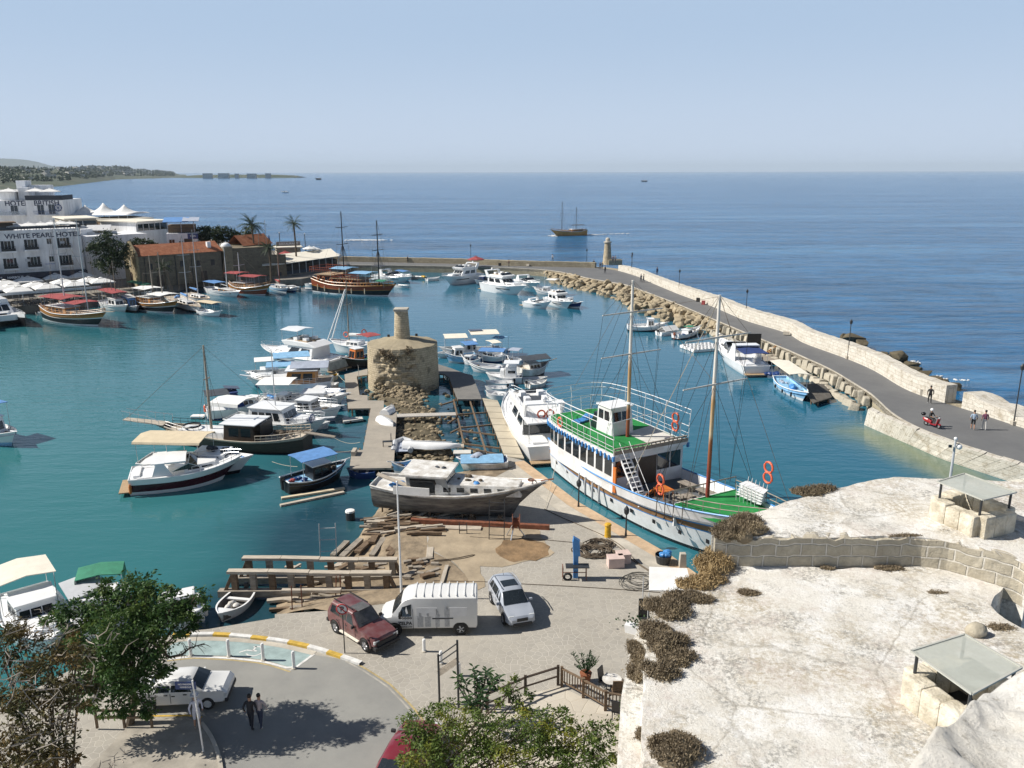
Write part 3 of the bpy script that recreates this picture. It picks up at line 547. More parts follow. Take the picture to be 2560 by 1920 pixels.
# rubble between tower and quay
loc_=[]; mb=MB(); pts=ws('H',[(270,560),(420,520),(660,520),(720,620),(830,690),(860,760),(840,900),(900,940),(960,1040),(1000,1180),(520,1150),(505,700),(400,640)],.0)
n=len(pts); cx=sum(pts,Vector())/n; rows=[]
for f,z in ((1.25,-.9),(1.,-.12),(.8,.12),(.55,.2),(.3,.22),(.05,.2)): rows.append([Vector((cx.x+(p.x-cx.x)*f,cx.y+(p.y-cx.y)*f,z+.15*mnoise.noise(p*.7+Vector((f*9,0,0))))) for p in pts])
mb.loft(rows,0,False); struct(mb.build('rubble_bank',ROCKD,smooth='all'))
rg=random.Random(11); mb=MB()
def inpoly(x,y,poly):
    c=False; j=len(poly)-1
    for i in range(len(poly)):
        a,b=poly[i],poly[j]
        if (a.y>y)!=(b.y>y) and x<(b.x-a.x)*(y-a.y)/(b.y-a.y)+a.x: c=not c
        j=i
    return c
x0=min(p.x for p in pts);x1=max(p.x for p in pts);y0=min(p.y for p in pts);y1=max(p.y for p in pts)+1; k=0
while k<520:
    x,y=rg.uniform(x0-.5,x1+4),rg.uniform(y0,y1)
    if inpoly(x,y,pts) or (inpoly(x-3.5,y,pts) and rg.random()<.12): s=rg.uniform(.1,.34); mb.ball((x,y,rg.uniform(.0,.3)),(s,s*.8,s*.6),6,4,0,.3,rg); k+=1
for i in range(150):   # the heap at the foot of the collapsed face
    a=rg.gauss(-PI/2+.05,.36); r=4+abs(rg.gauss(0,1.0)); s=rg.uniform(.14,.42); mb.ball((tx+r*math.cos(a),ty+r*math.sin(a),max(.05,1.1-(r-4)*.65)*rg.uniform(.3,1)),(s,s*.8,s*.65),6,4,0,.3,rg)
tag(mb.build('rubble_stones',rockmat('rubble_stone_mix',(.36,.295,.20),(.15,.125,.085),.5)),'loose tan rubble stones heaped below the tower and along the boardwalk','rubble',kind='stuff')
# ---------------------------------------------------------------- castle roof in the foreground
CZ=15.5; CF=16.2
def rough(P_,st,j): P_=resamp(P_+[P_[0]],st)[:-1]; return [Vector((p.x+rnd.uniform(-j,j),p.y+rnd.uniform(-j,j),p.z)) for p in P_]
near=ws('O',[(150,1700),(150,1603),(145,1400),(150,1100),(185,830),(240,700),(390,640),(560,560),(640,465),(900,500),(1200,525),(1420,512),(1640,470),(1800,480),(2180,545),(2110,620),(2010,715),(2080,770),(2160,830),(2300,880),(2400,1700)],CZ)
far=ws('O',[(530,345),(590,300),(620,240),(840,195),(1000,140),(1200,88),(1400,42),(1540,24),(1740,34),(2000,45),(2500,70),(2600,480),(2260,520),(2180,470),(1800,372),(1640,350),(1420,352),(1180,352),(900,350),(700,352)],CF)
led=[p+Vector((-.42,-.1,-.45)) for p in near[1:7]]+near[6:0:-1]
def gridtop(name,poly,zb,m,par,amp=.05,cell=.34):     # solid with an uneven top cut to an outline
    bm=bmesh.new(); P_=rough(poly,.3,.045); vs=[bm.verts.new(p) for p in P_]; f=bm.faces.new(vs); 
    if f.normal.z<0 or (f.normal_update() or f.normal.z<0): f.normal_flip()
    lo=bmesh.ops.extrude_face_region(bm,geom=[f]); nv=[e for e in lo['geom'] if isinstance(e,bmesh.types.BMVert)]; 
    for v in nv: pass
    for v in vs: v.co.z=zb
    xs=[p.x for p in P_]; ys=[p.y for p in P_]
    for ax,lo_,hi in ((0,min(xs),max(xs)),(1,min(ys),max(ys))):
        k=lo_+cell
        while k<hi:
            no=Vector((1,0,0)) if ax==0 else Vector((0,1,0)); bmesh.ops.bisect_plane(bm,geom=[x for x in list(bm.verts)+list(bm.edges)+list(bm.faces)],plane_co=no*k,plane_no=no); k+=cell
    for v in bm.verts:
        if v.co.z>zb+.3: v.co.z+=amp*mnoise.noise(v.co*.8)+amp*.5*mnoise.noise(v.co*2.5)
    bmesh.ops.recalc_face_normals(bm,faces=bm.faces); me=bpy.data.meshes.new(name); bm.to_mesh(me); bm.free(); me.materials.append(m); o=bpy.data.objects.new(name,me); COL.objects.link(o); o.parent=par; me.polygons.foreach_set('use_smooth',[True]*len(me.polygons)); me.set_sharp_from_angle(angle=R(50)); return o
t=thing('castle_roof','large whitewashed stone castle roof with a low block step, filling the lower right','castle',(0,0,0))
gridtop('lower_terrace',near,CZ-1.2,PLAS,t); gridtop('upper_terrace',far,CZ-1.2,PLAS,t,.06)
mb=MB(); mb.prism([(p.x,p.y) for p in led],10,near[2].z-.45); mb.build('wall_ledge',PLAS,t)
bd=[p.lerp(sum(near,Vector())/len(near),.015) for p in near]; mb=MB(); mb.prism([(p.x,p.y) for p in bd],-1,CZ-1.1); mb.prism([(p.x,p.y) for p in [q.lerp(sum(far,Vector())/len(far),.03) for q in far]],-1,CZ-1.15); mb.build('castle_wall',CASB,t)
st_=nsamp([p for p in far[12:]][::-1],40); st_=[Vector((p.x,p.y-.03,0)) for p in nsamp(ws('O',[(535,346),(700,352),(900,350),(1180,352),(1420,352),(1640,350),(1800,372),(2180,470),(2260,520)],CF),40)]
ribbon('block_step',[p+Vector((0,-.05,0)) for p in st_],[p+Vector((0,.3,0)) for p in st_],[CF-.03]*40,CZ-.3,CASB,jit=.045).parent=t
def skylight(label,v,cor,z,lean):
    P_=[w(v,a,b,z) for a,b in cor]; c=sum(P_,Vector())/4; t=thing('skylight',label,'skylight',(c.x,c.y,z-1.0)); L_=[p-Vector((c.x,c.y,z-1.0)) for p in P_]
    m,n,b=newmat('dusty_pane'); b.inputs['Base Color'].default_value=(.52,.54,.48,1); b.inputs['Roughness'].default_value=.35; b.inputs['Alpha'].default_value=.62
    n.links.new(ramp(n,noise(n,coords(n,1),2.,5),[(.3,.5),(.7,.8)]),b.inputs['Alpha'])
    mb=MB(); mb.slab([p.lerp(Vector((0,0,1)),.02) for p in L_],.015); mb.build('glass_pane',m,t)
    mb=MB()
    for a,b_ in zip(L_,L_[1:]+L_[:1]): mb.beam(a,b_,.035,.03)
    mb.build('pane_frame',mat('pale_metal_frame',(.45,.45,.40),.5,.1,3),t)
    for p in L_: q=p.lerp(Vector((0,0,1)),.12); mb=MB(); mb.tube([(q.x,q.y,.55),(q.x,q.y,.985)],.028,6); mb.build('post',GS,t)
    mb=MB()
    for i,(a,b_) in enumerate(zip(L_,L_[1:]+L_[:1])):
        n_=3; a=a.lerp(Vector((0,0,1)),.06); b_=b_.lerp(Vector((0,0,1)),.06)
        for k in range(n_): p=a.lerp(b_,(k+.5)/n_); mb.box((p.x,p.y,.27+rnd.uniform(-.03,.03)),((b_-a).length/n_*1.02+rnd.uniform(-.02,.02),.36,.6),math.atan2((b_-a).y,(b_-a).x))
    mb.build('stone_kerb',[mat('worn_kerb_stone',(.60,.55,.45),.95,.3,2.2,.8,col2=(.36,.31,.22))],t,bev=.06); mb=MB(); mb.add([(p.x*.8,p.y*.8,.06) for p in L_],[(0,1,2,3)]); mb.build('opening',BK,t); return t
skylight('tilted dusty glass pane on posts over a stone kerb, nearest at lower right','O',[(1600,970),(1890,880),(2200,1060),(1930,1205)],CZ+.95,0)
skylight('smaller far glass pane on dark posts above a pale stone kerb near the mole','O',[(1742,52),(1890,8),(2172,110),(1990,152)],CF+.95,0)
mb=MB(); sg=ws('O',[(1490,1680),(1640,1480),(1790,1370),(1930,1190),(2010,1100),(2120,1050),(2260,1010),(2500,1000),(2700,1900)],23.1)
def lump(pts,z,dep):
    rows=[]; c=sum(pts,Vector())/len(pts); P_=resamp(pts+[pts[0]],.03)[:-1]
    for f,h in [(1.,-dep),(1.03,-.3),(1.02,-.12)]+[(1-k/30,.10*math.sqrt(1-(1-min(1,k/8))**2)-.1) for k in range(30)]:
        r_=[]
        for p in P_: q=Vector((c.x+(p.x-c.x)*f,c.y+(p.y-c.y)*f,z+h)); d=(mnoise.noise(q*4)*.05+mnoise.noise(q*11)*.022+mnoise.noise(q*27)*.008) if h>-1 else 0; r_.append(q+Vector((d*.5,d*.5,d)))
        rows.append(r_)
    return rows
rw=lump(sg,23.1,8); mb.loft(rw,0,True); tag(mb.build('merlon',PLAS,smooth='all'),'rough out-of-focus battlement stone in the nearest lower right corner','stone')
mb=MB(); mb.ball((0,0,.08),(.22,.17,.16),9,6,0,.15); o=mb.build('stone',CASB,smooth='all'); o.location=w('O',1950,880,CZ); tag(o,'loose pale stone lying beside the glass pane on the castle roof','stone')
def dryshrub(v,x,y,z,rx,ry,h,n,label,m=F_SHRUB,seed=0,grp='dry shrubs on the castle roof'):
    rg=random.Random(seed+int(x)); mb=MB(); c=w(v,x,y,z); ph=rg.uniform(0,9); lob=[(rg.uniform(-.75,.75),rg.uniform(-.75,.75),rg.uniform(.35,.7)) for _ in range(6)]+[(0,0,.75)]
    for i in range(int(n*2.2)):
        lx,ly,lr=rg.choice(lob); a=rg.uniform(0,2*PI); r=lr*math.sqrt(rg.random()); X=lx+r*math.cos(a); Y=ly+r*math.sin(a); 
        if X*X+Y*Y>1.25: continue
        hh=h*lr*1.05*math.sqrt(max(.05,1-(r/lr)**2))*rg.uniform(.55,1.05); p=Vector((X*rx,Y*ry,0)); tip=p+Vector((rg.gauss(0,.035),rg.gauss(0,.035),hh)); b=p+Vector((rg.gauss(0,.02),rg.gauss(0,.02),max(0,hh-rg.uniform(.05,.16)))); d=Vector((rg.uniform(-1,1),rg.uniform(-1,1),rg.uniform(-.4,.4))).normalized()*rg.uniform(.005,.013)
        mb.add([b-d,b+d,tip+d*.5,tip-d*.5],[(0,1,2,3)])
        if i%2: leafpatch(mb,tip-Vector((0,0,.03)),(.05,.05,.04),2,.03,rg)
    for lx,ly,lr in lob: mb.ball((lx*rx,ly*ry,0),(lr*rx*.75,lr*ry*.75,h*lr*.55),9,7,0,.12,rg)
    o=mb.build('dry_shrub',m,fix=False); o.location=c; return tag(o,label,'shrub',grp)
F_GOLD=foliage('golden_dry_grass',[(.3,(.20,.14,.07)),(.5,(.36,.26,.13)),(.72,(.48,.36,.19))],.1)
for a in ((690,290,CF,.62,.5,.38,1500,'largest brown dry shrub hanging beside the ship bow'),(1085,105,CF,.62,.28,.3,900,'grey-brown dry shrub on the far rim above the ship foredeck'),(555,520,CZ,.5,.55,.55,1400,'tall golden dry grass tuft at the step corner',F_GOLD),(470,600,CZ,.55,.35,.3,900,'brown shrub running down from the golden tuft',F_GOLD),(285,745,CZ,.55,.42,.35,1400,'round brown shrub on the rim left of the small lone cushion'),(260,930,CZ,.46,.42,.35,1300,'brown shrub in the middle of the rim row'),(240,1090,CZ,.38,.32,.3,1100,'brown shrub at the lower end of the rim row'),(120,1000,CZ-.45,.2,.5,.25,700,'narrow olive-brown shrub on the outer ledge'),(360,1520,CZ,.5,.38,.38,1700,'dark round cushion shrub by the bottom edge'),(720,655,CZ,.22,.14,.12,420,'small lone brown cushion plant on open plaster'),(1150,520,CZ,.15,.07,.08,160,'tiny dry tuft at the foot of the block step'),(1480,525,CZ,.3,.1,.1,320,'flat straw-coloured tuft at the foot of the step'),(155,1440,CZ-.45,.12,.2,.2,300,'small tuft low on the outer ledge'),(1780,228,CF,.15,.07,.09,160,'little dry tuft by the far skylight kerb'),(2080,840,CZ,.35,.12,.1,320,'green-brown weeds beside the dark recess'),(395,690,CZ,.5,.3,.28,900,'low brown growth between the golden tuft and the round rim shrub'),(200,850,CZ,.34,.3,.3,800,'scruffy brown clump on the rim above the middle rim shrub'),(620,340,CF,.42,.3,.42,800,'dark brown growth at the left end of the block step'),(560,440,CZ,.3,.26,.3,600,'golden growth under the left end of the block step',F_GOLD),(110,1100,CZ-.45,.15,.35,.22,420,'olive tuft low on the outer ledge, below the narrow ledge shrub'),(330,1010,CZ,.36,.3,.26,700,'pale brown growth on the roof side of the rim row'),(1560,345,CF,.4,.06,.07,260,'flat dry growth along the top edge of the block step'),(1840,318,CF,.3,.06,.06,200,'thin dry growth in the crack right along the block step'),(1750,655,CZ,.2,.06,.06,120,'faint dry weeds near the middle of the lower terrace')):
    dryshrub('O',*a[:7],a[7],a[8] if len(a)>8 else F_SHRUB)
# ---------------------------------------------------------------- foreground trees
def tree(name,label,cat,base,clumps,leafm,n,ls,trunk,seed,lim=.06,extra=None,grp=None):
    rg=random.Random(seed); t=thing(name,label,cat,base,0,grp); B_=Vector(base); mb=MB()
    cs=[(Vector(c)-B_,r) for c,r in clumps]
    fork=Vector((trunk[0],trunk[1],trunk[2])); mb.tube([(0,0,-.1),fork*.5+Vector((.1,0,0)),fork],[lim*3,lim*2.3,lim*1.9],8)
    for c,r in cs:
        m1=fork.lerp(c,.5)+Vector((rg.uniform(-.3,.3),rg.uniform(-.3,.3),.1)); mb.tube([fork,m1,c],[lim*1.3,lim*.8,lim*.3],5)
        for _ in range(5):
            d=Vector((rg.gauss(0,1),rg.gauss(0,1),rg.gauss(0,.7))).normalized()*r*.95; mb.tube([m1.lerp(c,rg.random()),c+d*.5+Vector((0,0,.05)),c+d],[lim*.4,lim*.25,lim*.1],4)
    mb.build('trunk',BARK,t)
    mb=MB(); tot=sum(r**2 for c,r in cs)
    for c,r in cs:
        k=int(n*r*r/tot); sub=[]
        for _ in range(max(5,k//60)):
            d=Vector((rg.gauss(0,1),rg.gauss(0,1),rg.gauss(0,.85))).normalized()*r*rg.uniform(.45,1.02); sub.append((c+d,rg.uniform(.12,.27)*r))
        for q,sr in sub:
            for _ in range(k//len(sub)):
                p=q+Vector((rg.gauss(0,sr),rg.gauss(0,sr),rg.gauss(0,sr*.6))); a=(p-c).normalized()*.5+Vector((rg.uniform(-1,1),rg.uniform(-1,1),rg.uniform(-.9,.3))); a.normalize(); b=a.cross(Vector((rg.uniform(-1,1),rg.uniform(-1,1),rg.uniform(-1,1)))).normalized(); s=ls*rg.uniform(.6,1.3)
                mb.add([p,p+a*s*.5+b*s*.2,p+a*s,p+a*s*.5-b*s*.2],[(0,1,2,3)])
    mb.build('crown',leafm,t,fix=False)
    if extra: extra(t,cs,rg)
    return t
def cl(v,lst): return [(zat(v,x,y,Y),r) for x,y,Y,r in lst]
tree('leafy_tree','tall dark green leafy tree in front of the moored white boats, lower left','tree',(-16.9,31.2,QZ),cl('L',[(1000,330,32,1.0),(800,420,32,1.0),(1150,400,31.5,1.0),(1350,420,31,.9),(1500,400,31,.6),(600,480,32,.8),(430,500,32,.5),(950,560,31,1.3),(1200,580,31,1.1),(700,640,31.5,1.0),(900,800,30.5,1.2),(1100,760,30.5,.9),(760,900,30.5,1.0),(1000,980,30.2,.9),(1180,930,30,.6),(650,1080,30,.8),(880,1180,30,.7),(1150,1180,30,.5),(1450,560,31,.5),(800,270,32,.5)]),F_TREE,23000,.2,(.3,.2,1.8),5,.065)
lt=bpy.data.objects['leafy_tree']; rg=random.Random(12); mb=MB(); P_=[zat('L',x,y,30.5)-lt.location for x,y in ((1180,700),(1300,810),(1400,790),(1460,740),(1580,700))]; mb.tube(P_,[.07,.06,.05,.035,.012],5)
for k in range(26):
    i=rg.randint(1,3); p=P_[i].lerp(P_[i+1],rg.random()); d=Vector((rg.gauss(0,1),rg.gauss(0,.7),rg.gauss(.2,.8))).normalized()*rg.uniform(.2,.6); mb.tube([p,p+d*.6+Vector((0,0,.05)),p+d],[.018,.012,.005],4)
mb.build('bare_branch',BARK,lt)
tree('dry_bush','half-bare brown shrubby tree with pale dry twigs in the lower left corner','bush',(-13.5,20,QZ),cl('L',[(150,760,25,.9),(400,800,25,.8),(600,760,26,.7),(100,1000,23.5,1.0),(380,1020,24,.9),(600,1000,25,.6),(200,1250,22.5,1.0),(450,1250,23,.7),(100,1480,21.5,1.),(380,1480,22,.8),(200,1650,21,.9),(550,1600,22,.4),(40,700,25,.7)]),F_DRY,9000,.17,(-.5,1.5,3.),6,.05)
tw=bpy.data.objects['dry_bush']; rg=random.Random(9); mb=MB()
for c,r in cl('L',[(150,760,24.5,1.),(400,820,24.5,1.),(650,700,25.5,.9),(100,1000,23,1.1),(350,1050,23.3,1.),(600,1050,24,.8),(250,1280,22,1.1),(500,1300,22.4,.7),(150,1500,21,1.),(420,1500,21.6,.8),(300,620,26,.6),(100,560,26,.6),(850,1640,21.5,.5)]):
    for _ in range(13):
        p=c+Vector((rg.gauss(0,r*.5),rg.gauss(0,r*.5),rg.gauss(0,r*.4))); d=Vector((rg.gauss(0,1),rg.gauss(0,1),rg.gauss(.3,.7))).normalized(); l=rg.uniform(.35,1.)*r; q=p+d*l*.5+Vector((rg.gauss(0,.09),rg.gauss(0,.09),rg.gauss(0,.09))); e=p+d*l
        mb.tube([p,q,e],[.022,.016,.006],4); f=q+Vector((rg.gauss(0,1),rg.gauss(0,1),rg.gauss(0,1))).normalized()*l*.4; mb.tube([q,f],[.012,.004],4)
for v_ in range(len(mb.v)): mb.v[v_]=tuple(Vector(mb.v[v_])-tw.location)
mb.build('twigs',TWIG,tw,fix=False)['kind']='stuff'
tree('leafy_tree','yellow-green feathery tree beside the cafe terrace at the bottom centre','tree',(-4.2,22,QZ),cl('N',[(330,680,25,.7),(520,620,25,.6),(250,760,25,.5),(480,830,24.5,.9),(700,780,24.5,.9),(950,820,24.5,.9),(1180,780,24.5,.9),(1400,780,24.5,.8),(1600,830,24.5,.7),(1780,760,24.6,.55),(1060,380,26,.45),(1130,470,26,.4),(300,960,24,.8),(600,980,24,.9),(900,1000,24,.9),(1250,960,24,.9),(1550,980,24,.8),(1780,950,24,.6),(1480,600,25.2,.35),(950,500,25.8,.22),(1150,600,25.5,.35),(1300,680,25.,.4),(160,1010,24,.5)]),F_YEL,18500,.14,(.4,1.5,2.2),8,.04)
def bigleaf(name,label,base,n,h,ls,seed,m=F_OLIVE,sp=.5):
    rg=random.Random(seed); t=thing(name,label,'plant',base); mb=MB(); mt=MB()
    for i in range(n):
        tip=Vector((rg.gauss(0,sp),rg.gauss(0,sp),h*rg.uniform(.65,1))); mt.tube([(0,0,0),tip*.5+Vector((0,0,h*.08)),tip],[.03,.025,.015],5)
        for k in range(15):
            p=tip*(1-.03*(k//3))-Vector((0,0,.05*(k//3))); a=k*2.4; d=Vector((math.cos(a),math.sin(a),.45-.06*k)).normalized(); b=d.cross(Vector((0,0,1))).normalized(); s=ls*rg.uniform(.8,1.2); mb.add([p,p+d*s*.55+b*s*.19,p+d*s-Vector((0,0,s*.1)),p+d*s*.55-b*s*.19],[(0,1,2,3)])
    mt.build('stem',BARK,t); mb.build('leaves',m,t,fix=False); return t
bigleaf('rubber_plant','dark broad-leaved shrub below the slanted rail frame',tuple(w('N',750,700,QZ)),17,2.6,.34,21,F_OLIVE,.62)
tree('olive_shrub','small olive green shrub at the foot of the castle wall by the cafe','shrub',tuple(w('N',1990,760,QZ)),cl('N',[(1960,640,27,.35),(1985,560,27.5,.25),(1960,740,26.5,.3)]),F_YEL,900,.12,(0,0,.5),31,.02)
# ---------------------------------------------------------------- town quay on the left, land and far coast
LZ=1.5
edge=ws('A',[(-900,1480),(0,1420),(250,1397),(400,1388),(1030,1300)],0)+ws('B',[(60,800),(420,790),(700,775),(800,800),(1000,790),(1160,762),(1330,690)],0)
edge=[Vector((p.x,p.y,0)) for p in edge]
ld=edge+[mole_in[3],mole_out[3]]+[Vector(a) for a in ((-47,222,0),(-60,236,0),(-82,262,0),(-110,300,0),(-190,420,0),(-420,430,0),(-420,100,0))]
mb=MB(); mb.prism([(p.x,p.y) for p in ld],-1.5,LZ); struct(mb.build('town_quay',mat('worn_quay_stone',(.22,.20,.17),.9,.3,.5,.3)))
WALLW=mat('white_house_paint',(.84,.845,.85),.8,.06,.7,.1,stretch=(1.2,1.2,.3),col2=(.63,.635,.64)); SHUT=mat('dark_shutter_paint',(.025,.03,.035),.6,.3,3); LET=mat('dark_blue_lettering',(.03,.04,.08),.6,.1,3)
def tilemat():
    m,n,b=newmat('terracotta_tiles'); v=coords(n,1,'UV'); wt=N(n,'TexWave',bands_direction='X'); wt.inputs['Scale'].default_value=1.3; n.links.new(v,wt.inputs[0])
    c=ramp(n,noise(n,coords(n,1),1.2,6,.75),[(.3,(.23,.075,.035)),(.52,(.38,.135,.06)),(.72,(.47,.22,.12))]); c=mixc(n,.5,c,ramp(n,wt.outputs['Fac'],[(.0,(.45,.42,.4)),(.5,(1,1,1))]),'MULTIPLY'); n.links.new(c,b.inputs['Base Color']); b.inputs['Roughness'].default_value=.9; bump(n,b,wt.outputs['Fac'],.6,.08); return m
TILE=tilemat()
def facade(loc,rz): return Matrix.Translation(loc)@Matrix.Rotation(rz,4,'Z')
def window(par,x,z,wd,h,y=0,shut=True,balc=False,name='window'):
    mb=MB(); mb.box((x,y-.02,z+h/2),(wd,.06,h)); o=mb.build(name,GL,par); 
    mb=MB()
    for s in (-1,1): mb.box((x+s*wd/2,y-.05,z+h/2),(.07,.08,h+.08))
    mb.box((x,y-.05,z+h),(wd,.08,.07)); mb.box((x,y-.05,z+h/2),(.05,.07,h)); mb.box((x,y-.09,z-.04),(wd+.15,.18,.08)); mb.build('frame',WALLW,o)
    if shut:
        for s in (-1,1): mb=MB(); mb.box((x+s*(wd/2+.3),y-.07,z+h/2),(.5,.06,h)); mb.build('shutter',SHUT,o)
    if balc:
        mb=MB(); mb.box((x,y-.45,z-.15),(2.8,.9,.32)); p=mb.build('balcony',WALLW,par); mb=MB()
        for k in range(13): mb.box((x-1.2+k*.2,y-.86,z+.42),(.04,.04,.84))
        mb.box((x,y-.86,z+.86),(2.5,.06,.06)); mb.box((x-1.2,y-.45,z+.86),(.05,.8,.06)); mb.box((x+1.2,y-.45,z+.86),(.05,.8,.06)); mb.box((x,y-.84,z+.3),(2.4,.03,.5)); mb.build('railing',SHUT,p)
# White hotel on the quay
pr=zat('A',735,1005,172); pl=zat('A',0,1040,163); d=(pr-pl); d.z=0; rz=math.atan2(d.y,d.x); LEN=d.length+22
htop=zat('A',693,680,172).z
def fx(v,x,y,O,rz):   # pixel -> (along, height) on the facade plane through O
    dd=Vector((math.cos(rz),math.sin(rz),0)); nn=Vector((math.sin(rz),-math.cos(rz),0)); r=ray(v,x,y); k=(O-Vector((0,0,CAMH))).dot(nn)/r.dot(nn); p=Vector((0,0,CAMH))+r*k-O; return p.dot(dd),p.z
hO=Vector((pr.x,pr.y,0)); 
t=thing('hotel','white three-storey hotel with dark shuttered balconies and WHITE PEARL HOTEL lettering','hotel',hO,rz)
mb=MB(); mb.box((-LEN/2,8,(htop+LZ)/2),(LEN,16,htop-LZ)); mb.build('wall',WALLW,t); mb=MB(); mb.box((-LEN/2,.12,htop+.3),(LEN,.25,.5)); mb.box((-.12,8,htop+.3),(.25,16,.5)); mb.build('parapet',WALLW,t)
for (x,y) in ((70,815),(270,800),(548,785),(92,965),(297,950),(570,935)):
    a,z=fx('A',x,y+20,hO,rz); window(t,a,z-.5,1.15,2.0,0,True,True)
for (x,y) in ((-140,830),(-115,985)): a,z=fx('A',x,y+20,hO,rz); window(t,a,z-.5,1.15,2.0,0,True,True)
for (x,y) in ((423,772),(445,925)): a,z=fx('A',x,y,hO,rz); window(t,a,z-.5,.9,1.1,0,False)
a,z=fx('A',372,718,hO,rz); text('WHITE PEARL HOTEL',1.27,LET,t,(a,-.03,z-.05),(PI/2,0,0),sx=1.1)
a,z=fx('A',435,967,hO,rz); text('~ HARBOUR BAR ~' if False else 'WHITE PEARL',.3,mat('soft_blue_lettering',(.2,.25,.45),.7,.1,3),t,(a,-.03,z),(PI/2,0,0))
for k,(a,z) in enumerate(((-3.6,10.6),(-10.2,7.4),(-17.5,10.6))): mb=MB(); mb.box((a,-.2,z),(.8,.35,.55)); mb.build('air_conditioner',GP,t,bev=.03)
for a in (-5.4,-12.6): mb=MB(); mb.tube([(a,-.06,5),(a,-.06,htop)],.05,5); mb.build('downpipe',GP,t)
mb=MB(); mb.box((-LEN/2,-1.2,4.9),(LEN,2.6,.12)); 
o=mb.build('awning',DG,t); mb=MB(); mb.box((-LEN/2,-2.5,4.4),(LEN,.1,1.2)); mb.build('fascia',mat('dark_navy_fascia',(.02,.022,.04),.6,.2,3),t)
a,z=fx('A',135,1082,hO+Vector((math.sin(rz),-math.cos(rz),0))*2.6,rz); text('HARBOUR',.6,WALLW,t,(a,-2.57,4.4),(PI/2,0,0)); text('THE',.4,WALLW,t,(a-2.6,-2.57,4.5),(PI/2,0,0))
# roof-terrace umbrellas and clutter
def umbrella(loc,s,h,label,grp,m=W2,rz=.3,n=4,valance=True):
    t=thing('parasol',label,'umbrella',loc,rz,grp); mb=MB(); mb.tube([(0,0,0),(0,0,h+.1)],.04,6); mb.build('pole',GP,t)
    mb=MB(); r=s/2
    base=[Vector((r*sx,r*sy,h-.55*s/3.2)) for sx,sy in ((-1,-1),(1,-1),(1,1),(-1,1))] if n==4 else [Vector((r*math.cos(2*PI*k/n),r*math.sin(2*PI*k/n),h-.5*s/3)) for k in range(n)]
    up=[Vector((p.x*.24,p.y*.24,h-.1)) for p in base]; lo=[p-Vector((0,0,.16)) for p in base]; top=[Vector((p.x*.17,p.y*.17,h-.02)) for p in base]; ap=[Vector((p.x*.02,p.y*.02,h+.14)) for p in base]
    mb.loft([lo,base,up],0,False); mb.loft([top,ap],0,False); o=mb.build('canopy',m,t); return t
ua=umb=None
k=0
for i,(x,y,Y,s) in enumerate(((145,618,168,3.2),(245,610,169,3.6),(350,608,170.5,3.4),(440,600,171.5,3.4),(520,596,173,3.2),(600,600,174,3.))):
    p=zat('A',x,y,Y); umbrella((p.x,p.y,htop+.05),s,p.z-htop,'white roof terrace parasol %s of the lettered hotel'%('at the left end','second from the left end','third from the left end','third from the right end','second from the right end','at the right end')[0:6][i],'parasols on the hotel terrace')
def clutter(name,label,cat,base,rz,L,Wd,n,seed,grp=None):   # a terrace set: tables and chairs seen from far off
    pass
tabs=MB(); 
t2=thing('terrace_table','','table',(0,0,0)); mb=MB(); mb.box((0,0,.72),(.8,.8,.06)); mb.build('tabletop',DG,t2); mb=MB(); mb.box((0,0,.36),(.1,.1,.7)); mb.box((0,0,.02),(.5,.5,.04)); mb.build('pedestal',GS,t2)
c2=thing('terrace_chair','','chair',(0,0,0)); mb=MB(); mb.box((0,0,.45),(.46,.46,.07)); mb.build('seat',DG,c2); mb=MB(); mb.box((0,.22,.7),(.46,.06,.5)); mb.build('backrest',DG,c2); mb=MB(); [mb.box((sx*.2,sy*.2,.22),(.05,.05,.45)) for sx in (-1,1) for sy in (-1,1)]; mb.build('legs',GS,c2)
first={'t':True,'c':True}
def put(kind,loc,rz,label,grp):
    src=t2 if kind=='t' else c2
    if first[kind]: first[kind]=False; src.location=loc; src.rotation_euler=(0,0,rz); r=src; r['label']=label
    else: r=dup(src,loc,rz,label)
    r['group']=grp; return r
def terrace(O,rz,spots,label,grp):
    for (a,b,z) in spots:
        M=Matrix.Translation(O)@Matrix.Rotation(rz,4,'Z'); p=M@Vector((a,b,z)); put('t',p,rz,'dark square table '+label,grp+' tables')
        for s in (-1,1):
            q=M@Vector((a+s*.75,b,z)); put('c',q,rz+(PI/2 if s<0 else -PI/2)*-1,'dark chair '+label,grp+' chairs')
terrace(hO,rz,[(-2-i*2.6,1.5,htop) for i in range(9)],'on the roof terrace above the hotel lettering','hotel terrace')
t=thing('terrace_bar','low dark roofed bar on the left of the hotel roof terrace','bar',Vector((pl.x,pl.y,htop))+Vector((-2,3,0)),rz); mb=MB(); mb.box((0,0,.9),(7,3,1.8)); mb.build('counter',DW,t); mb=MB(); mb.box((0,0,2),(8,4,.2)); mb.build('roof',BW,t)
mb=MB()
for i in range(44): mb.box((-.1-i*.55,.2,.9),(.05,.05,.75))
mb.box((-12,.2,1.28),(24.5,.07,.07)); mb.box((-12,.2,.95),(24.5,.04,.45)); o=mb.build('terrace_railing',DG); o.location=(hO.x,hO.y,htop); o.rotation_euler=(0,0,rz); tag(o,'dark railing with panels along the hotel roof terrace edge','railing')
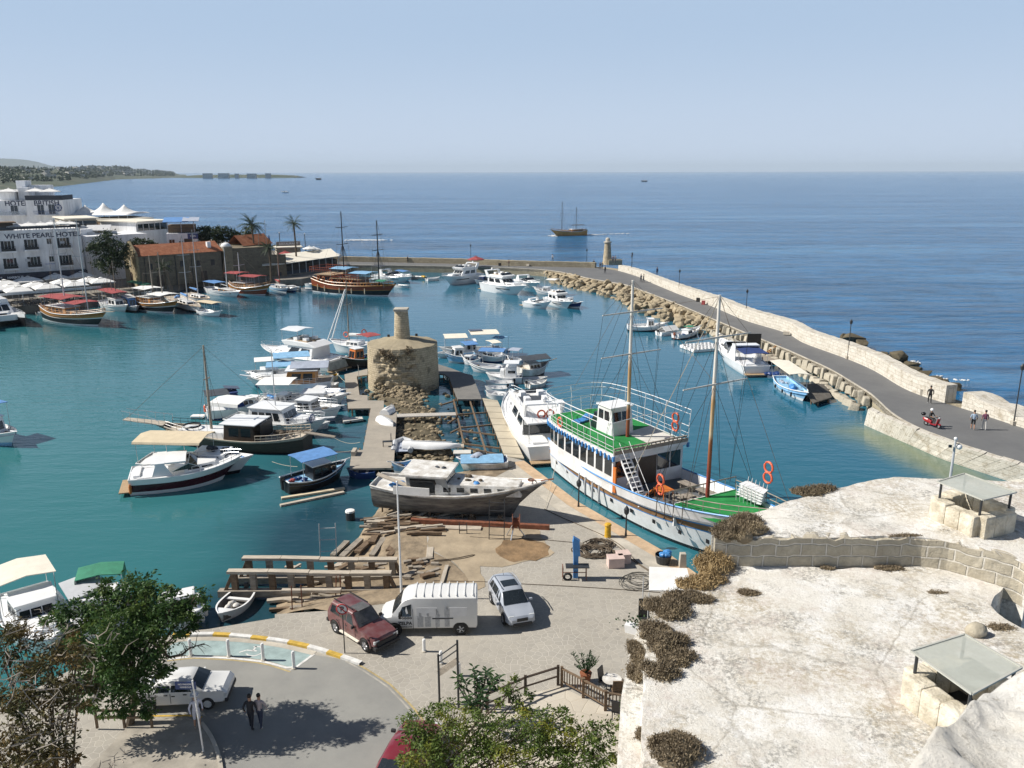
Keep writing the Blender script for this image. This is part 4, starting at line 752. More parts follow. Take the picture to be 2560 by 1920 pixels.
# the British-lettered hotel behind, on higher ground
Yb=200; bc=zat('A',217,420,Yb); br=zat('A',540,415,Yb+1.5); bO=Vector((br.x,br.y,0)); d=bO-Vector((bc.x,bc.y,0)); rzb=math.atan2(d.y,d.x); LB_=d.length; bt=br.z
t=thing('hotel','white block hotel on the hill with HOTEL and BRITISH lettering','hotel',bO,rzb)
mb=MB(); mb.box((-LB_/2,7,(bt+LZ)/2),(LB_,14,bt-LZ)); mb.build('wall',WALLW,t)
mb=MB(); mb.box((-LB_-8,8,(bt+LZ)/2-.05),(16,14,bt-LZ)); mb.build('left_wing',WALLW,t)
mb=MB(); mb.box((-LB_/2,.2,bt+.55),(LB_,.2,1.1)); mb.box((-.2,4,bt+.55),(.2,8,1.1)); mb.build('roof_railing',DG,t)
for x,y,yo in ((360,540,0),(455,535,0)): a,z=fx('A',x,y,bO,rzb); window(t,a,z,1.5,2.3,0,False,False)
a,z=fx('A',410,540,bO,rzb); mb=MB(); mb.box((a,-.5,z-.1),(5.4,1,.15)); mb.build('balcony_slab',WALLW,t); mb=MB(); [mb.box((a-2.6+i*.26,-.95,z+.4),(.04,.04,.9)) for i in range(21)]; mb.box((a,-.95,z+.86),(5.4,.06,.06)); mb.build('balcony_railing',NB,t)
a,z=fx('A',118,545,bO,rzb); window(t,a,z,1.6,2.2,1.0,False); mb=MB(); mb.box((-LB_-6,.5,z-.1),(11,1,.15)); mb.build('balcony_slab',WALLW,t); mb=MB(); mb.box((-LB_-6,.05,z+.45),(11,.04,.9)); mb.build('balcony_panel',mat('clear_balcony_panel',(.5,.55,.6),.1,.1,3,alpha=.35),t)
a,z=fx('A',403,443,bO,rzb); text('BRITISH',1.65,LET,t,(a,-.03,z),(PI/2,0,0)); a,z=fx('A',112,447,bO,rzb); text('HOTEL',1.65,LET,t,(a+.4,.96,z),(PI/2,0,0))
a,z=fx('A',503,482,bO,rzb); mb=MB(); mb.torus((a,-.1,z),.75,.09,'Y',18,5); mb.build('ship_wheel_ornament',NB,t); mb=MB(); [mb.beam((a-.95*math.cos(q),-.1,z-.95*math.sin(q)),(a+.95*math.cos(q),-.1,z+.95*math.sin(q)),.06,.06) for q in (0,PI/4,PI/2,3*PI/4)]; mb.build('wheel_spokes',NB,t)
for (x0,y0,x1,y1,dp) in ((90,310,200,420,4),(32,250,122,305,7),(125,292,300,330,9),(-60,330,90,420,3)):
    a0,z1=fx('A',x0,y0,bO,rzb); a1,z0=fx('A',x1,y1,bO,rzb); mb=MB(); mb.box(((a0+a1)/2,dp+2,(bt+z1)/2),(abs(a1-a0),4,z1-bt)); mb.build('roof_block',WALLW,t)
mb=MB(); a,z=fx('A',67,385,bO,rzb); mb.box((a,4.9,bt+1.1),(1.4,.2,2.2)); mb.build('roof_door',DW,t)
for i,(x,y) in enumerate(((263,322),(390,325),(30,325))):
    a,z=fx('A',x,y,bO,rzb); p=bO+Vector((math.cos(rzb)*a-math.sin(rzb)*3,math.sin(rzb)*a+math.cos(rzb)*3,0)); umbrella((p.x,p.y,bt),4.,z-bt+.2,('large white parasol at the left of the hilltop hotel roof pair','large white parasol at the roof corner of the hilltop hotel','white awning parasol by the dark roof door of the hilltop hotel')[i],'parasols on the hilltop hotel roof')
terrace(bO,rzb,[(-1.5-i*1.9,1.4,bt) for i in range(4)],'under the hilltop hotel parasols','hilltop terrace')
# harbour-front cafe canopy made of joined white parasols
Pz=4.7
for i,(x,y,s) in enumerate(((35,1105,4.6),(240,1075,4.6),(475,1050,4.6),(695,1035,4.8),(90,1138,4.),(300,1120,4.),(540,1095,4.),(770,1080,4.),(-40,1150,4.),(150,1160,4.2),(395,1135,4.2),(640,1112,4.2),(870,1085,4.2))):
    p=w('A',x,y,Pz); umbrella((p.x,p.y,LZ),s,Pz-LZ,['white square parasol, far left of the back row on the quay','white square parasol, second in the back row on the quay','white square parasol, third in the back row on the quay','white square parasol, back row end nearest the trees'][i] if i<4 else 'white square cafe parasol in the joined front rows on the quay','quay cafe parasols' if i<4 else 'front quay parasols',CR if False else W2,rz+.05)
ce=[w('A',x,y,LZ) for x,y in ((0,1330),(250,1320),(500,1300),(800,1275))]
qO=w('A',700,1290,LZ); terrace(qO,rz,[(-i*2.4,j*2.2,0) for i in range(9) for j in (0,1,2)],'under the white quay parasols','quay cafe')
mb=MB(); mb.box((-13,0,2.3),(26,.15,.4)); [mb.box((-i*3.2,0,1.1),(.09,.09,2.2)) for i in range(9)]; o=mb.build('screen_rail',GP); p=w('A',1000,1265,LZ); o.location=(p.x-2,p.y-1,LZ); o.rotation_euler=(0,0,rz+.02); tag(o,'white awning rail on posts along the quay cafe front','rail')
# stone warehouse with a tiled roof
C0=Vector((-76.3,168,0)); th=R(42); Lw,Ww=17.6,7.2; t=thing('warehouse','long stone warehouse with terracotta roof and lit gable end','warehouse',C0,th)
ev,rd=7.9,9.9; mb=MB()
def wallquad(mb,a,b,z0,z1,s0=0):
    l=(Vector(b)-Vector(a)).length; mb.uv[len(mb.f)]=[(s0,z0),(s0+l,z0),(s0+l,z1),(s0,z1)]; mb.add([(a[0],a[1],z0),(b[0],b[1],z0),(b[0],b[1],z1),(a[0],a[1],z1)],[(0,1,2,3)])
wallquad(mb,(0,0),(Lw,0),LZ,ev); wallquad(mb,(Lw,0),(Lw,Ww),LZ,ev); wallquad(mb,(Lw,Ww),(0,Ww),LZ,ev); mb.build('wall',HOUSE,t)
mb=MB(); pf=[(-.25,-.25,LZ),(-.25,Ww+.25,LZ),(-.25,Ww+.25,ev+.4),(-.25,Ww/2,rd+.9),(-.25,-.25,ev+.4)]; mb.uv[0]=[(p[1],p[2]) for p in pf]; mb.add(pf+[(p[0]+.45,p[1],p[2]) for p in pf],[(0,1,2,3,4)]+[(i,(i+1)%5,5+(i+1)%5,5+i) for i in range(5)]); mb.build('gable',stone_mat('gable_stone',(.44,.36,.22),(.37,.30,.19),(.24,.2,.13),(.6,.3)),t)
mb=MB(); mb.box((-.3,Ww/2,LZ+1.2),(.1,1.2,2.4)); [mb.box((-.3,Ww/2+.6*math.cos(q)*.8,LZ+2.4+.4*math.sin(q)),(.1,.25,.3)) for q in (0.2,.8,1.57,2.3,2.9)]; mb.build('door',DW,t); mb=MB(); mb.box((-.28,Ww/2,6.3),(.1,.7,1.7)); mb.build('slit_window',mat('pale_shutter',(.35,.32,.25),.8,.2,3),t)
mb=MB()
for s,(a,b) in enumerate((((-.1,-.4),(Lw+.3,Ww/2)),((-.1,Ww+.4),(Lw+.3,Ww/2)))):
    mb.uv[len(mb.f)]=[(0,0),(Lw,0),(Lw,4),(0,4)]; mb.add([(a[0],a[1],ev),(b[0],a[1],ev),(b[0],b[1],rd),(a[0],b[1],rd)],[(0,1,2,3)])
mb.build('roof',TILE,t)
for x,z in ((2.5,5.6),(6,5.8),(9,5.8),(12.5,5.6),(15.6,5.6)): mb=MB(); mb.box((x,-.03,z),(.8,.1,1.2)); mb.build('window',BK,t)
for x,z,h in ((4.2,2.6,2.2),(13.5,2.7,2.4)): mb=MB(); mb.box((x,-.03,z),(1.3,.1,h)); mb.build('door',DW,t)
for x in (1.4,7.6,11): mb=MB(); mb.tube([(x,-.1,LZ),(x,-.1,7.6)],.07,6); mb.build('downpipe',GS,t)
mb=MB(); mb.box((Lw-2,1.5,9.2),(.8,.8,1.4)); mb.build('chimney',WALLW,t)
# second stone building with a tower, and a small tiled roof beyond
q=C0+Vector((math.cos(th),math.sin(th),0))*(Lw+.4); a=zat('B',370,470,q.y+1.5)
t=thing('stone_house','dark fort-like stone house with small domed turret beside the warehouse','house',q,th-.12)
mb=MB(); wallquad(mb,(0,-.6),(1.9,-.6),LZ,8.8); wallquad(mb,(1.9,-.6),(1.9,3),LZ,8.8); wallquad(mb,(0,3),(0,-.6),LZ,8.8); mb.build('turret',stone_mat('turret_stone',(.36,.30,.2),(.3,.25,.17),(.2,.17,.12),(.6,.3)),t); mb=MB(); mb.ball((.95,.6,8.8),(1.1,1.1,.8),12,8); mb.build('dome',WALLW,t,smooth=True); mb=MB(); mb.box((.95,1.2,8.75),(2.1,3.8,.2)); mb.build('turret_slab',CONC,t)
mb=MB(); wallquad(mb,(1.9,0),(10.5,0),LZ,8.3); wallquad(mb,(10.5,0),(10.5,9),LZ,8.3); wallquad(mb,(10.5,9),(1.9,9),LZ,8.3); mb.quad((1.9,0,8.3),(10.5,0,8.3),(10.5,9,8.3),(1.9,9,8.3)); mb.build('wall',HOUSE,t)
mb=MB(); wallquad(mb,(10.5,-.2),(13.5,-1.4),-.5,6.5); mb.add([(10.5,-.2,6.5),(13.5,-1.4,2.2),(13.5,3,2.2),(10.5,9,6.5)],[(0,1,2,3)]); mb.build('buttress',HOUSE,t)
t=thing('tiled_house','small house with orange tiled roof seen behind the domed turret','house',q+Vector((5.,8.5,0)),th+.25); mb=MB(); [wallquad(mb,*z) for z in (((-4,0),(4,0),LZ,8.6),((4,0),(4,5),LZ,8.6),((4,5),(-4,5),LZ,8.6),((-4,5),(-4,0),LZ,8.6))]; mb.uv[len(mb.f)]=[(0,8),(5,8),(2.5,10)]; mb.add([(4,0,8.6),(4,5,8.6),(4,2.5,10.6)],[(0,1,2)]); mb.build('wall',HOUSE,t)
mb=MB()
for y0 in (-.4,5.4): mb.uv[len(mb.f)]=[(0,0),(8,0),(8,3),(0,3)]; mb.add([(-4.2,y0,8.5),(4.2,y0,8.5),(4.2,2.5,10.7),(-4.2,2.5,10.7)],[(0,1,2,3)])
mb.build('roof',TILE,t)
# white low houses, restaurants and the peaked tent in the background
def block(name,label,cat,v,x0,y0,x1,y1,Y0,Y1,dep,zb,m=WALLW,roof=None,extra=None):
    a=zat(v,x0,y0,Y0); b=zat(v,x1,y1,Y1); zt=(a.z+b.z)/2; d=Vector((b.x-a.x,b.y-a.y,0)); t=thing(name,label,cat,(a.x,a.y,0),math.atan2(d.y,d.x)); l=d.length; mb=MB(); mb.box((l/2,dep/2,(zt+zb)/2),(l,dep,zt-zb)); mb.build('wall',m,t)
    if roof: mb=MB(); mb.box((l/2,dep/2-.4,zt+.12),(l+.9,dep+1.4,.22)); mb.build('roof',roof,t)
    if extra: extra(t,l,dep,zt)
    return t
def ex_low(t,l,dep,zt):
    for x in (l*.25,l*.6): mb=MB(); mb.box((x,dep*.5,zt+.3),(1.6,1.2,.6)); mb.build('roof_unit',GP,t)
block('white_house','plain white flat-roofed house wall behind the dark tree','house','A',715,735,1265,700,178,188,10,LZ,WALLW,None,ex_low)
def ex_shop(t,l,dep,zt):
    window(t,l*.16,zt-3.2,1.2,1.9,0,False); window(t,l*.45,zt-2.6,.8,.9,0,False); mb=MB(); mb.box((l*.7,-.03,zt-2.4),(1.8,.1,2.4)); mb.build('door',DW,t)
    mb=MB(); mb.box((l*.86,-.1,zt-.7),(2.2,.12,1.2)); o=mb.build('sign_board',NB,t); text('CAFE',.5,WALLW,o,(l*.86,-.17,zt-.65),(PI/2,0,0))
    mb=MB(); [mb.box((.2+i*.45,.1,zt+.55),(.05,.05,1.)) for i in range(int(l/.45))]; mb.box((l/2,.1,zt+1.05),(l,.07,.07)); mb.build('terrace_railing',DG,t)
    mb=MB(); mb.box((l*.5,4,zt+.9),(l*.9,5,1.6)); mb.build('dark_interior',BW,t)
    for x in (.4,l/2,l-.5): mb=MB(); mb.box((x,.4,zt+1.4),(.14,.14,2.8)); mb.build('post',GP,t)
    mb=MB(); mb.slab([(-.5,-.9,zt+2.6),(l*.75,-.9,zt+2.6),(l*.75,6,zt+3.3),(-.5,6,zt+3.3)],.12); mb.build('blue_awning',BL,t)
    mb=MB(); mb.slab([(l*.55,-.8,zt+2.75),(l+.6,-.8,zt+2.7),(l+.6,6,zt+3.2),(l*.55,6,zt+3.3)],.1); mb.build('awning',GY,t)
block('cafe_building','white cafe building with blue awnings and terrace rail above the warehouse','cafe','A',1437,715,1700,690,186,188,12,LZ,WALLW,None,ex_shop)
def ex_rest(t,l,dep,zt):
    mb=MB(); mb.box((l/2,-.03,zt-1.2),(l*.96,.1,1.5)); mb.build('window_band',GL,t)
    mb=MB(); [mb.box((.3+i*1.6,-.12,zt-1.2),(.16,.14,1.6)) for i in range(int(l/1.6))]; mb.build('mullions',GP,t)
block('restaurant','restaurant with pale slab roof and dark window band above the long white wall','restaurant','A',1170,610,1440,590,192,200,12,LZ,WALLW,CR,ex_rest)
block('restaurant','wide dark glazed restaurant with flat grey roof behind the tent','restaurant','A',880,590,1300,575,200,208,13,LZ,BW,mat('grey_flat_roof',(.36,.34,.29),.9,.2,.6),ex_rest)
block('restaurant','low restaurant with cream flat roof below the peaked white tent','restaurant','A',560,575,830,580,186,190,11,LZ,CONC,CR,ex_rest)
block('white_house','small white roof-top house between hotel terrace and restaurants','house','A',690,640,800,690,182,184,6,LZ,WALLW,None,ex_low)
mb=MB(); a=zat('A',850,655,186); mb.box((0,0,0),(5,3,.15)); o=mb.build('sloping_awning',mat('striped_pale_canvas',(.6,.6,.6),.8,.15,2)); o.location=a; o.rotation_euler=(.35,0,.3); tag(o,'pale sloping awning on the flat roof beside the hotel terrace','awning')
# peaked marquee
def marquee(label,v,base,peaks,Y,dep,m=W2):
    a=zat(v,base[0],base[2],Y); b=zat(v,base[1],base[2],Y); z0=a.z; t=thing('marquee',label,'tent',(a.x,Y,z0)); L_=b.x-a.x; nx_,ny_=44,10; pk=[(zat(v,x,y,Y).x-a.x,zat(v,x,y,Y).z-z0) for x,y in peaks]; mb=MB(); rows=[]
    for i in range(nx_+1):
        x=L_*i/nx_; r_=[]
        for j in range(ny_+1):
            y=dep*j/ny_; h=.35+.25*math.sin(PI*j/ny_)
            for px,pz in pk: d=math.hypot(x-px,(y-dep*.5)*1.1); h=max(h,pz*math.exp(-d/1.7)+.4*math.exp(-(d/4)**2))
            r_.append(Vector((x,y,h if 0<j<ny_ and 0<i<nx_ else .15)))
        rows.append(r_)
    mb.loft(rows,0,False,False); mb.build('canopy',m,t,smooth='all'); mb=MB()
    for i in range(8): mb.box((L_*i/7,0,-1.4),(.12,.12,2.9))
    mb.build('posts',GP,t)
    for px,pz in pk: mb=MB(); mb.tube([(px,dep*.5,-2.5),(px,dep*.5,pz+.1)],.08,6); mb.build('mast',GP,t)
marquee('white tensile tent with three sharp peaks by the sea','A',(553,1100,552),((617,478),(780,457),(965,474)),205,13)
# waterfront restaurant with a broad cream canopy
pA=w('B',690,590,4.6); pB=w('B',800,585,4.6); pC=w('B',1360,515,4.6); back=Vector((-9,10,0)); cc=pB
t=thing('restaurant','waterfront restaurant under a broad cream canopy left of the pirate ship','restaurant',(cc.x,cc.y,0)); f=lambda p,z:(p.x-cc.x,p.y-cc.y,z)
mb=MB(); mb.slab([f(pB,4.4),f(pC,4.6),f(pC+Vector((-4,9,0)),5.6),f(pB+Vector((-4,9,0)),5.6)],.12); mb.slab([f(pA+Vector((-1,-.3,0)),4.3),f(pB,4.4),f(pB+Vector((-4,9,0)),5.6),f(pA+Vector((-3,7,0)),5.3)],.12); mb.build('canopy',CR,t)
mb=MB()
for i in range(10): p=pB.lerp(pC,i/9); mb.box((p.x-cc.x-.4,p.y-cc.y+.4,2.9),(.14,.14,3))
mb.build('posts',GP,t)
mb=MB(); d=(pC-pB); mb.beam(f(pB+Vector((-.3,.8,0)),2.),f(pC+Vector((-.3,.8,0)),2.),.1,1.); mb.build('railing',DG,t)
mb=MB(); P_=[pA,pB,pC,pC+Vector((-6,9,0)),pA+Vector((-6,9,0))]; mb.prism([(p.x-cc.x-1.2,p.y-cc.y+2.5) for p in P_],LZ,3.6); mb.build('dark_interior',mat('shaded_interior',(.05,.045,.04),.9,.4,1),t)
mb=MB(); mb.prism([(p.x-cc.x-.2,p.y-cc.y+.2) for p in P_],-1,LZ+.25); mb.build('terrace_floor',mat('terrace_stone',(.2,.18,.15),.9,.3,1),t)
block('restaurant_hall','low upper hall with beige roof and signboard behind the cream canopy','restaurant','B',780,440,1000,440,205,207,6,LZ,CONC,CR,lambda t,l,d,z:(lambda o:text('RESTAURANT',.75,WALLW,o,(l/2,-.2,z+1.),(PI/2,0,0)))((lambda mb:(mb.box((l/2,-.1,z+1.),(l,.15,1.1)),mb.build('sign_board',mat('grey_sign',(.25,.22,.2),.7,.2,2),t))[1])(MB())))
for i,(x,y,m_,lab) in enumerate(((860,470,MR,'red parasol on the upper terrace behind the cream canopy'),(1080,425,W2,'white pointed parasol right of the palm on the sea terrace'),(1120,430,W2,'white pointed parasol at the seaward corner'))):
    p=zat('B',x,y,202+i*2); umbrella((p.x,p.y,max(LZ,p.z-2.6)),3.2,2.6,lab,None,m_,.2,8)
t=thing('white_canopy','curved white canopy roof at the seaward end near the mole','canopy',zat('B',1190,490,206)*1)
mb=MB(); rows=[]
for i in range(9): a=-.6+i*.25; rows.append([Vector((3.4*math.sin(a)*1.5,j*2.-2,-.6*a*a+.3-.12*abs(j-1))) for j in range(3)])
mb.loft(rows,0,False,False); mb.build('canvas',W2,t,smooth='all'); mb=MB(); [mb.box((x,y,-1.8),(.1,.1,3)) for x in (-2.5,0,2.5) for y in (-1.5,1.5)]; mb.build('posts',GP,t)
# palms and dark trees
def palm(base,h,n,fl,label,seed):
    rg=random.Random(seed); t=thing('palm_tree',label,'palm',base); mb=MB(); mb.tube([(0,0,0),(.15,0,h*.5),(0,0,h)],[.28,.2,.2],8); mb.build('trunk',BARK,t); mb=MB()
    for k in range(n):
        a=k*2.399; el=rg.uniform(-.5,1.2); d=Vector((math.cos(a)*math.cos(el),math.sin(a)*math.cos(el),math.sin(el))); side=Vector((-math.sin(a),math.cos(a),0)); P_=[]; p=Vector((0,0,h))
        for s in range(6): P_.append(p.copy()); p=p+d*fl/5; d=(d+Vector((0,0,-.22))).normalized()
        for s in range(5):
            for q in (0,.5):
                m_=P_[s].lerp(P_[s+1],q); wl=.55*math.sin(PI*(s+q+.7)/6.2)
                for sg_ in (-1,1): e=m_+side*sg_*wl*fl*.3+d*.25-Vector((0,0,wl*.25)); mb.add([m_,m_+(P_[s+1]-P_[s])*.32,e],[(0,1,2)])
    mb.build('crown',F_FAR,t,fix=False); return t
p1=zat('B',545,165,188); palm((p1.x,188,LZ),zat('B',550,225,188).z-LZ,34,3.6,'tall bushy date palm left of the cream canopy',1)
p2=zat('B',935,200,196); palm((p2.x,196,LZ),zat('B',935,215,196).z-LZ,26,2.7,'slim tall palm rising from the sea terrace',2)
p3=zat('B',705,420,178); palm((p3.x,178,LZ),zat('B',705,440,178).z-LZ,26,2.6,'low dark palm in front of the cream canopy',3); p4=zat('A',1410,985,166); palm((p4.x,166,LZ),zat('A',1410,985,166).z-LZ,22,2.2,'small palm against the warehouse wall',4)
def fartree(v,pts,Y,base,label,n,seed,m=F_FAR,ls=.55,grp=None):
    cs=[(zat(v,x,y,Y+rnd.uniform(-1,1)),r) for x,y,r in pts]; c=sum([q for q,r in cs],Vector())/len(cs); return tree('dark_tree',label,'tree',(c.x,c.y,LZ),cs,m,n,ls,(0,0,max(1.5,(c.z-LZ)*.4)),seed,.07,None,grp)
fartree('A',[(930,800,2.6),(860,880,2.4),(1000,870,2.4),(940,960,2.6),(1040,930,1.7),(860,790,1.6),(1050,830,1.6)],166,LZ,'big dark evergreen between the lettered hotel and the warehouse gable',5200,41)
fartree('A',[(1170,790,1.4),(1240,800,1.4),(1300,810,1.2)],176,LZ,'dark hedge-like tree behind the warehouse roof',1800,42); fartree('A',[(1740,700,1.7),(1770,760,1.4)],192,LZ,'round dark tree right of the white cafe building',1500,43)
fartree('B',[(190,290,2.),(240,330,2.2),(300,300,1.9)],200,LZ,'bushy olive-grey tree left of the date palm',2600,44); fartree('B',[(370,340,1.9),(420,370,1.7)],202,LZ,'smaller olive-grey tree beside the date palm',1700,45); fartree('B',[(510,330,1.9),(560,380,1.9),(620,390,1.5)],198,LZ,'dark tree at the foot of the date palm',2200,46); fartree('B',[(80,310,1.6),(100,360,1.5)],200,LZ,'dark tree behind the white cafe building corner',1300,47)
for i,(x,y0,y1) in enumerate(((810,390,300),(1043,395,310))):
    a=zat('B',x,y0,208); b=zat('B',x,y1,208); t=thing('flagpole',('dark pole with a round lamp on the sea terrace left of the slim palm','plain dark pole right of the slim palm on the sea terrace')[i],'pole',(a.x,208,LZ)); mb=MB(); mb.tube([(0,0,0),(0,0,b.z-LZ)],.09,6); mb.build('pole',GS,t)
    mb=MB(); mb.ball((0,0,b.z-LZ),.16,8,6); mb.build('finial',GP,t)
for i,x in enumerate((660,712)):
    a=zat('B',x,385,196); t=thing('closed_parasol',('left','right')[i]+' one of two closed navy parasols beyond the stone house','umbrella',(a.x,196,LZ)); mb=MB(); mb.lathe([(.1,a.z-LZ-1.),(.35,a.z-LZ-.6),(.25,a.z-LZ+.6),(.05,a.z-LZ+1.6)],8); mb.build('canopy',NV,t); mb=MB(); mb.tube([(0,0,0),(0,0,a.z-LZ)],.05,6); mb.build('pole',GP,t)
# ---------------------------------------------------------------- far coast
def coastmat():
    m,n,b=newmat('far_scrub_hillside'); v=coords(n,1); c=ramp(n,noise(n,coords(n,(1,1,1)),.012,8,.72),[(.36,(.03,.05,.025)),(.52,(.06,.075,.038)),(.64,(.12,.11,.065)),(.78,(.22,.19,.13))]); n.links.new(c,b.inputs['Base Color']); b.inputs['Roughness'].default_value=.95; return m
CM=coastmat(); shp=[(-700,520,416),(-300,498,420),(0,478,421),(60,473,421),(150,467,420.5),(200,461,420),(239,456,418.5),(290,449.5,417),(330,448,424.5),(390,446.5,428),(430,445,431),(466,443.5,440.5)]
shp=[(a,b,c) for a,b,c in shp]; pts=[]
for (x0,s0,r0),(x1,s1,r1) in zip(shp,shp[1:]):
    for k in range(8): f=k/8; pts.append((x0+(x1-x0)*f,s0+(s1-s0)*f+.8*mnoise.noise(Vector((x0+(x1-x0)*f,0,0))*.09),r0+(r1-r0)*f))
pts.append(shp[-1]); mb=MB(); rows=[]
for x,s_,r_ in pts:
    a=w('S',x,s_,-.5); Yr=a.y*1.9+200; b=zat('S',x,r_,Yr); rw=[a]
    for k in range(1,13): f=k/12; p=a.lerp(b,f); rl=max(0,b.z); p.z=rl*f*(1+.12*mnoise.noise(p*.004)) +(2*mnoise.noise(p*.02)*min(1,f*3) if 0<k<12 else 0); p.z=max(p.z,.8+2*f); rw.append(p)
    q=b+Vector((b.x*.1,b.y*.1,0)); q.z=-.5; rw.append(q); rows.append(rw)
mb.loft(rows,0,False,False); struct(mb.build('far_coast',CM,smooth='all')); CO=rows
mb=MB(); rows2=[]
for x,y in ((425,443),(450,440.5),(466,440),(485,438.5),(505,437.5),(530,437),(560,436.8),(600,437.2),(640,436.6),(680,437),(712,438.2),(725,440),(741,442.6)):
    a=w('S',x,444.8,-.5); b=zat('S',x,y+rnd.uniform(-.5,.5),a.y+60); rows2.append([a,Vector((a.x,a.y+25,b.z*.8)),b,Vector((b.x,b.y+120,b.z)),Vector((b.x,b.y+180,-.5))])
mb.loft(rows2,0,True,False); struct(mb.build('far_headland',CM))
mb=MB(); prof=[(-400,402),(-200,398),(-60,396),(0,396),(30,397),(65,399.5),(95,405),(123,413),(150,420),(175,427)]; rows=[]
for x,y in prof:
    b=zat('S',x,y,14000); rows.append([Vector((b.x*.93,b.y*.93,-1)),Vector((b.x*.97,b.y*.97,b.z*.55)),b,Vector((b.x*1.1,b.y*1.1,-1))])
mb.loft(rows,0,False,False); struct(mb.build('far_mountain',CM,smooth='all'))
rg=random.Random(17); hs=[]
hm=MB(); hm.box((0,0,3),(12,9,6)); fh=hm.build('far_house',mat('far_house_paint',(.42,.41,.38),.8,.2,.1)); n_=0
for i in range(70):
    c=CO[rg.randint(20,len(CO)-18)]; k=rg.choice((3,4,5,7,8,9,10,11,11)); p=c[k]; s=rg.uniform(.6,1.2)*(1+p.y/5000); o=fh if n_==0 else fh.copy()
    if n_: COL.objects.link(o)
    n_+=1; o.location=p-Vector((0,0,.5)); o.rotation_euler=(0,0,rg.uniform(0,3)); o.scale=(s,s,s*rg.uniform(.7,1.2)); tag(o,'tiny white house scattered on the hazy far coast','house','white houses on the far coast')
for i,(x0,x1,y) in enumerate(((508,530,436.6),(546,572,436.4),(588,596,437.4),(618,640,437.2),(664,676,436.6))):
    a=zat('S',x0,y-2,3350); b=zat('S',x1,y-2,3350); mb=MB(); mb.box((0,0,0),(b.x-a.x,16,a.z+2)); o=mb.build('far_building',MATS['far_house_paint']); o.location=((a.x+b.x)/2,3350,a.z/2+1); tag(o,'long low grey building %s along the far headland'%('at the landward end','second from the land','third from the land','fourth from the land','nearest the tip')[i],'building')
rg=random.Random(5); mb=MB()
for i in range(2600):
    c=CO[rg.randint(0,len(CO)-8)]; k=rg.randint(2,11); p=c[k].lerp(c[k+1] if k<12 else c[k],rg.random()); 
    if mnoise.noise(p*.006)<-.05+rg.uniform(-.3,.2): continue
    s=rg.uniform(3,7)*(1+p.y/5000); 
    for _ in range(4): leafpatch(mb,p+Vector((0,0,s*.4)),(s*.5,s*.5,s*.35),3,s*.6,rg)
for x,y in [(300+i*3,417.5+rg.uniform(-1,1.5)) for i in range(8)]+[(225+i*4,419+rg.uniform(-1,1)) for i in range(10)]+[(20+i*8+rg.uniform(-9,9),420.5+rg.uniform(-1,1)) for i in range(26)]:
    p=zat('S',x,y,4600 if x>200 else 3400); leafpatch(mb,p-Vector((0,0,6)),(14,14,9),40,7,rg)
o=mb.build('far_woodland',F_FAR,fix=False); tag(o,'dark scrub and trees covering the far coast','scrub',kind='stuff')

# ---------------------------------------------------------------- sea air
mb=MB(); mb.box((0,15000,119.5),(61500,33000,245))
m=bpy.data.materials.new('sea_haze'); m.use_nodes=True; n=m.node_tree; n.nodes.remove(n.nodes['Principled BSDF']); pv=n.nodes.new('ShaderNodeVolumePrincipled'); pv.inputs['Color'].default_value=(.74,.87,1,1); pv.inputs['Density'].default_value=.00005; n.links.new(pv.outputs[0],n.nodes['Material Output'].inputs['Volume'])
o=mb.build('haze',m); o['kind']='stuff'; tag(o,'thin pale sea haze over the whole bay','haze',kind='stuff')
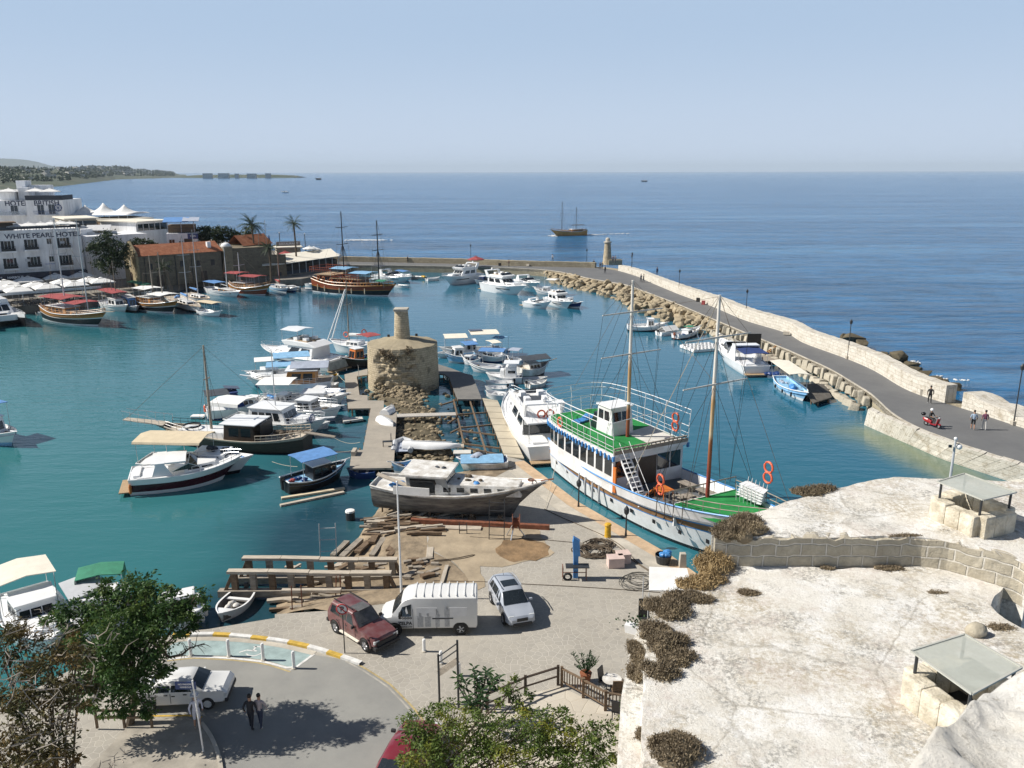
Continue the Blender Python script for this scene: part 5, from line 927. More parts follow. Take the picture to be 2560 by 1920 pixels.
# ---------------------------------------------------------------- boats: builders
def pt(a): return w(*a) if isinstance(a[0],str) else a
class Boat: pass
def boat(name,label,cat,bow,stern,L=None,z=.02,group=None):
    b=pt(bow); s=pt(stern); d=b-s; d.z=0; B=Boat(); B.L=L or d.length; c=(b+s)/2; B.r=thing(name,label,cat,(c.x,c.y,z),math.atan2(d.y,d.x),group); return B
def hull(B,W,fb,bow=.6,st=.2,tr=.75,rake=.14,flare=.85,draft=.5,cols=(W_,),bands=None,n=16,bul=.12,deck=TK,full=2.2,rail=None,railr=.05,so=.0,name='hull',open_=False,mid=.4):
    L=B.L; B.W=W
    def hw(t): 
        return W/2*(tr+(1-tr)*math.sin(min(1,t/mid)*PI/2)) if t<mid else W/2*max(0,1-((t-mid)/(1-mid))**full)
    def sh(t): return fb+bow*max(0,(t-.3)/.7)**2+st*max(0,(.35-t)/.35)**2
    B.hw=lambda x: hw(max(0,min(1,x/L+.5))); B.sh=lambda x: sh(max(0,min(1,x/L+.5))); B.fb=fb; B.bul=bul
    bands=bands or [(1.,0)]
    ks=[-1,-.5,0]; mi=[bands[0][1] if len(bands)==1 else bands[0][1]]*2
    for q,(h,m) in enumerate(bands):
        lo=0 if q==0 else bands[q-1][0]; c=max(1,round((h-lo)/.34)); 
        for i in range(c): ks.append(lo+(h-lo)*(i+1)/c); mi.append(m)
    rings=[]
    for i in range(n+1):
        t=i/n; xd=-L/2+L*t; xw=-L/2+so*L+(L*(1-rake-so))*t; h=sh(t); y=hw(t); r=[]
        for k in ks:
            if k>=0: r.append(Vector((xw+(xd-xw)*k**1.2,y*(flare+(1-flare)*k),h*k)))
            elif k==-.5: r.append(Vector((xw-(rake*.12*L*t),y*flare*.72,-draft*.55)))
            else: r.append(Vector((xw-rake*.25*L*t,0,-draft)))
        rings.append(r)
    mb=MB(); m=len(ks)
    for sgn in (1,-1):
        o=len(mb.v)
        for r in rings: mb.v+=[(p.x,p.y*sgn,p.z) for p in r]
        for i in range(n):
            for k in range(m-1): a=o+i*m+k; mb.f.append([a,a+m,a+m+1,a+1] if sgn<0 else [a,a+1,a+m+1,a+m]); mb.m.append(mi[k])
    for k in range(m-1): p,q=rings[0][k],rings[0][k+1]; mb.add([(p.x,p.y,p.z),(q.x,q.y,q.z),(q.x,-q.y,q.z),(p.x,-p.y,p.z)],[(0,1,2,3)],mi[k])
    bmh=mb.build(name,list(cols),B.r,smooth=38)
    if open_:  # inner skin
        mb=MB(); mb.loft([[Vector((p.x*.96,-q*.88,z)) for p,q,z in ((rings[i][-1],hw(i/n),sh(i/n)),)]+[Vector((rings[i][-1].x*.94,-hw(i/n)*.66,max(.05,fb*.25))),Vector((rings[i][-1].x*.94,hw(i/n)*.66,max(.05,fb*.25))),Vector((rings[i][-1].x*.96,hw(i/n)*.88,sh(i/n)))] for i in range(n)],0,False,False); mb.build('inner_hull',deck,B.r)
        mb=MB()
        for sg in (1,-1): mb.loft([[Vector((rings[i][-1].x,sg*hw(i/n),sh(i/n)+.01)),Vector((rings[i][-1].x*.955,sg*hw(i/n)*.87,sh(i/n)+.012))] for i in range(n+1)],0,False,False)
        mb.build('gunwale',rail or cols[0],B.r)
    else:
        mb=MB(); mb.loft([[Vector((-L/2+L*i/n,-hw(i/n)*.985,sh(i/n)-bul)),Vector((-L/2+L*i/n,0,sh(i/n)-bul+.05*hw(i/n))),Vector((-L/2+L*i/n,hw(i/n)*.985,sh(i/n)-bul))] for i in range(n+1)],0,False,False); mb.build('deck',deck,B.r)
        if rail: 
            mb=MB(); mb.tube([(-L/2,y*hw(0),sh(0)) for y in (-1,1)],railr,5)
            for sg in (1,-1): mb.tube([(-L/2+L*i/n,sg*hw(i/n),sh(i/n)+railr*.3) for i in range(n+1)],railr,5)
            mb.build('gunwale',rail,B.r)
    return B
def trunk(B,x0,x1,w0,w1,h,z=None,m=W_,fr=.5,ar=.1,tp=.86,win=3,wf=2,g=GL,wz=(.35,.8),roof=None,over=.0,name='cabin',side=True,wsep=.2,roofth=.08):
    z=(B.sh((x0+x1)/2)-B.bul) if z is None else z
    q=[(x0,w0),(x1,w1)]; bot=[Vector((x0,-w0/2,z-.15)),Vector((x1,-w1/2,z-.15)),Vector((x1,w1/2,z-.15)),Vector((x0,w0/2,z-.15))]
    top=[Vector((x0+ar*h,-w0/2*tp,z+h)),Vector((x1-fr*h,-w1/2*tp,z+h)),Vector((x1-fr*h,w1/2*tp,z+h)),Vector((x0+ar*h,w0/2*tp,z+h))]
    mb=MB(); mb.loft([bot,top],0,True); o=mb.build(name,m,B.r,bev=min(.06,h*.1))
    def on(a,b,u,v): return (bot[a].lerp(bot[b],u)).lerp(top[a].lerp(top[b],u),v)
    def pane(a,b,u0,u1):
        P_=[on(a,b,u0,wz[0]),on(a,b,u1,wz[0]),on(a,b,u1,wz[1]),on(a,b,u0,wz[1])]; n_=(P_[1]-P_[0]).cross(P_[3]-P_[0]).normalized(); c=(top[0]+top[1]+bot[0]+bot[2])/4
        if n_.dot(sum(P_,Vector())/4-(bot[0]+bot[1]+bot[2]+bot[3]+top[0]+top[1]+top[2]+top[3])/8)<0: n_=-n_
        mb=MB(); Q=[p+n_*.012 for p in P_]; R_=[p-n_*.02 for p in P_]; mb.add(Q+R_,[(0,1,2,3),(0,4,5,1),(1,5,6,2),(2,6,7,3),(3,7,4,0)]); mb.build('window',g,o)
    if side:
        for k in range(win):
            u0=.1+.8*k/win; u1=u0+.8/win*(1-wsep)
            pane(0,1,u0,u1); pane(3,2,u0,u1)
    for k in range(wf): u0=.07+.86*k/wf; pane(1,2,u0,u0+.86/wf*.9)
    if roof: mb=MB(); mb.slab([p+Vector((s*over,t*over,roofth)) for p,(s,t) in zip(top,((-1,-1),(1,-1),(1,1),(-1,1)))],roofth+.02); mb.build('cabin_roof',roof,B.r,bev=.03)
    B.top=z+h; return o
def canopy(B,x0,x1,wd,z,m=W2,arch=.1,post=True,zb=None,th=.05,tilt=0,name='canopy',valance=0,w2=None):
    mb=MB(); rows=[]; n=6; w2=w2 or wd
    for i in range(n+1):
        f=i/n; x=x0+(x1-x0)*f; ww=wd+(w2-wd)*f; rows.append([Vector((x,-ww/2,z+tilt*f-valance)),Vector((x,-ww/2*.96,z+tilt*f)),Vector((x,0,z+tilt*f+arch+.02*math.sin(i*2.1))),Vector((x,ww/2*.96,z+tilt*f)),Vector((x,ww/2,z+tilt*f-valance))])
    rows2=[[p-Vector((0,0,th)) for p in r] for r in rows]; mb.loft(rows,0,False,False); mb.loft(rows2,0,False,False)
    for r,r2 in ((rows[0],rows2[0]),(rows[-1],rows2[-1])): mb.loft([r,r2],0,False,False)
    mb.loft([[r[0] for r in rows],[r[0] for r in rows2]],0,False,False); mb.loft([[r[-1] for r in rows],[r[-1] for r in rows2]],0,False,False)
    o=mb.build(name,m,B.r,smooth=30)
    if post:
        zb=B.fb-.1 if zb is None else zb
        for f in ((.04,.96) if abs(x1-x0)<4 else (.04,.5,.96)):
            for s in (-1,1): x=x0+(x1-x0)*f; mb=MB(); mb.tube([(x,s*min(wd*.46,B.hw(x)*.97),zb),(x,s*wd*.46,z+tilt*f)],.025,5); mb.build('canopy_pole',ST,B.r)
    return o
def mast(B,x,h,r=.09,m=GP,z=None,spread=(.6,),sw=1.3,stays=True,boom=0,rake=0,y=0,fore=None,cover=None):
    z=B.fb if z is None else z; mb=MB(); mb.tube([(x,y,z-.3),(x+rake*h*.5,y,z+h*.5),(x+rake*h,y,z+h)],[r,r*.9,r*.6],7)
    o=mb.build('mast',m,B.r)
    if spread:
        for s in spread: mb=MB(); mb.tube([(x+rake*h*s,y-sw,z+h*s+.08),(x+rake*h*s,y,z+h*s),(x+rake*h*s,y+sw,z+h*s+.08)],r*.45,5); mb.build('crosstree',m,o)
    if stays:
        mb=MB(); T=(x+rake*h,y,z+h-.1)
        for s in (-1,1):
            for dx in (-.5,.5): mb.tube([(x+dx,s*B.hw(x)*.95,B.sh(x)),(x+rake*h*.6,y+s*(sw if spread else .1),z+h*(spread[0] if spread else .7)),T],.016,3)
        mb.tube([(fore if fore is not None else B.L*.49,0,B.sh(B.L*.5)+.1),T],.018,3); mb.tube([(-B.L*.48,0,B.sh(-B.L*.5)+.1),T],.014,3); mb.build('rigging',RO,B.r)
    if boom: mb=MB(); mb.tube([(x-.1,y,z+1.1),(x-boom,y,z+1.25)],r*.7,6); mb.build('boom',m,B.r)
    if cover: mb=MB(); mb.tube([(x-.15,y,z+1.3),(x-boom*.5,y,z+1.35),(x-boom,y,z+1.35)],[.24,.2,.1],7); mb.build('sail_cover',cover,B.r)
    return o
def rails(B,x0,x1,h=.6,m=ST,n=7,rows=2,bow=True,inset=.95,name='rail',r=.022,z=None):
    mb=MB(); xs=[x0+(x1-x0)*i/n for i in range(n+1)]; P={}
    for s in (-1,1):
        P[s]=[(x,s*B.hw(x)*inset,(B.sh(x) if z is None else z)) for x in xs]
        for p in P[s]: mb.tube([p,(p[0],p[1],p[2]+h)],r*.8,4)
        for k in range(rows): mb.tube([(p[0],p[1],p[2]+h*(k+1)/rows) for p in P[s]],r,4)
    if bow: mb.tube([(P[-1][-1][0],P[-1][-1][1],P[-1][-1][2]+h),(x1+.25,0,P[1][-1][2]+h),(P[1][-1][0],P[1][-1][1],P[1][-1][2]+h)],r,4)
    return mb.build(name,m,B.r)
def outboard(B,x=None,y=0,z=None,m=BK,s=1.):
    x=-B.L/2-.15 if x is None else x; z=B.fb if z is None else z; mb=MB(); mb.box((x,y,z+.25*s),(.36*s,.28*s,.42*s),tp=.8); mb.box((x-.02,y,z-.25*s),(.14*s,.1*s,.8*s)); mb.build('outboard_motor',m,B.r,bev=.03)
def buoy(B,p,R_=.33,axis='Y',m=OR): mb=MB(); mb.torus(p,R_,.075,axis,16,6); mb.build('lifebuoy',m,B.r)
def fenders(B,xs,side=-1,m=W2,s=.11):
    for x in xs: mb=MB(); y=side*(B.hw(x)+.08); mb.tube([(x,y,B.sh(x)*.2),(x,y,B.sh(x)*.3),(x,y,B.sh(x)*.65),(x,y,B.sh(x)*.78)],[s*.5,s,s,s*.4],7); mb.build('fender',m,B.r)
def lumps(B,name,m,x,y,z,n=5,s=.3,seed=0,sp=.5):
    rg=random.Random(seed+int(x*100)); mb=MB()
    for i in range(n): k=s*rg.uniform(.6,1.2); mb.ball((x+rg.uniform(-sp,sp),y+rg.uniform(-sp,sp)*.7,z+k*.35),(k,k*.8,k*.6),7,5,0,.2,rg)
    mb.build(name,m,B.r,smooth=50)
def cockpit(B,x0,x1,wd,z,depth=.5,m=W_,floor=TK):
    mb=MB(); mb.box(((x0+x1)/2,0,z-depth+.03),(x1-x0,wd,.04)); 
    mb.build('cockpit_floor',floor,B.r); mb=MB()
    for s in (-1,1): mb=MB(); mb.box(((x0+x1)/2,s*wd*.42,z-depth*.45),(abs(x1-x0)*.8,.45,.12)); mb.build('side_seat',m,B.r,bev=.04)
    mb=MB(); mb.box((x0+.3,0,z-depth*.4),(.5,wd*.8,.35)); mb.build('seat',m,B.r,bev=.04)
def prow(B,l=1.4,m=GW,z=None,r=.07,wd=.0):
    z=B.sh(B.L/2) if z is None else z; mb=MB()
    if wd: mb.slab([(B.L*.42,-wd/2,z),(B.L/2+l,-wd*.3,z+.25),(B.L/2+l,wd*.3,z+.25),(B.L*.42,wd/2,z)],.08)
    else: mb.tube([(B.L*.4,0,z-.05),(B.L/2+l,0,z+l*.22)],[r,r*.7],6)
    mb.build('bowsprit',m,B.r)
# composite types ---------------------------------------------------------------
def motor_yacht(label,bow,stern,W,fb=1.3,fly=True,cols=(W_,),bands=None,L=None,name='motor_yacht',canv=None,canz=0,arch=True,hard=False,trunkwin=0,deck=W_,stripe=True,rk=.22,navy=None):
    B=boat(name,label,'yacht',bow,stern,L); L=B.L; hull(B,W,fb,.55,.0,.86,rk,.82,.7,cols,bands,deck=deck,bul=.05,full=2.6,rail=W_,railr=.05); k=min(L/12,1.3)
    trunk(B,-.02*L,.33*L,W*.74,W*.40,.55*k,None,W_,1.6,.0,.78,2,0,wz=(.45,.72)); 
    if fly:
        h=1.35*k; trunk(B,-.30*L,.14*L,W*.80,W*.70,h,None,W_,1.15,-.1,.84,2,3,wz=(.42,.86)); t=B.top
        mb=MB(); mb.side([(-.33*L,t),(.05*L,t),(.09*L,t+.5*k),(.0*L,t+.62*k),(-.26*L,t+.5*k),(-.36*L,t+.12)],W*.36); mb.build('flybridge',W_,B.r,bev=.08)
        mb=MB(); mb.quad((.04*L,-W*.3,t+.58*k),(.04*L,W*.3,t+.58*k),(-.02*L,W*.27,t+.9*k),(-.02*L,-W*.27,t+.9*k)); mb.build('wind_deflector',GL,B.r); mb=MB(); mb.box((-.1*L,0,t+.55*k),(.24*L,W*.55,.1)); mb.build('flybridge_floor',DG if navy else TK,B.r); 
        for q in (-1,1):
            for s in (-1,1): mb=MB(); mb.box((-.12*L+q*.06*L,s*W*.18,t+.75*k),(.05*L,.55,.35*k)); mb.build('helm_seat',W_,B.r,bev=.05)
        if arch: mb=MB(); mb.side([(-.33*L,t-.1),(-.24*L,t-.1),(-.33*L,t+1.15*k),(-.38*L,t+1.15*k)],.09); mb.v=[(x,y-W*.36,z) for x,y,z in mb.v]; a=list(mb.v); f=[list(q) for q in mb.f]; mb.add([(x,-y,z) for x,y,z in a],f); mb.box((-.355*L,0,t+1.13*k),(.07*L,W*.74,.12)); mb.build('radar_arch',W_,B.r); mb=MB(); mb.ball((-.355*L,0,t+1.35*k),.2*k,8,6); mb.build('radar_dome',W_,B.r,smooth=True)
    else:
        z=B.sh(0); mb=MB(); a=[(.12*L,-W*.30,z+.45*k),(.12*L,W*.30,z+.45*k),(.02*L,W*.34,z+1.05*k),(.02*L,-W*.34,z+1.05*k)]; mb.quad(*a)
        for s in (-1,1): mb.add([(.12*L,s*W*.30,z+.45*k),(.02*L,s*W*.34,z+1.05*k),(-.13*L,s*W*.40,z+.35*k)],[(0,1,2)])
        mb.build('windscreen',GL,B.r,fix=False); mb=MB(); mb.tube([a[0],a[3],(-.13*L,-W*.4,z+.35*k)],.03,5); mb.tube([a[1],a[2],(-.13*L,W*.4,z+.35*k)],.03,5); mb.tube([a[3],a[2]],.03,5); mb.build('windscreen_frame',ST,B.r)
        mb=MB(); 
        for s in (-1,1): mb.add([(-.12*L,s*W*.42,z),(-.30*L,s*W*.43,z),(-.26*L,s*W*.38,z+1.35*k),(-.19*L,s*W*.38,z+1.35*k),(-.12*L,s*W*.44,z),(-.30*L,s*W*.45,z),(-.26*L,s*W*.4,z+1.35*k),(-.19*L,s*W*.4,z+1.35*k)],[(0,1,2,3),(7,6,5,4),(0,4,5,1),(1,5,6,2),(2,6,7,3),(3,7,4,0)])
        mb.box((-.225*L,0,z+1.36*k),(.09*L,W*.8,.12)); mb.build('radar_arch',W_,B.r)
        if hard: canopy(B,-.30*L,-.0*L,W*.74,z+1.42*k,W_,.14,False,th=.1,name='hardtop')
    cockpit(B,-.47*L,-.20*L if fly else -.08*L,W*.78,fb+.12,.32); mb=MB(); mb.box((-L/2-.35,0,.32),(.9,W*.8,.1)); mb.build('bathing_platform',TK,B.r,bev=.03)
    rails(B,.05*L,.47*L,.55,n=6)
    if stripe:
        mb=MB()
        for s in (-1,1): mb.loft([[Vector((-.05*L+.3*L*i/6-.0,s*(B.hw(-.05*L+.3*L*i/6)*.955+.02),fb*.63)),Vector((-.05*L+.3*L*i/6,s*(B.hw(-.05*L+.3*L*i/6)*.965+.02),fb*.73))] for i in range(7)],0,False,False)
        mb.build('hull_window',GL,B.r,fix=False)
    if canv: canopy(B,-.48*L,-.2*L,W*.8,canz or (fb+1.9),canv)
    return B
def gulet(label,bow,stern,W,fb=1.5,cols=(VW_,BK,W_),L=None,can=(),masts=((.12,11),),cab=VW_,sprit=1.6,mm=GP,name='gulet',deck=TK,cabs=((-.38,-.05,1.2),),rl=True,bands=None,canz=2.3,st=.7):
    B=boat(name,label,'sailing boat',bow,stern,L); L=B.L; hull(B,W,fb,1.0,st,.62,.17,.8,.8,cols,bands or [(.12,2),(.55,1),(.62,2),(1.,0)],deck=deck,bul=.35,rail=W_,railr=.07,full=2.)
    for a,b_,h in cabs: trunk(B,a*L,b_*L,W*.62,W*.55,h,None,cab,.25,.05,.94,4,3,roof=W_ if h>.9 else cab,over=.15)
    trunk(B,.0*L,.28*L,W*.5,W*.36,.5,None,cab,.3,.0,.92,4,0,roof=TK)
    for a,b_,m_,dz in can: canopy(B,a*L,b_*L,W*.86,fb+canz+dz,m_,.18,zb=fb)
    for a,h in masts: mast(B,a*L,h,.11,mm,fb,(.62,),1.5,True)
    prow(B,sprit,GW,wd=.7)
    if rl: rails(B,-.47*L,.46*L,.55,VW_ if cab is VW_ else ST,14,2,False,.97,r=.03)
    return B
def fishing(label,bow,stern,W,fb=.7,cols=(W_,NB),L=None,cab=(-.1,.2,1.3),can=None,canm=BL,canz=1.9,deck=GP,cabm=W_,name='fishing_boat',bands=None,rail=W_,junk=True,seed=1,canx=(-.45,-.08)):
    B=boat(name,label,'boat',bow,stern,L); L=B.L; hull(B,W,fb,.55,.15,.62,.13,.82,.4,cols,bands or [(.25,1),(1.,0)],deck=deck,bul=.28,rail=rail,railr=.05,full=2.)
    if cab: trunk(B,cab[0]*L,cab[1]*L,W*.55,W*.46,cab[2],None,cabm,.25,.05,.93,2,2,roof=W_,over=.12)
    if can: canopy(B,canx[0]*L,canx[1]*L,W*.86,fb+canz,canm,.1)
    if junk: lumps(B,'deck_gear',NB if seed%2 else GY,-.3*L,0,fb-.2,5,.26,seed,.6); lumps(B,'net_pile',RO,.3*L,0,fb+.0,4,.22,seed+3,.4)
    prow(B,.35,W_,r=.06); return B
def skiff(label,bow,stern,W,fb=.42,cols=(W_,),ins=W_,motor=True,thwarts=2,L=None,name='dinghy',bands=None,group=None,z=.02):
    B=boat(name,label,'dinghy',bow,stern,L,z,group); hull(B,W,fb,.22,.03,.8,.1,.8,.15,cols,bands,open_=True,deck=ins)
    mb=MB()
    for k in range(thwarts): x=B.L*(-.22+.36*k); mb.box((x,0,fb*.78),(.24,B.hw(x)*1.7,.05))
    if thwarts: mb.build('thwart',W_ if ins is not W_ else GP,B.r)
    if motor: outboard(B,s=.8)
    return B
# ---------------------------------------------------------------- boats: the fleet
# far left, town quay
B=boat('catamaran','white motor catamaran with black hulls, cut by the left frame edge','yacht',('P',230,1085),('P',-240,800),15); L=B.L; W=7
for s in (-1,1):
    mb=MB(); rings=[]
    for i in range(13):
        t=i/12; x=-L/2+L*t; y=1.05*(1 if t<.5 else max(.03,1-((t-.5)/.5)**2.2)); h=1.5+.75*t*t; rings.append([Vector((x-.9*t,s*2.6,-.6)),Vector((x-.8*t,s*2.6-y*.8,0)),Vector((x-.1,s*2.6-y,h*.72)),Vector((x,s*2.6-y*.95,h)),Vector((x,s*2.6+y*.95,h)),Vector((x-.1,s*2.6+y,h*.72)),Vector((x-.8*t,s*2.6+y*.8,0))])
    o=len(mb.f); mb.loft(rings,0,True); mb.m=[1 if (i%7 in (2,3,4)) else 0 for i in range(len(mb.f))]; mb.build('hull',[BK,W_],B.r,smooth=40)
B.fb=1.7;B.bul=0;B.W=W;B.hw=lambda x:2.6;B.sh=lambda x:1.9+.4*max(0,x/L)
mb=MB(); mb.prism([(-L*.48,-3.2),(L*.28,-3.2),(L*.33,-1.8),(L*.33,1.8),(L*.28,3.2),(-L*.48,3.2)],1.0,1.95); mb.build('bridge_deck',W_,B.r,bev=.08); trunk(B,-.3*L,.2*L,5.6,4.2,1.6,1.9,W_,1.2,.1,.82,3,3,wz=(.35,.85)); 
mb=MB(); mb.box((-.1*L,0,B.top+.3),(.34*L,3.6,.6),tp=.9); mb.build('flybridge',W_,B.r,bev=.1); trunk(B,.16*L,.3*L,3.4,2.2,.3,1.95,W_,1.,0,.8,0,1,side=False,wz=(.3,.8)); rails(B,-.1*L,.45*L,.6,n=6,bow=False)
gulet('wooden gulet with maroon canopies, black hull and two tall white masts, moored by the cafe',('P',1500,1000),('P',690,860),5.,1.7,(VW_,BK,W_),can=((-.42,-.02,MR,.2),(-.02,.2,MR,-.3)),masts=((-.18,15.5),(.2,15.5)),sprit=2.2,canz=2.3)
B=fishing('white trip boat with thin masts half hidden behind the maroon-canopied gulet',('A',1110,1395),('A',900,1330),3.2,1.,(W_,GP),can=1,canm=MR,canz=2.4,seed=2,canx=(-.4,.25)); mast(B,1,8,.07,GW); mast(B,-1,6.5,.06,GW)
fishing('small boat fully boxed in by a bright blue canvas cover',('A',1190,1395),('A',1085,1340),2.8,.8,(GP,DW),cab=(-.4,.2,1.9),cabm=BL,seed=3)
gulet('yellow wooden gulet with two flat white canopies',('A',1550,1405),('A',1215,1345),4.4,1.5,(VW_,BK,W_),can=((-.42,-.08,W2,.2),(-.05,.3,W2,-.5)),masts=((-.12,8.5),(.12,9.2)),mm=GW,sprit=1.)
B=fishing('small boat with a green canopy wedged behind the yellow gulet',('A',1310,1270),('A',1140,1230),2.6,.9,(GP,DW),cab=None,can=1,canm=GN,canz=1.9,seed=4,canx=(-.4,.4))
B=boat('sailing_yacht','grey-white sailing yacht with tall mast and blue sail covers near the warehouse','sailing boat',('A',1740,1405),('A',1480,1290)); hull(B,3.4,1.1,.3,.0,.7,.12,.85,.6,(W_,DW),[(.2,1),(1,0)],deck=PL,rail=TK); trunk(B,-.15*B.L,.2*B.L,2.,1.4,.5,None,W_,.6,.2,.8,3,1); mast(B,.1*B.L,12.5,.09,GP,None,(.45,.7),1.1,True,4.5,cover=BL); lumps(B,'sail_bag',BL,-.3*B.L,0,1.1,4,.5,5)
B=boat('sailing_yacht','second sailing yacht with bare mast and blue boom cover right beside it','sailing boat',('B',170,970),('B',-60,900)); hull(B,3.2,1.,.3,.0,.7,.12,.85,.6,(W_,DW),[(.2,1),(1,0)],deck=PL,rail=TK); trunk(B,-.1*B.L,.25*B.L,1.9,1.3,.5,None,W_,.6,.2,.8,3,1); mast(B,.05*B.L,12.8,.09,GP,None,(.45,.7),1.1,True,4.2,cover=BL)
fishing('little white open boat with a flat beige canopy, furthest out of the warehouse boats',('B',275,1085),('B',75,1050),2.4,.65,(W_,GP),cab=None,can=1,canm=BE,canz=1.8,seed=6,canx=(-.4,.35))
B=fishing('white wooden sailing boat with blue covers and slim white mast by the stone house',('B',450,910),('B',150,850),3.2,1.,(W_,GP),cab=(-.05,.3,.6),cabm=VW_,can=1,canm=BL,canz=1.5,seed=7); mast(B,.12*B.L,9,.07,W_,None,(),1.,True,3)
gulet('varnished orange gulet with dark red canopies',('B',735,885),('B',385,850),4.2,1.4,(VW_,RW,W_),can=((-.55,-.2,MR,.5),(-.18,.25,MR,.1)),masts=((-.3,7),),sprit=1.2)
B=fishing('blue and white boat with red cloth on its boom, beside the orange gulet',('B',890,865),('B',740,810),2.6,.7,(SB,W_),cab=(-.1,.25,.8),seed=8); mast(B,0,7.5,.06,RW,None,(),1,True,3,cover=MR)
fishing('small white cabin boat at the end of the row by the stone house',('B',975,850),('B',850,830),2.2,.6,(W_,NB),cab=(-.05,.25,.7),seed=9)
for i,(a,b,lab,cols) in enumerate(((('B',1160,800),('B',1060,790),'tiny white dinghy under the stern of the pirate ship',(W_,)),(('B',1170,750),('B',1060,745),'white dinghy with a flat top in front of the cream canopy',(W_,)),(('B',960,725),('B',830,712),'slim white boat under the cream restaurant canopy',(W_,)),(('B',1175,715),('B',1060,690),'blue skiff between restaurant quay and pirate ship',(BP,)))): skiff(lab,a,b,1.7,.5,cols)
for i,(x,y,h,lab) in enumerate(((605,720,13,'thin wooden mast pole nearest the date palm'),(640,745,11,'leaning thin mast pole on the quay boats'),(712,735,13.5,'tall thin mast pole in front of the low palm'),(808,765,9,'short mast with lamp in front of the cream canopy'))):
    p=w('B',x,y,.5); t=thing('mast_pole',lab,'mast',p); mb=MB(); mb.tube([(0,0,-1),(rnd.uniform(-.5,.5),0,h)],[.09,.05],6); mb.build('pole',GW,t); mb=MB(); mb.tube([(-.6,0,h*.7),(.6,0,h*.7)],.035,5); mb.build('crosstree',GW,t)
# pirate trip ship
B=boat('pirate_ship','dark red wooden two-deck pirate ship with black masts and pale blue canopies','ship',('B',1880,893),('B',1160,838)); L=B.L; hull(B,5.6,1.9,.5,1.0,.72,.1,.85,1,(RW,BK,W_,VW_),[(.1,2),(.14,1),(.52,1),(.58,3),(.94,0),(1,3)],deck=TK,bul=.3,rail=VW_,railr=.09,full=2.4,n=22)
trunk(B,-.42*L,-.2*L,4.4,4.2,2.,None,RW,.1,.1,.96,4,3,roof=TK,over=.4); trunk(B,-.2*L,.12*L,3.6,3.4,1.6,None,RW,.1,.1,.97,5,2,roof=TK,over=.8); zt=B.top
for x0,x1,z,hw_ in ((-.48,-.2,B.sh(-.4*L)+2.,2.7),(-.2,.14,zt,2.5)):
    mb=MB()
    for s in (-1,1):
        for k in range(11): x=(x0+(x1-x0)*k/10)*L; mb.box((x,s*hw_,z+.5),(.07,.07,1.))
        for h in (.5,1.): mb.box(((x0+x1)/2*L,s*hw_,z+h),((x1-x0)*L,.07,.08))
    mb.box((x0*L,0,z+1),(.07,hw_*2,.08)); mb.build('balustrade',RW,B.r)
mb=MB()
for k in range(26):
    x=-.46*L+.9*L*k/25
    for s in (-1,1): mb.box((x,s*B.hw(x)*.98,B.sh(x)+.3),(.07,.07,.62))
for s in (-1,1): mb.tube([(-.47*L+.94*L*i/16,s*B.hw(-.47*L+.94*L*i/16)*.98,B.sh(-.47*L+.94*L*i/16)+.62) for i in range(17)],.06,5)
mb.build('rail',VW_,B.r)
canopy(B,-.24*L,-.03*L,4.6,zt+2.,LB,.2,zb=zt); canopy(B,-.0*L,.22*L,4.6,zt+1.3,LB,.2,zb=B.fb); canopy(B,.25*L,.4*L,3.,B.fb+1.2,GN,.2)
for x in (-.38,-.31,-.22,-.12,-.04,.03): buoy(B,(x*L,-B.hw(x*L)-.02 if x<-.3 else -2.35,B.sh(x*L)+1.),.33,'Y',ORW)
for a,h in ((-.14,14.8),(.3,13.2)):
    o=mast(B,a*L,h,.15,BK,B.fb,(.55,.78),1.9,True)
    mb=MB()
    for s in (-1,1):
        for k in range(5): mb.tube([(a*L-.8+.4*k,s*2.5,B.fb+.4),(a*L,s*.1,B.fb+h*.55)],.025,3)
        for k in range(8): f=k/8; mb.tube([(a*L-.8*(1-f),s*(2.5-2.4*f),B.fb+.4+f*h*.5),(a*L+.8*(1-f),s*(2.5-2.4*f),B.fb+.4+f*h*.5)],.02,3)
    mb.build('rope_ladder',BK,o)
lumps(B,'passengers_gear',NB,-.1*L,0,zt,6,.35,4,1.4); fenders(B,[-.4*L,-.3*L,-.1*L,.05*L,.2*L],-1,BE)
motor_yacht('white motor cruiser with dark bimini moored behind the pirate ship bow',('B',2035,775),('B',1690,735),3.6,1.2,False,canv=DG,canz=3.4)
fishing('small sport boat in blue canvas tucked behind the white cruiser',('B',2010,740),('B',1880,715),2.4,.8,(W_,NB),cab=None,can=1,canm=BL,canz=1.1,seed=10,canx=(-.3,.3)); 
skiff('grey-white low tender alongside the white motor cruiser',('B',2010,815),('B',1880,800),1.8,.5)
B=skiff('cream inflatable tender with a yellow cover below the mole wall',('C',250,805),('C',120,795),1.9,.5,(CR,)); lumps(B,'yellow_cover',YL,.3*B.L,0,.4,3,.4,1)
skiff('white tender with outboard left of the big sharp-bowed yacht',('C',370,810),('C',245,820),2.,.55)
motor_yacht('sharp-bowed white flybridge yacht under the mole wall, pointing left',('C',385,868),('C',720,815),4.4,1.7,True,navy=1)
p=w('C',700,690,1.6); umbrella((p.x,p.y,1.6),4.2,2.6,'red parasol standing on the mole beside the yacht',None,MR,.2,8)
fishing('small centre-console boat with a navy cover beside the sharp-bowed yacht',('C',690,862),('C',830,830),2.4,.7,(W_,GP),cab=(-.15,.12,1.2),cabm=NV,seed=11)
motor_yacht('large white flybridge cruiser in mid harbour with long hull reflection',('C',1165,965),('C',800,900),4.6,1.7,True)
motor_yacht('white cruiser mostly hidden behind the large flybridge yacht',('C',1290,905),('C',1080,850),3.4,1.1,False)
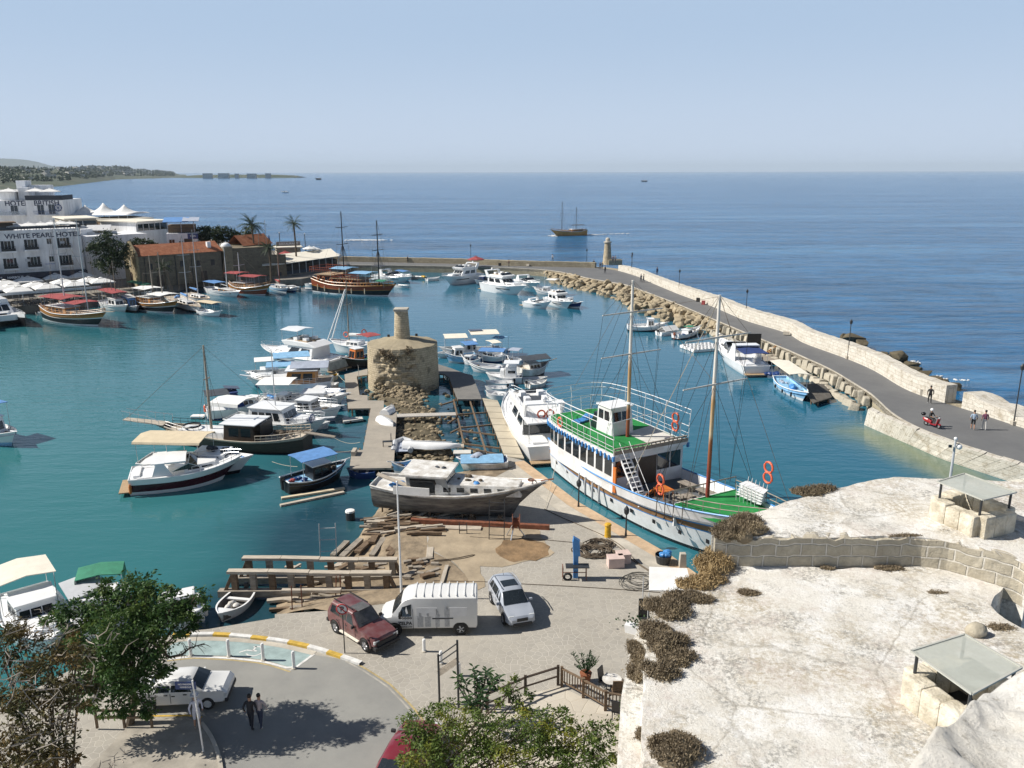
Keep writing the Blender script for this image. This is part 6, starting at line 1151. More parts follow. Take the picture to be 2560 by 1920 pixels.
B=fishing('white launch with a high flat canopy right of the large cruiser',('C',1230,935),('C',1490,955),2.8,.8,(W_,GP),cab=(-.05,.15,.9),can=1,canm=W2,canz=2.4,seed=12,canx=(-.35,-.02)); mast(B,.1*B.L,4.5,.04,GP,None,(),.5,False)
motor_yacht('low white sports boat, left of the pair in front of the riprap',('C',1395,1085),('C',1165,1055),3.,1.,False,navy=1,canv=None)
motor_yacht('white cabin cruiser with a rounded hardtop, right of the pair',('C',1590,1090),('C',1375,1020),3.2,1.1,True,arch=False)
fishing('little white wheelhouse boat with a dark blue hull at the end of the group',('C',1675,1075),('C',1520,1050),2.4,.7,(NB,W_),cab=(-.35,-.05,1.3),seed=13)
struct(sheet('harbour_plank',ws('C',[(1110,850),(1300,825),(1310,832),(1180,862)],.6),.6,PL)) if False else None
# right side, under the mole
B=fishing('white workboat with an upright console and pipe frame under the riprap',('D',525,690),('D',118,690),2.8,.75,(W_,BK),cab=(.0,.2,1.3),deck=W_,seed=14,rail=W_); rails(B,-.45*B.L,0,1.2,ST,4,2,False)
B=skiff('small white boat under a peaked white cover beside the workboat',('D',640,715),('D',440,745),2.,.6,(W_,)); canopy(B,-.35*B.L,.35*B.L,1.9,.75,W2,.6,False,name='cover')
B=fishing('small dark-hulled boat with white deck and a green mat',('D',870,720),('D',610,785),2.2,.65,(W_,BK),[(.6,1),(1,0)] and None,cab=(-.12,.1,.7),deck=W_,seed=15); canopy(B,-.05*B.L,.15*B.L,1.2,1.55,GN,.02,False,name='green_mat'); outboard(B,m=RW)
cs_=ws('D',[(700,840),(1010,815),(1045,940),(820,945)],0); c=sum(cs_,Vector())/4; d=cs_[1]-cs_[0]; t=thing('floating_dock','white segmented floating dock of ribbed pontoons','pontoon',(c.x,c.y,0),math.atan2(d.y,d.x)); l=d.length
for k in range(4):
    mb=MB(); mb.box((0,-1.5+k*1.0,.25),(l,.8,.4)); mb.build('float',W_,t,bev=.06); mb=MB(); [mb.box((-l/2+.4+i*.6,-1.5+k*1.,.5),(.3,.5,.14)) for i in range(int(l/.6))]; mb.build('cleats',GP,t)
motor_yacht('sleek white sports yacht with navy sunshade, stern to the mole',('D',1045,885),('D',1455,1165),3.9,1.25,False,navy=1,canv=NV,canz=2.75)
B=fishing('sky blue and white open boat with a big pale canopy by the plank stage',('D',1975,1455),('D',1690,1235),2.6,.75,(SB,W_),cab=None,can=1,canm=CR,canz=1.9,seed=16,deck=SB,canx=(-.55,.2),rail=W_); lumps(B,'blue_tarp',BP,-.0*B.L,.2,.6,5,.35,2); fenders(B,[-.2*B.L,.05*B.L,.25*B.L],-1,BK)
deckthing('jetty','dark plank jetty beside the sky blue boat','D',[(1900,1255),(2157,1230),(2240,1380),(2050,1440)],.55,mat('dark_jetty_planks',(.10,.09,.075),.85,.4,2,.4),.12,2.,'jetty')
deckthing('jetty','small timber landing with a dark gate below the mole','D',[(1500,950),(1640,930),(1690,990),(1530,1010)],.6,GW,.12,2.,'jetty')
p=w('D',1430,880,.6); o=MB().box((0,0,1.),(1.9,.12,2.2)).build('gate_panel',BK); o.location=p+Vector((0,.2,0)); tag(o,'tall black corrugated panel on the landing under the mole','panel'); 
mb=MB(); a=w('D',1550,930,.6); b=w('D',1690,840,1.6); n_=Vector((.35,.25,0)); mb.beam(a-n_,b-n_,.1,.1); mb.beam(a+n_,b+n_,.1,.1); [mb.beam(a.lerp(b,k/6)-n_,a.lerp(b,k/6)+n_,.12,.05) for k in range(1,6)]; tag(mb.build('timber_steps',VW_),'short brown timber steps from the landing up to the mole','steps')
lumpB=Boat(); lumpB.r=thing('blue_tarpaulin','crumpled navy blue tarpaulin on the rocks behind the sports yacht','tarpaulin',w('D',1600,1150,.3)); lumps(lumpB,'folds',NB,0,0,0,8,.45,3,.9)
# the yacht beside the excursion ship
B=motor_yacht('big white motor yacht with dark saloon, stern toward the quay, left of the excursion ship',('H',1450,670),('H',1780,1125),4.7,1.6,True,name='motor_yacht',navy=1,deck=W_); L=B.L
mb=MB(); mb.slab([(-.1*L,-B.hw(-.1*L)*.96,B.sh(-.1*L)+.02),(.25*L,-B.hw(.25*L)*.96,B.sh(.25*L)+.02),(.25*L,-B.hw(.25*L)*.72,B.sh(.25*L)+.02),(-.1*L,-B.hw(-.1*L)*.8,B.sh(-.1*L)+.02)],.02); mb.build('side_deck',TK,B.r)
mb=MB(); mb.box((-.305*L,0,B.fb+.75),(.04,B.W*.72,1.4)); mb.build('saloon_door',GL,B.r); canopy(B,-.46*L,-.3*L,B.W*.8,B.fb+1.9,W_,.03,True,th=.12,name='aft_overhang')
for y in (-.5,.3): buoy(B,(-.37*L,y,B.top+.5),.33,'X',OR)
rails(B,-.46*L,-.1*L,.8,ST,6,2,False,.7,z=B.fb+2.0)
# left cluster beside the boardwalk, back to front
B=boat('sailing_boat','white sailing boat with wide A-frame spars and furled sail behind the tower','sailing boat',('F',1010,560),('F',1420,590)); hull(B,3.6,1.2,.5,.2,.7,.14,.85,.6,(W_,),deck=W_,rail=W_); L=B.L; trunk(B,-.3*L,.1*L,2.2,1.6,.6,None,W_,.5,.1,.85,3,2); mast(B,.02*L,8.8,.1,GW,None,(.62,),1.,True,3.2,cover=W2); mb=MB()
for s in (-.6,.6): mb.tube([(.5*L,s,1.6),(.04*L,s*.2,8.8)],.09,6)
mb.build('spar',W_,B.r); buoy(B,(.2*L,-1.2,2.2),.35); buoy(B,(-.25*L,-1.3,2.7),.35)
B=fishing('dark wooden boat under a flat red canopy against the tower',('F',1130,760),('F',1480,690),3.,1.1,(DW,BK),cab=(-.05,.25,1.6),cabm=ORW,can=1,canm=MR,canz=2.9,seed=17,deck=GN,canx=(-.5,-.1)); L=B.L
B=motor_yacht('long white flybridge motor cruiser with dark saloon window, top of the left cluster',('F',310,660),('F',1080,775),4.6,1.6,True,stripe=True,arch=False); L=B.L; canopy(B,-.12*L,.1*L,3.,B.top+1.9,W_,.2,True,zb=B.top); lumps(B,'net_pile',RO,-.2*L,0,B.top+.3,5,.4,3); mb=MB(); mb.quad((-L/2-.42,-1.9,.45),(-L/2-.42,1.9,.45),(-L/2-.36,1.9,1.5),(-L/2-.36,-1.9,1.5)); mb.build('grey_transom',mat('grey_transom_paint',(.4,.38,.34),.6,.3,2),B.r)
B=fishing('white launch with long pale blue awning, second in the left cluster',('F',140,905),('F',880,850),3.9,1.05,(W_,GP),cab=(.05,.3,.8),can=1,canm=LB,canz=2.2,seed=18,canx=(-.4,.1)); canopy(B,.1*B.L,.36*B.L,2.4,2.9,W2,.1); outboard(B)
B=fishing('white launch with shorter sky blue awning, third in the left cluster',('F',150,950),('F',920,905),3.5,.95,(W_,NB),cab=(.15,.36,.7),can=1,canm=LB,canz=1.8,seed=19,canx=(-.15,.22)); rails(B,.15*B.L,.45*B.L,.5)
B=boat('cabin_boat','white trawler yacht with varnished cabin side and grey covered top','yacht',('F',190,1010),('F',1030,985)); L=B.L; hull(B,4.2,1.5,.6,.1,.7,.16,.82,.6,(W_,GY),[(.12,1),(1.,0)],deck=PL,rail=W_,full=2.2); trunk(B,.02*L,.27*L,2.5,1.8,.6,None,W_,.5,0,.85,3,0); trunk(B,-.32*L,.06*L,2.8,2.6,1.5,None,VW_,.3,0,.92,2,2,roof=W_,over=.3); canopy(B,-.48*L,-.02*L,2.8,B.top+.35,GY,.5,False,name='grey_cover'); canopy(B,-.25*L,-.1*L,1.9,B.top-.55,GY,.05,False,name='small_awning'); rails(B,-.4*L,.47*L,.6,ST,12,3); prow(B,1.,W_,wd=.5); fenders(B,[-.2*L,.05*L,.2*L])
B=fishing('blue boat under crumpled blue tarpaulins, nose to the boardwalk',('F',1160,1085),('F',780,1070),3.,.85,(BP,NB),cab=(-.3,0,.9),cabm=BP,seed=20); lumps(B,'tarpaulin',NB,.25*B.L,0,.7,7,.45,4,.8); outboard(B)
B=fishing('white and pale blue fishing boat with a rounded white awning, bow to the boardwalk',('F',1195,1150),('F',310,1150),3.9,1.1,(W_,SB),L=None,cab=(-.02,.26,.9),can=1,canm=W2,canz=1.9,seed=21,canx=(-.5,-.12)); rails(B,-.45*B.L,.4*B.L,.5,ST,9)
B=fishing('white fishing boat with grey wheelhouse and pipe rail, below the rounded awning boat',('F',1130,1290),('F',540,1230),3.6,1.15,(W_,GY),cab=(-.2,.08,1.2),cabm=GP,seed=22); rails(B,-.4*B.L,.38*B.L,.6,ST,9); lumps(B,'net_pile',RO,.3*B.L,0,1.1,6,.3,9)
B=boat('motor_launch','white and navy motor launch with solar panel on its arch and dark bimini','boat',('U',1560,340),('U',420,480)); L=B.L; hull(B,3.2,1.,.4,.05,.84,.15,.84,.5,(W_,NB),[(.15,1),(1,0)],deck=W_,rail=W_,full=2.4); canopy(B,-.5*L,-.12*L,2.7,2.6,DG,.15); trunk(B,.05*L,.32*L,2.2,1.5,.75,None,W_,.6,.2,.85,2,2); mb=MB()
for s in (-1,1): mb.add([(-.14*L,s*1.2,2.6),(-.02*L,s*1.2,2.6),(.1*L,s*1.3,1.1),(-.04*L,s*1.3,1.1)],[(0,1,2,3)]); mb.add([(-.14*L,s*1.25,2.6),(-.02*L,s*1.25,2.6),(.1*L,s*1.35,1.1),(-.04*L,s*1.35,1.1)],[(0,1,2,3)])
mb.box((-.06*L,0,2.62),(.13*L,2.5,.1)); mb.build('arch',NV,B.r); mb=MB(); mb.box((-.07*L,0,2.95),(1.5,1.3,.05),ry=.15); mb.build('solar_panel',SP,B.r); mb=MB(); mb.tube([(-.07*L,0,2.6),(-.07*L,0,2.95)],.04,5); mb.build('panel_bracket',ST,B.r); buoy(B,(-L/2-.1,.3,.9),.3,'X')
t=thing('mooring_float','little white square mooring float left of the solar panel launch','float',w('U',258,485,0)); mb=MB(); mb.box((0,0,.22),(1.3,.8,.22)); mb.build('top',W2,t,bev=.04); mb=MB(); mb.box((0,0,.05),(1.2,.7,.2)); mb.build('base',BK,t)
B=boat('cabin_boat','white long-windowed wheelhouse boat with scalloped awning at its stern','boat',('G',1880,985),('G',1010,900)); L=B.L; hull(B,3.6,1.15,.7,.1,.72,.15,.82,.6,(W_,BK),[(.2,1),(1.,0)],deck=W_,rail=W_,full=2.2); trunk(B,-.24*L,.17*L,2.7,2.5,1.55,None,W_,.45,.15,.93,4,3,roof=W_,over=.12); canopy(B,-.62*L,-.32*L,3.,B.fb+1.75,W2,.2,valance=.3); trunk(B,.17*L,.34*L,2.2,1.4,.5,None,W_,.5,0,.85,0,1,side=False); mast(B,-.02*L,6.4,.06,GP,B.top,(),.5,False); rails(B,.1*L,.46*L,.6); prow(B,.8,W_,wd=.4); mb=MB(); mb.torus((.38*L,-.6,1.9),.42,.05,'X',16,5); [mb.beam((.38*L,-.6-.4*math.cos(a),1.9-.4*math.sin(a)),(.38*L,-.6+.4*math.cos(a),1.9+.4*math.sin(a)),.03,.03) for a in (0,.8,1.57,2.36)]; mb.build('ship_wheel_ornament',NB,B.r)
B=boat('wooden_ketch','long brown-black wooden sailing boat with one tall grey mast and railed bowsprit','sailing boat',('G',330,1030),('G',1700,1110)); L=B.L; hull(B,3.8,1.15,.75,.5,.6,.18,.8,.8,(DW,BK,PL),[(.1,1),(.88,0),(1.,2)],deck=PL,bul=.2,rail=PL,railr=.06,full=2.1,n=20); trunk(B,-.02*L,.32*L,2.4,1.7,.5,None,W_,.3,0,.95,0,0,side=False); trunk(B,-.2*L,.0*L,2.7,2.6,1.6,None,DW,.1,0,.98,2,3,roof=W_,over=.3); mast(B,.12*L,8.3,.13,GW,None,(.62,),.5,True,fore=L*.5+3); prow(B,3.,PL,wd=1.2); mb=MB()
for s in (-1,1):
    mb.tube([(.42*L,s*1.1,B.sh(.42*L)+.7),(.5*L,s*.75,B.sh(.5*L)+.75),(.5*L+3,s*.4,B.sh(.5*L)+1.1)],.03,5); [mb.tube([(.42*L+k*.8,s*(1.1-k*.12),B.sh(.45*L)-.1),(.42*L+k*.8,s*(1.1-k*.12),B.sh(.45*L)+.75+.03*k)],.02,4) for k in range(6)]
mb.build('bowsprit_rail',ST,B.r); rails(B,.05*L,.4*L,.6,BK,8,2,False); rails(B,-.49*L,-.22*L,.55,PL,8,2,False,r=.035); mb=MB(); mb.torus((.24*L,.2,B.sh(.24*L)+.45),.75,.09,'Z',20,5); mb.build('coiled_hose',BK,B.r); mb=MB(); mb.box((-.24*L,0,B.sh(-.2*L)+.75),(.05,2.4,1.4)); mb.build('curtain',BK,B.r); mb=MB(); mb.slab([(-.5*L-2.6,-.25,1.5),(-.5*L+.3,-.25,1.8),(-.5*L+.3,.25,1.8),(-.5*L-2.6,.25,1.5)],.08); mb.build('gangplank',GW,B.r); lumps(B,'deck_gear',RO,-.35*L,0,1.5,6,.3,3,.8)
B=boat('cabin_boat','white cabin boat under a wide tan awning, behind the maroon-hulled cruiser','boat',('G',1215,1310),('G',230,1290)); L=B.L; hull(B,3.5,1.1,.5,.05,.8,.14,.84,.6,(W_,BK),[(.2,1),(1.,0)],deck=W_,rail=W_,full=2.4); trunk(B,-.02*L,.3*L,2.7,2.3,.85,None,W_,.25,0,.94,3,2,wz=(.4,.85)); canopy(B,-.5*L,.1*L,3.3,B.fb+2.,BE,.25,valance=.15); lumps(B,'nets_and_lines',DG,.17*L,0,B.top,7,.3,5,.8); lumps(B,'blue_cover',NB,-.1*L,0,1.,6,.35,6,.9); lumps(B,'blue_bucket',BP,.38*L,.2,1.2,2,.2,3,.2)
B=motor_yacht('white open cruiser with dark maroon hull and white hardtop, nearest in the left cluster',('G',1120,1345),('G',110,1460),3.8,1.35,False,(W_,MP,W_),[(.2,2),(.66,1),(1,0)],hard=True,stripe=False,rk=.2); fenders(B,[-.49*B.L],-1,ORW)
B=fishing('small black and blue working boat with a bright blue awning by the boardwalk end',('G',2050,1330),('G',1490,1480),2.8,.85,(BK,BP),L=None,cab=(-.12,.22,1.1),cabm=BK,can=1,canm=BL,canz=1.7,seed=23,deck=SB,bands=[(1.,0)],canx=(-.32,.25)); outboard(B); lumps(B,'red_gear',MR,-.4*B.L,0,.8,3,.2,3,.3)
for k,(a,b) in enumerate(((('G',1455,1535),('G',2025,1445)),(('G',1445,1600),('G',2020,1480)))): mb=MB(); mb.beam(w(*a,.1),w(*b,.12),.32,.14); tag(mb.build('floating_beam',BE if k==0 else PL),('tan','pale grey')[k]+' floating timber beam alongside the black and blue boat','timber')
skiff('dark blue open skiff tied below the boardwalk end',('H',90,1235),('H',330,1225),1.9,.55,(NB,),NB,False)
t=thing('mooring_post','stubby pale post standing in the shallow water','post',w('H',120,1590,0)); mb=MB(); mb.lathe([(.34,-1),(.34,.62),(.3,.7)],12); mb.build('post',GS,t); mb=MB(); mb.lathe([(.36,.62),(.33,.74),(.1,.78)],12); mb.build('cap',W2,t)
# right cluster behind the walkway
B=fishing('pale blue fishing boat with white wheelhouse and huge split cream awning',('R',225,475),('R',760,430),3.,.9,(SB,GP),cab=(-.05,.28,1.3),seed=24,can=1,canm=BL,canz=1.6,canx=(-.5,-.08)); B2=fishing('wide white boat carrying two long cream sun roofs behind the pale blue boat',('R',130,370),('R',1180,330),3.4,.9,(W_,GP),cab=(-.1,.12,1.5),seed=25); L=B2.L; canopy(B2,-.46*L,.0*L,3.4,3.3,CR,.1); canopy(B2,.05*L,.42*L,3.2,2.9,CR,.1); mb=MB(); mb.box((-.1*L,-.6,3.5),(1.8,1.2,.05)); mb.build('solar_panel',SP,B2.r)
skiff('white inflatable boat with engine parts on deck beside the tower',('R',95,395),('R',400,320),2.,.55,(W_,))
fishing('white sport fishing boat with beige bimini in the right cluster',('R',790,470),('R',1230,420),2.6,.8,(W_,NB),cab=(.0,.25,.8),can=1,canm=CR,canz=1.9,seed=26,canx=(-.3,.05))
fishing('white boat with a rounded cuddy, between the pale blue boat and the blue-roofed one',('R',505,480),('R',830,500),2.3,.7,(W_,GP),cab=(-.05,.3,.6),seed=27)
fishing('white motorboat under a flat bright blue roof in the right cluster',('R',625,610),('R',1320,640),2.6,.7,(W_,GP),L=None,cab=None,can=1,canm=BL,canz=2.2,seed=28,canx=(-.42,.2))
fishing('small boat with a pale blue frame awning at the back of the right cluster',('R',1040,300),('R',1300,330),2.2,.6,(SB,W_),cab=None,can=1,canm=LB,canz=1.8,seed=29,canx=(-.4,.3)); fishing('little boat with a patterned white awning at the right end of the cluster',('R',1300,490),('R',1560,510),2.2,.6,(W_,GP),cab=None,can=1,canm=GY,canz=1.5,seed=30,canx=(-.4,.3))
B=boat('cabin_boat','white centre-console launch with tall white box cabin in the right cluster','boat',('R',935,790),('R',1560,800)); L=B.L; hull(B,2.5,.75,.4,.05,.8,.12,.84,.4,(W_,),deck=W_,rail=W_,full=2.4); trunk(B,-.35*L,-.02*L,1.7,1.6,1.4,None,W_,.1,0,.95,1,1,wz=(.5,.7)); trunk(B,-.02*L,.12*L,1.4,1.2,.9,None,W_,.1,0,.95,0,0,side=False); canopy(B,-.42*L,-.0*L,2.,B.top+.9,W_,.05)
for lab,a,b in (('white open boat with a long sharp bow, middle of three side by side',('R',915,880),('R',1400,870)),('white open boat nearest the plywood walkway, lowest of three',('R',920,1050),('R',1280,1090)),('cream open boat just above the lowest of three',('R',915,975),('R',1290,965))): skiff(lab,a,b,1.8,.55,(W_,))
B=boat('sailing_boat','dark green sailing boat under a long black cover at the right of the cluster','sailing boat',('R',2010,640),('R',1500,700)); L=B.L; hull(B,3.,1.,.5,.1,.65,.14,.84,.5,(WP,BK),[(.2,1),(1,0)],deck=PL,rail=W_); trunk(B,-.25*L,.2*L,2.,1.6,.7,None,WP,.3,0,.9,3,1); canopy(B,-.5*L,.42*L,2.8,2.2,DG,.35); prow(B,1.2,PL)
for lab,a,b in (('grey-white rowing boat with outboard in front of the black-covered sailboat',('R',2000,800),('R',1560,810)),('second rowing boat just outside the yacht flybridge rail',('R',1990,850),('R',1650,900))): skiff(lab,a,b,1.7,.5,(WP,),GP)
# bottom-left moored boats, left edge, dinghies
B=boat('cabin_boat','white cabin boat with square wheelhouse and tan bimini, bottom left','boat',('L',430,890),('L',190,420)); L=B.L; hull(B,3.2,1.1,.5,.05,.82,.14,.84,.6,(W_,),deck=W_,rail=W_,full=2.3); trunk(B,-.18*L,.12*L,2.3,2.,1.2,None,W_,.35,.1,.92,2,3,roof=W_,over=.1); canopy(B,-.5*L,-.16*L,2.9,B.fb+1.75,CR,.2); trunk(B,.12*L,.34*L,2.,1.2,.45,None,W_,.5,0,.85,0,0,side=False); rails(B,.1*L,.46*L,.55); canopy(B,-.1*L,.22*L,2.,B.fb+.9,GP,.1,False,name='grey_awning').location=(0,2.4,.3)
B=boat('cabin_boat','white boat under a green canvas top, behind the leafy tree','boat',('L',745,800),('L',825,410)); L=B.L; hull(B,3.,1.1,.5,.05,.82,.14,.84,.6,(W_,),deck=W_,rail=W_); trunk(B,-.2*L,.2*L,2.2,1.8,1.2,None,W_,.35,.1,.92,2,2); canopy(B,-.5*L,-.2*L,2.5,B.fb+1.5,GN,.15,valance=.5); rails(B,.1*L,.46*L,.55)
B=boat('cabin_boat','white rounded cuddy boat right of the leafy tree top','boat',('L',1430,660),('L',1388,460)); L=B.L; hull(B,2.4,.85,.4,.05,.85,.14,.84,.5,(W_,),deck=W_,rail=W_); trunk(B,-.46*L,.0*L,2.,1.8,.8,None,W_,.4,.1,.88,0,2,side=False); fenders(B,[0,.2*L],1)
B=skiff('old white open dinghy with grey outboard at the edge of the quay',('J',95,1085),('J',320,850),1.75,.5,(W_,),mat('dirty_dinghy_floor',(.12,.11,.10),.8,.4,2),False,1); outboard(B,m=GS,s=.85); lumps(B,'rags',WP,-.0,0,.3,5,.22,4,.35); mb=MB(); mb.slab([(B.L*.2,-B.hw(B.L*.2)*.95,.52),(B.L*.47,-.1,.68),(B.L*.47,.1,.68),(B.L*.2,B.hw(B.L*.2)*.95,.52)],.05); mb.build('foredeck',W_,B.r)
fishing('white and blue boat cut off by the left frame edge in mid harbour',('S',45,1120),('S',-70,1085),3.2,1.,(W_,SB),cab=(-.2,.15,1.6),seed=31,can=1,canm=BL,canz=2.6,canx=(-.3,.1))
# sea boats
B=gulet('wooden two-masted gulet under way on the open sea with white bow wave',('C',1405,410),('C',1700,400),4.6,1.5,(mat('light_varnish',(.60,.32,.11),.4,.25,1),MATS['light_varnish'],MATS['light_varnish']),L=15.5,can=((-.42,-.05,DG,.2),),masts=((.18,11.5),(-.22,9.5)),mm=DW,sprit=1.6,bands=[(.3,1),(1.,0)])
B.r.location.y+=2
mb=MB(); c=B.r.location; M=Matrix.Rotation(B.r.rotation_euler.z,4,'Z')
def foam(name,pts,label,seed=0):
    mb=MB(); rg=random.Random(seed); n=len(pts)
    for p,s in pts:
        for _ in range(14): q=p+Vector((rg.gauss(0,s),rg.gauss(0,s*.5),0)); k=s*rg.uniform(.2,.6); mb.ball((q.x,q.y,.04),(k,k*.6,.1+k*.12),6,4,0,.2,rg)
    o=mb.build(name,W2,smooth=True); return tag(o,label,'foam',kind='stuff')
foam('bow_wave',[(c+M@Vector((x,y,0)),.8) for x,y in ((6,-2),(5,-2.5),(3,-2.9),(1,-3),(-1,-3),(-3,-3),(-6,-2.6),(-8,-1),(-10,0),(-12,.3),(7,1.5))]+[(c+M@Vector((-14-i*2.5,rnd.uniform(-.6,.6),0)),.5) for i in range(6)],'white bow wave and wake around the gulet at sea')
foam('surf',[(w('E',x,y,0),.35) for x,y in ((970,500),(1000,515),(1180,630),(1240,655),(1300,690),(1380,660),(1100,600))],'white surf on the rocks outside the mole',3)
B=motor_yacht('tiny white speedboat far out on the bay',('X',1950,281),('X',1985,281),3,1.,False,L=9,stripe=False); B=gulet('tiny dark ship on the horizon right of the headland',('S',790,449.5),('S',800,449.3),9,4,(BK,BK,BK),L=34,masts=((.2,22),(-.2,20)),mm=DW,rl=False)
gulet('very faint far ship near the horizon in the middle',('S',1604,454),('S',1616,454),7,2,(DW,BK,BK),L=16,masts=((.1,10),),mm=DW,rl=False); foam('wake',[(w('B',x,371,0),1.) for x in range(1470,1760,16)],'thin white wake streak on the sea behind the pirate ship masts',8)

B=fishing('small white cuddy boat tucked between the solar panel launch and the rounded awning boat',('U',1560,330),('U',1000,300),2.6,.8,(W_,NB),cab=(-.15,.2,.75),seed=41); rails(B,.1*B.L,.46*B.L,.5)
B=skiff('yellow-white dinghy tied off the flybridge cruiser transom',('F',1095,850),('F',960,870),1.6,.5,(CR,),YL)

B=fishing('white half-decked boat with stacked blue bags, between the varnished trawler and the rounded awning boat',('U',2160,330),('U',1530,250),2.8,.85,(W_,NB),cab=(-.1,.2,.9),seed=43); lumps(B,'blue_bags',BP,-.3*B.L,0,.9,6,.3,5,.7); rails(B,.1*B.L,.45*B.L,.5)
for lab,a,b,c_ in (('white dinghy beside the wheelhouse boat bow, above the ketch gangplank',('G',1900,905),('G',1640,900),W_),('pale tender tucked behind the blue tarpaulin boat',('F',1120,1010),('F',960,1000),CR),('small white tender by the trawler stern',('F',1100,945),('F',985,950),W_),('white rowing boat left of the small white cabin boat under the stone house',('B',1000,835),('B',900,815),W_),('grey inflatable just off the pirate ship stern quarter',('B',1120,845),('B',1020,830),GP),('white launch in front of the quay cafe, left of the maroon gulet',('P',660,800),('P',520,820),W_)): skiff(lab,a,b,1.6,.5,(c_,),GP)
# ---------------------------------------------------------------- excursion ship
B=Boat(); B.L=26.; B.r=thing('excursion_ship','large white excursion ship with green decks, blue trim and two rusty masts','ship',(10.75,56.0,0.02),math.atan2(-.881,.473)); L=26.
HW=mat('ship_white_paint',(.74,.745,.75),.45,.12,.8,.05,col2=(.60,.59,.57)); hull(B,6.5,2.5,2.0,.35,.74,.15,.84,1.,(HW,NB,mat('strake_wood',(.27,.15,.07),.6,.3,1),BK,BP),[(.07,3),(.50,0),(.53,4),(.66,2),(.69,4),(1.,0)],n=26,bul=.75,deck=GD,rail=BP,railr=.06,full=2.9)
mb=MB()
for x in (-11,-8.6,-6.2,-3.8,-1.4,1.,3.4,5.8,8.0):
    for s in (-1,1):
        t_=x/L+.5; z=B.sh(x)*.42; y=s*(B.hw(x-.3)*(.84+.16*.42)+.012); mb.box((x-.4,y,z),(.3,.05,.26))
mb.build('portholes',BK,B.r)
mb=MB(); mb.box((-1.2,-3.16,2.9),(.35,.12,1.9)); mb.build('boarding_board',ORW,B.r)
SL=[(-12.7,2.15),(-12.,2.7),(-10,3.05),(-6,3.2),(-1.4,3.2)]
sal=[(x,-y) for x,y in SL]+[(x,y) for x,y in SL[::-1]]; mb=MB(); mb.prism(sal,1.8,4.6); o=mb.build('saloon',HW,B.r)
for (xa,ya),(xb,yb) in zip(SL,SL[1:]):
    n_=max(1,round((xb-xa)/1.15))
    for k in range(n_):
        for s in (-1,1):
            f0,f1=(k+.1)/n_,(k+.86)/n_; a=Vector((xa+(xb-xa)*f0,s*(ya+(yb-ya)*f0),0)); b=Vector((xa+(xb-xa)*f1,s*(ya+(yb-ya)*f1),0)); q=Vector((0,s*.03,0)); mb=MB(); mb.add([a+q+Vector((0,0,3.05)),b+q+Vector((0,0,3.05)),b+q+Vector((0,0,4.35)),a+q+Vector((0,0,4.35)),a-q+Vector((0,0,3.05)),b-q+Vector((0,0,3.05)),b-q+Vector((0,0,4.35)),a-q+Vector((0,0,4.35))],[(0,1,2,3),(4,5,6,7),(0,1,5,4),(1,2,6,5),(2,3,7,6),(3,0,4,7)]); mb.build('window',GL,o)
for y,wd in ((-2.05,1.9),(1.35,1.1),(2.5,.9)): mb=MB(); mb.box((-1.38,y,3.55),(.06,wd,1.25)); mb.build('window',GL,o)
mb=MB(); mb.box((-1.37,-.1,2.9),(.07,1.6,2.5)); mb.build('door',DW,o)
DK=[(-13.2,1.7),(-12.9,2.4),(-12,2.95),(-10,3.3),(-6,3.45),(-1.1,3.4)]
dk=[(x,-y) for x,y in DK]+[(x,y) for x,y in DK[::-1]]; mb=MB(); mb.prism(dk,4.6,4.82); mb.build('upper_deck',HW,B.r); mb=MB(); mb.prism([(x*.985-.05,y*.94) for x,y in dk if True],4.7,4.85); o=mb.build('green_carpet',GT,B.r)
mb=MB(); mb.slab([(-5.,.4,4.875),(-1.4,.4,4.875),(-1.4,3.1,4.875),(-5.6,3.1,4.875)],.02); mb.build('pale_deck_panel',MATS['pale_deck'],B.r)
ring=[(x,-y,0) for x,y in DK][::-1]+[(x,y,0) for x,y in DK]
mb=MB(); rr=resamp([Vector(p) for p in ring],.95)
for p in rr: mb.tube([(p.x,p.y,4.8),(p.x*1.012,p.y*1.012,6.)],.026,4)
for h,r in ((.35,.015),(.65,.015),(1.2,.026)): mb.tube([(p.x*(1+.01*h),p.y*(1+.01*h),4.8+h) for p in rr],r,5)
mb.build('upper_rail',W_,B.r)
for p in resamp([Vector(p) for p in ring],.5): mb=MB(); mb.box((p.x,p.y,4.55),(.16,.16,.36)); mb.build('baluster',BP,B.r)
mb=MB()   # white pipe awning frame over the upper deck
fr=[Vector((p.x*1.02,p.y*1.05,7.0+.25*math.cos(p.x*.1))) for p in rr]
mb.tube(fr,.03,5); mb.tube([p-Vector((0,0,.35)) for p in fr],.02,5)
for p,q in list(zip(rr,fr))[::3]: mb.tube([(p.x,p.y,6.),q],.03,4)
for x in (-11.5,-9.,-2.): mb.tube([(x,-3.2,6.9),(x,0,7.15),(x,3.2,6.9)],.03,5)
mb.build('awning_frame',W_,B.r)
mb=MB(); mb.box((-1.15,0,5.25),(.12,6.6,.1)); mb.box((-1.15,0,4.95),(.16,6.7,.25)); [mb.box((-1.15,-3.2+k*.4,5.05),(.06,.06,.45)) for k in range(17)]; mb.build('front_rail',GW,B.r)
B.fb=4.85; B.bul=0
o=trunk(B,-7.2,-4.7,2.1,2.,2.1,4.85,HW,.18,.05,.93,2,2,wz=(.52,.86),roof=W_,over=.12,name='wheelhouse'); trunk(B,-8.5,-7.2,1.9,2.,1.3,4.85,GL,0,.5,.9,0,0,side=False,name='glass_lobby')
for k,(x,y,z,rz) in enumerate(((-9.8,-1.,4.95,.3),(-10.6,.2,4.95,.8))): mb=MB(); mb.box((x,y,z),(.9,1.2,.12),rz); mb.build('blue_mat',BP,B.r)
def rnbuoys(pts,axis): 
    for p in pts: buoy(B,p,.36,axis)
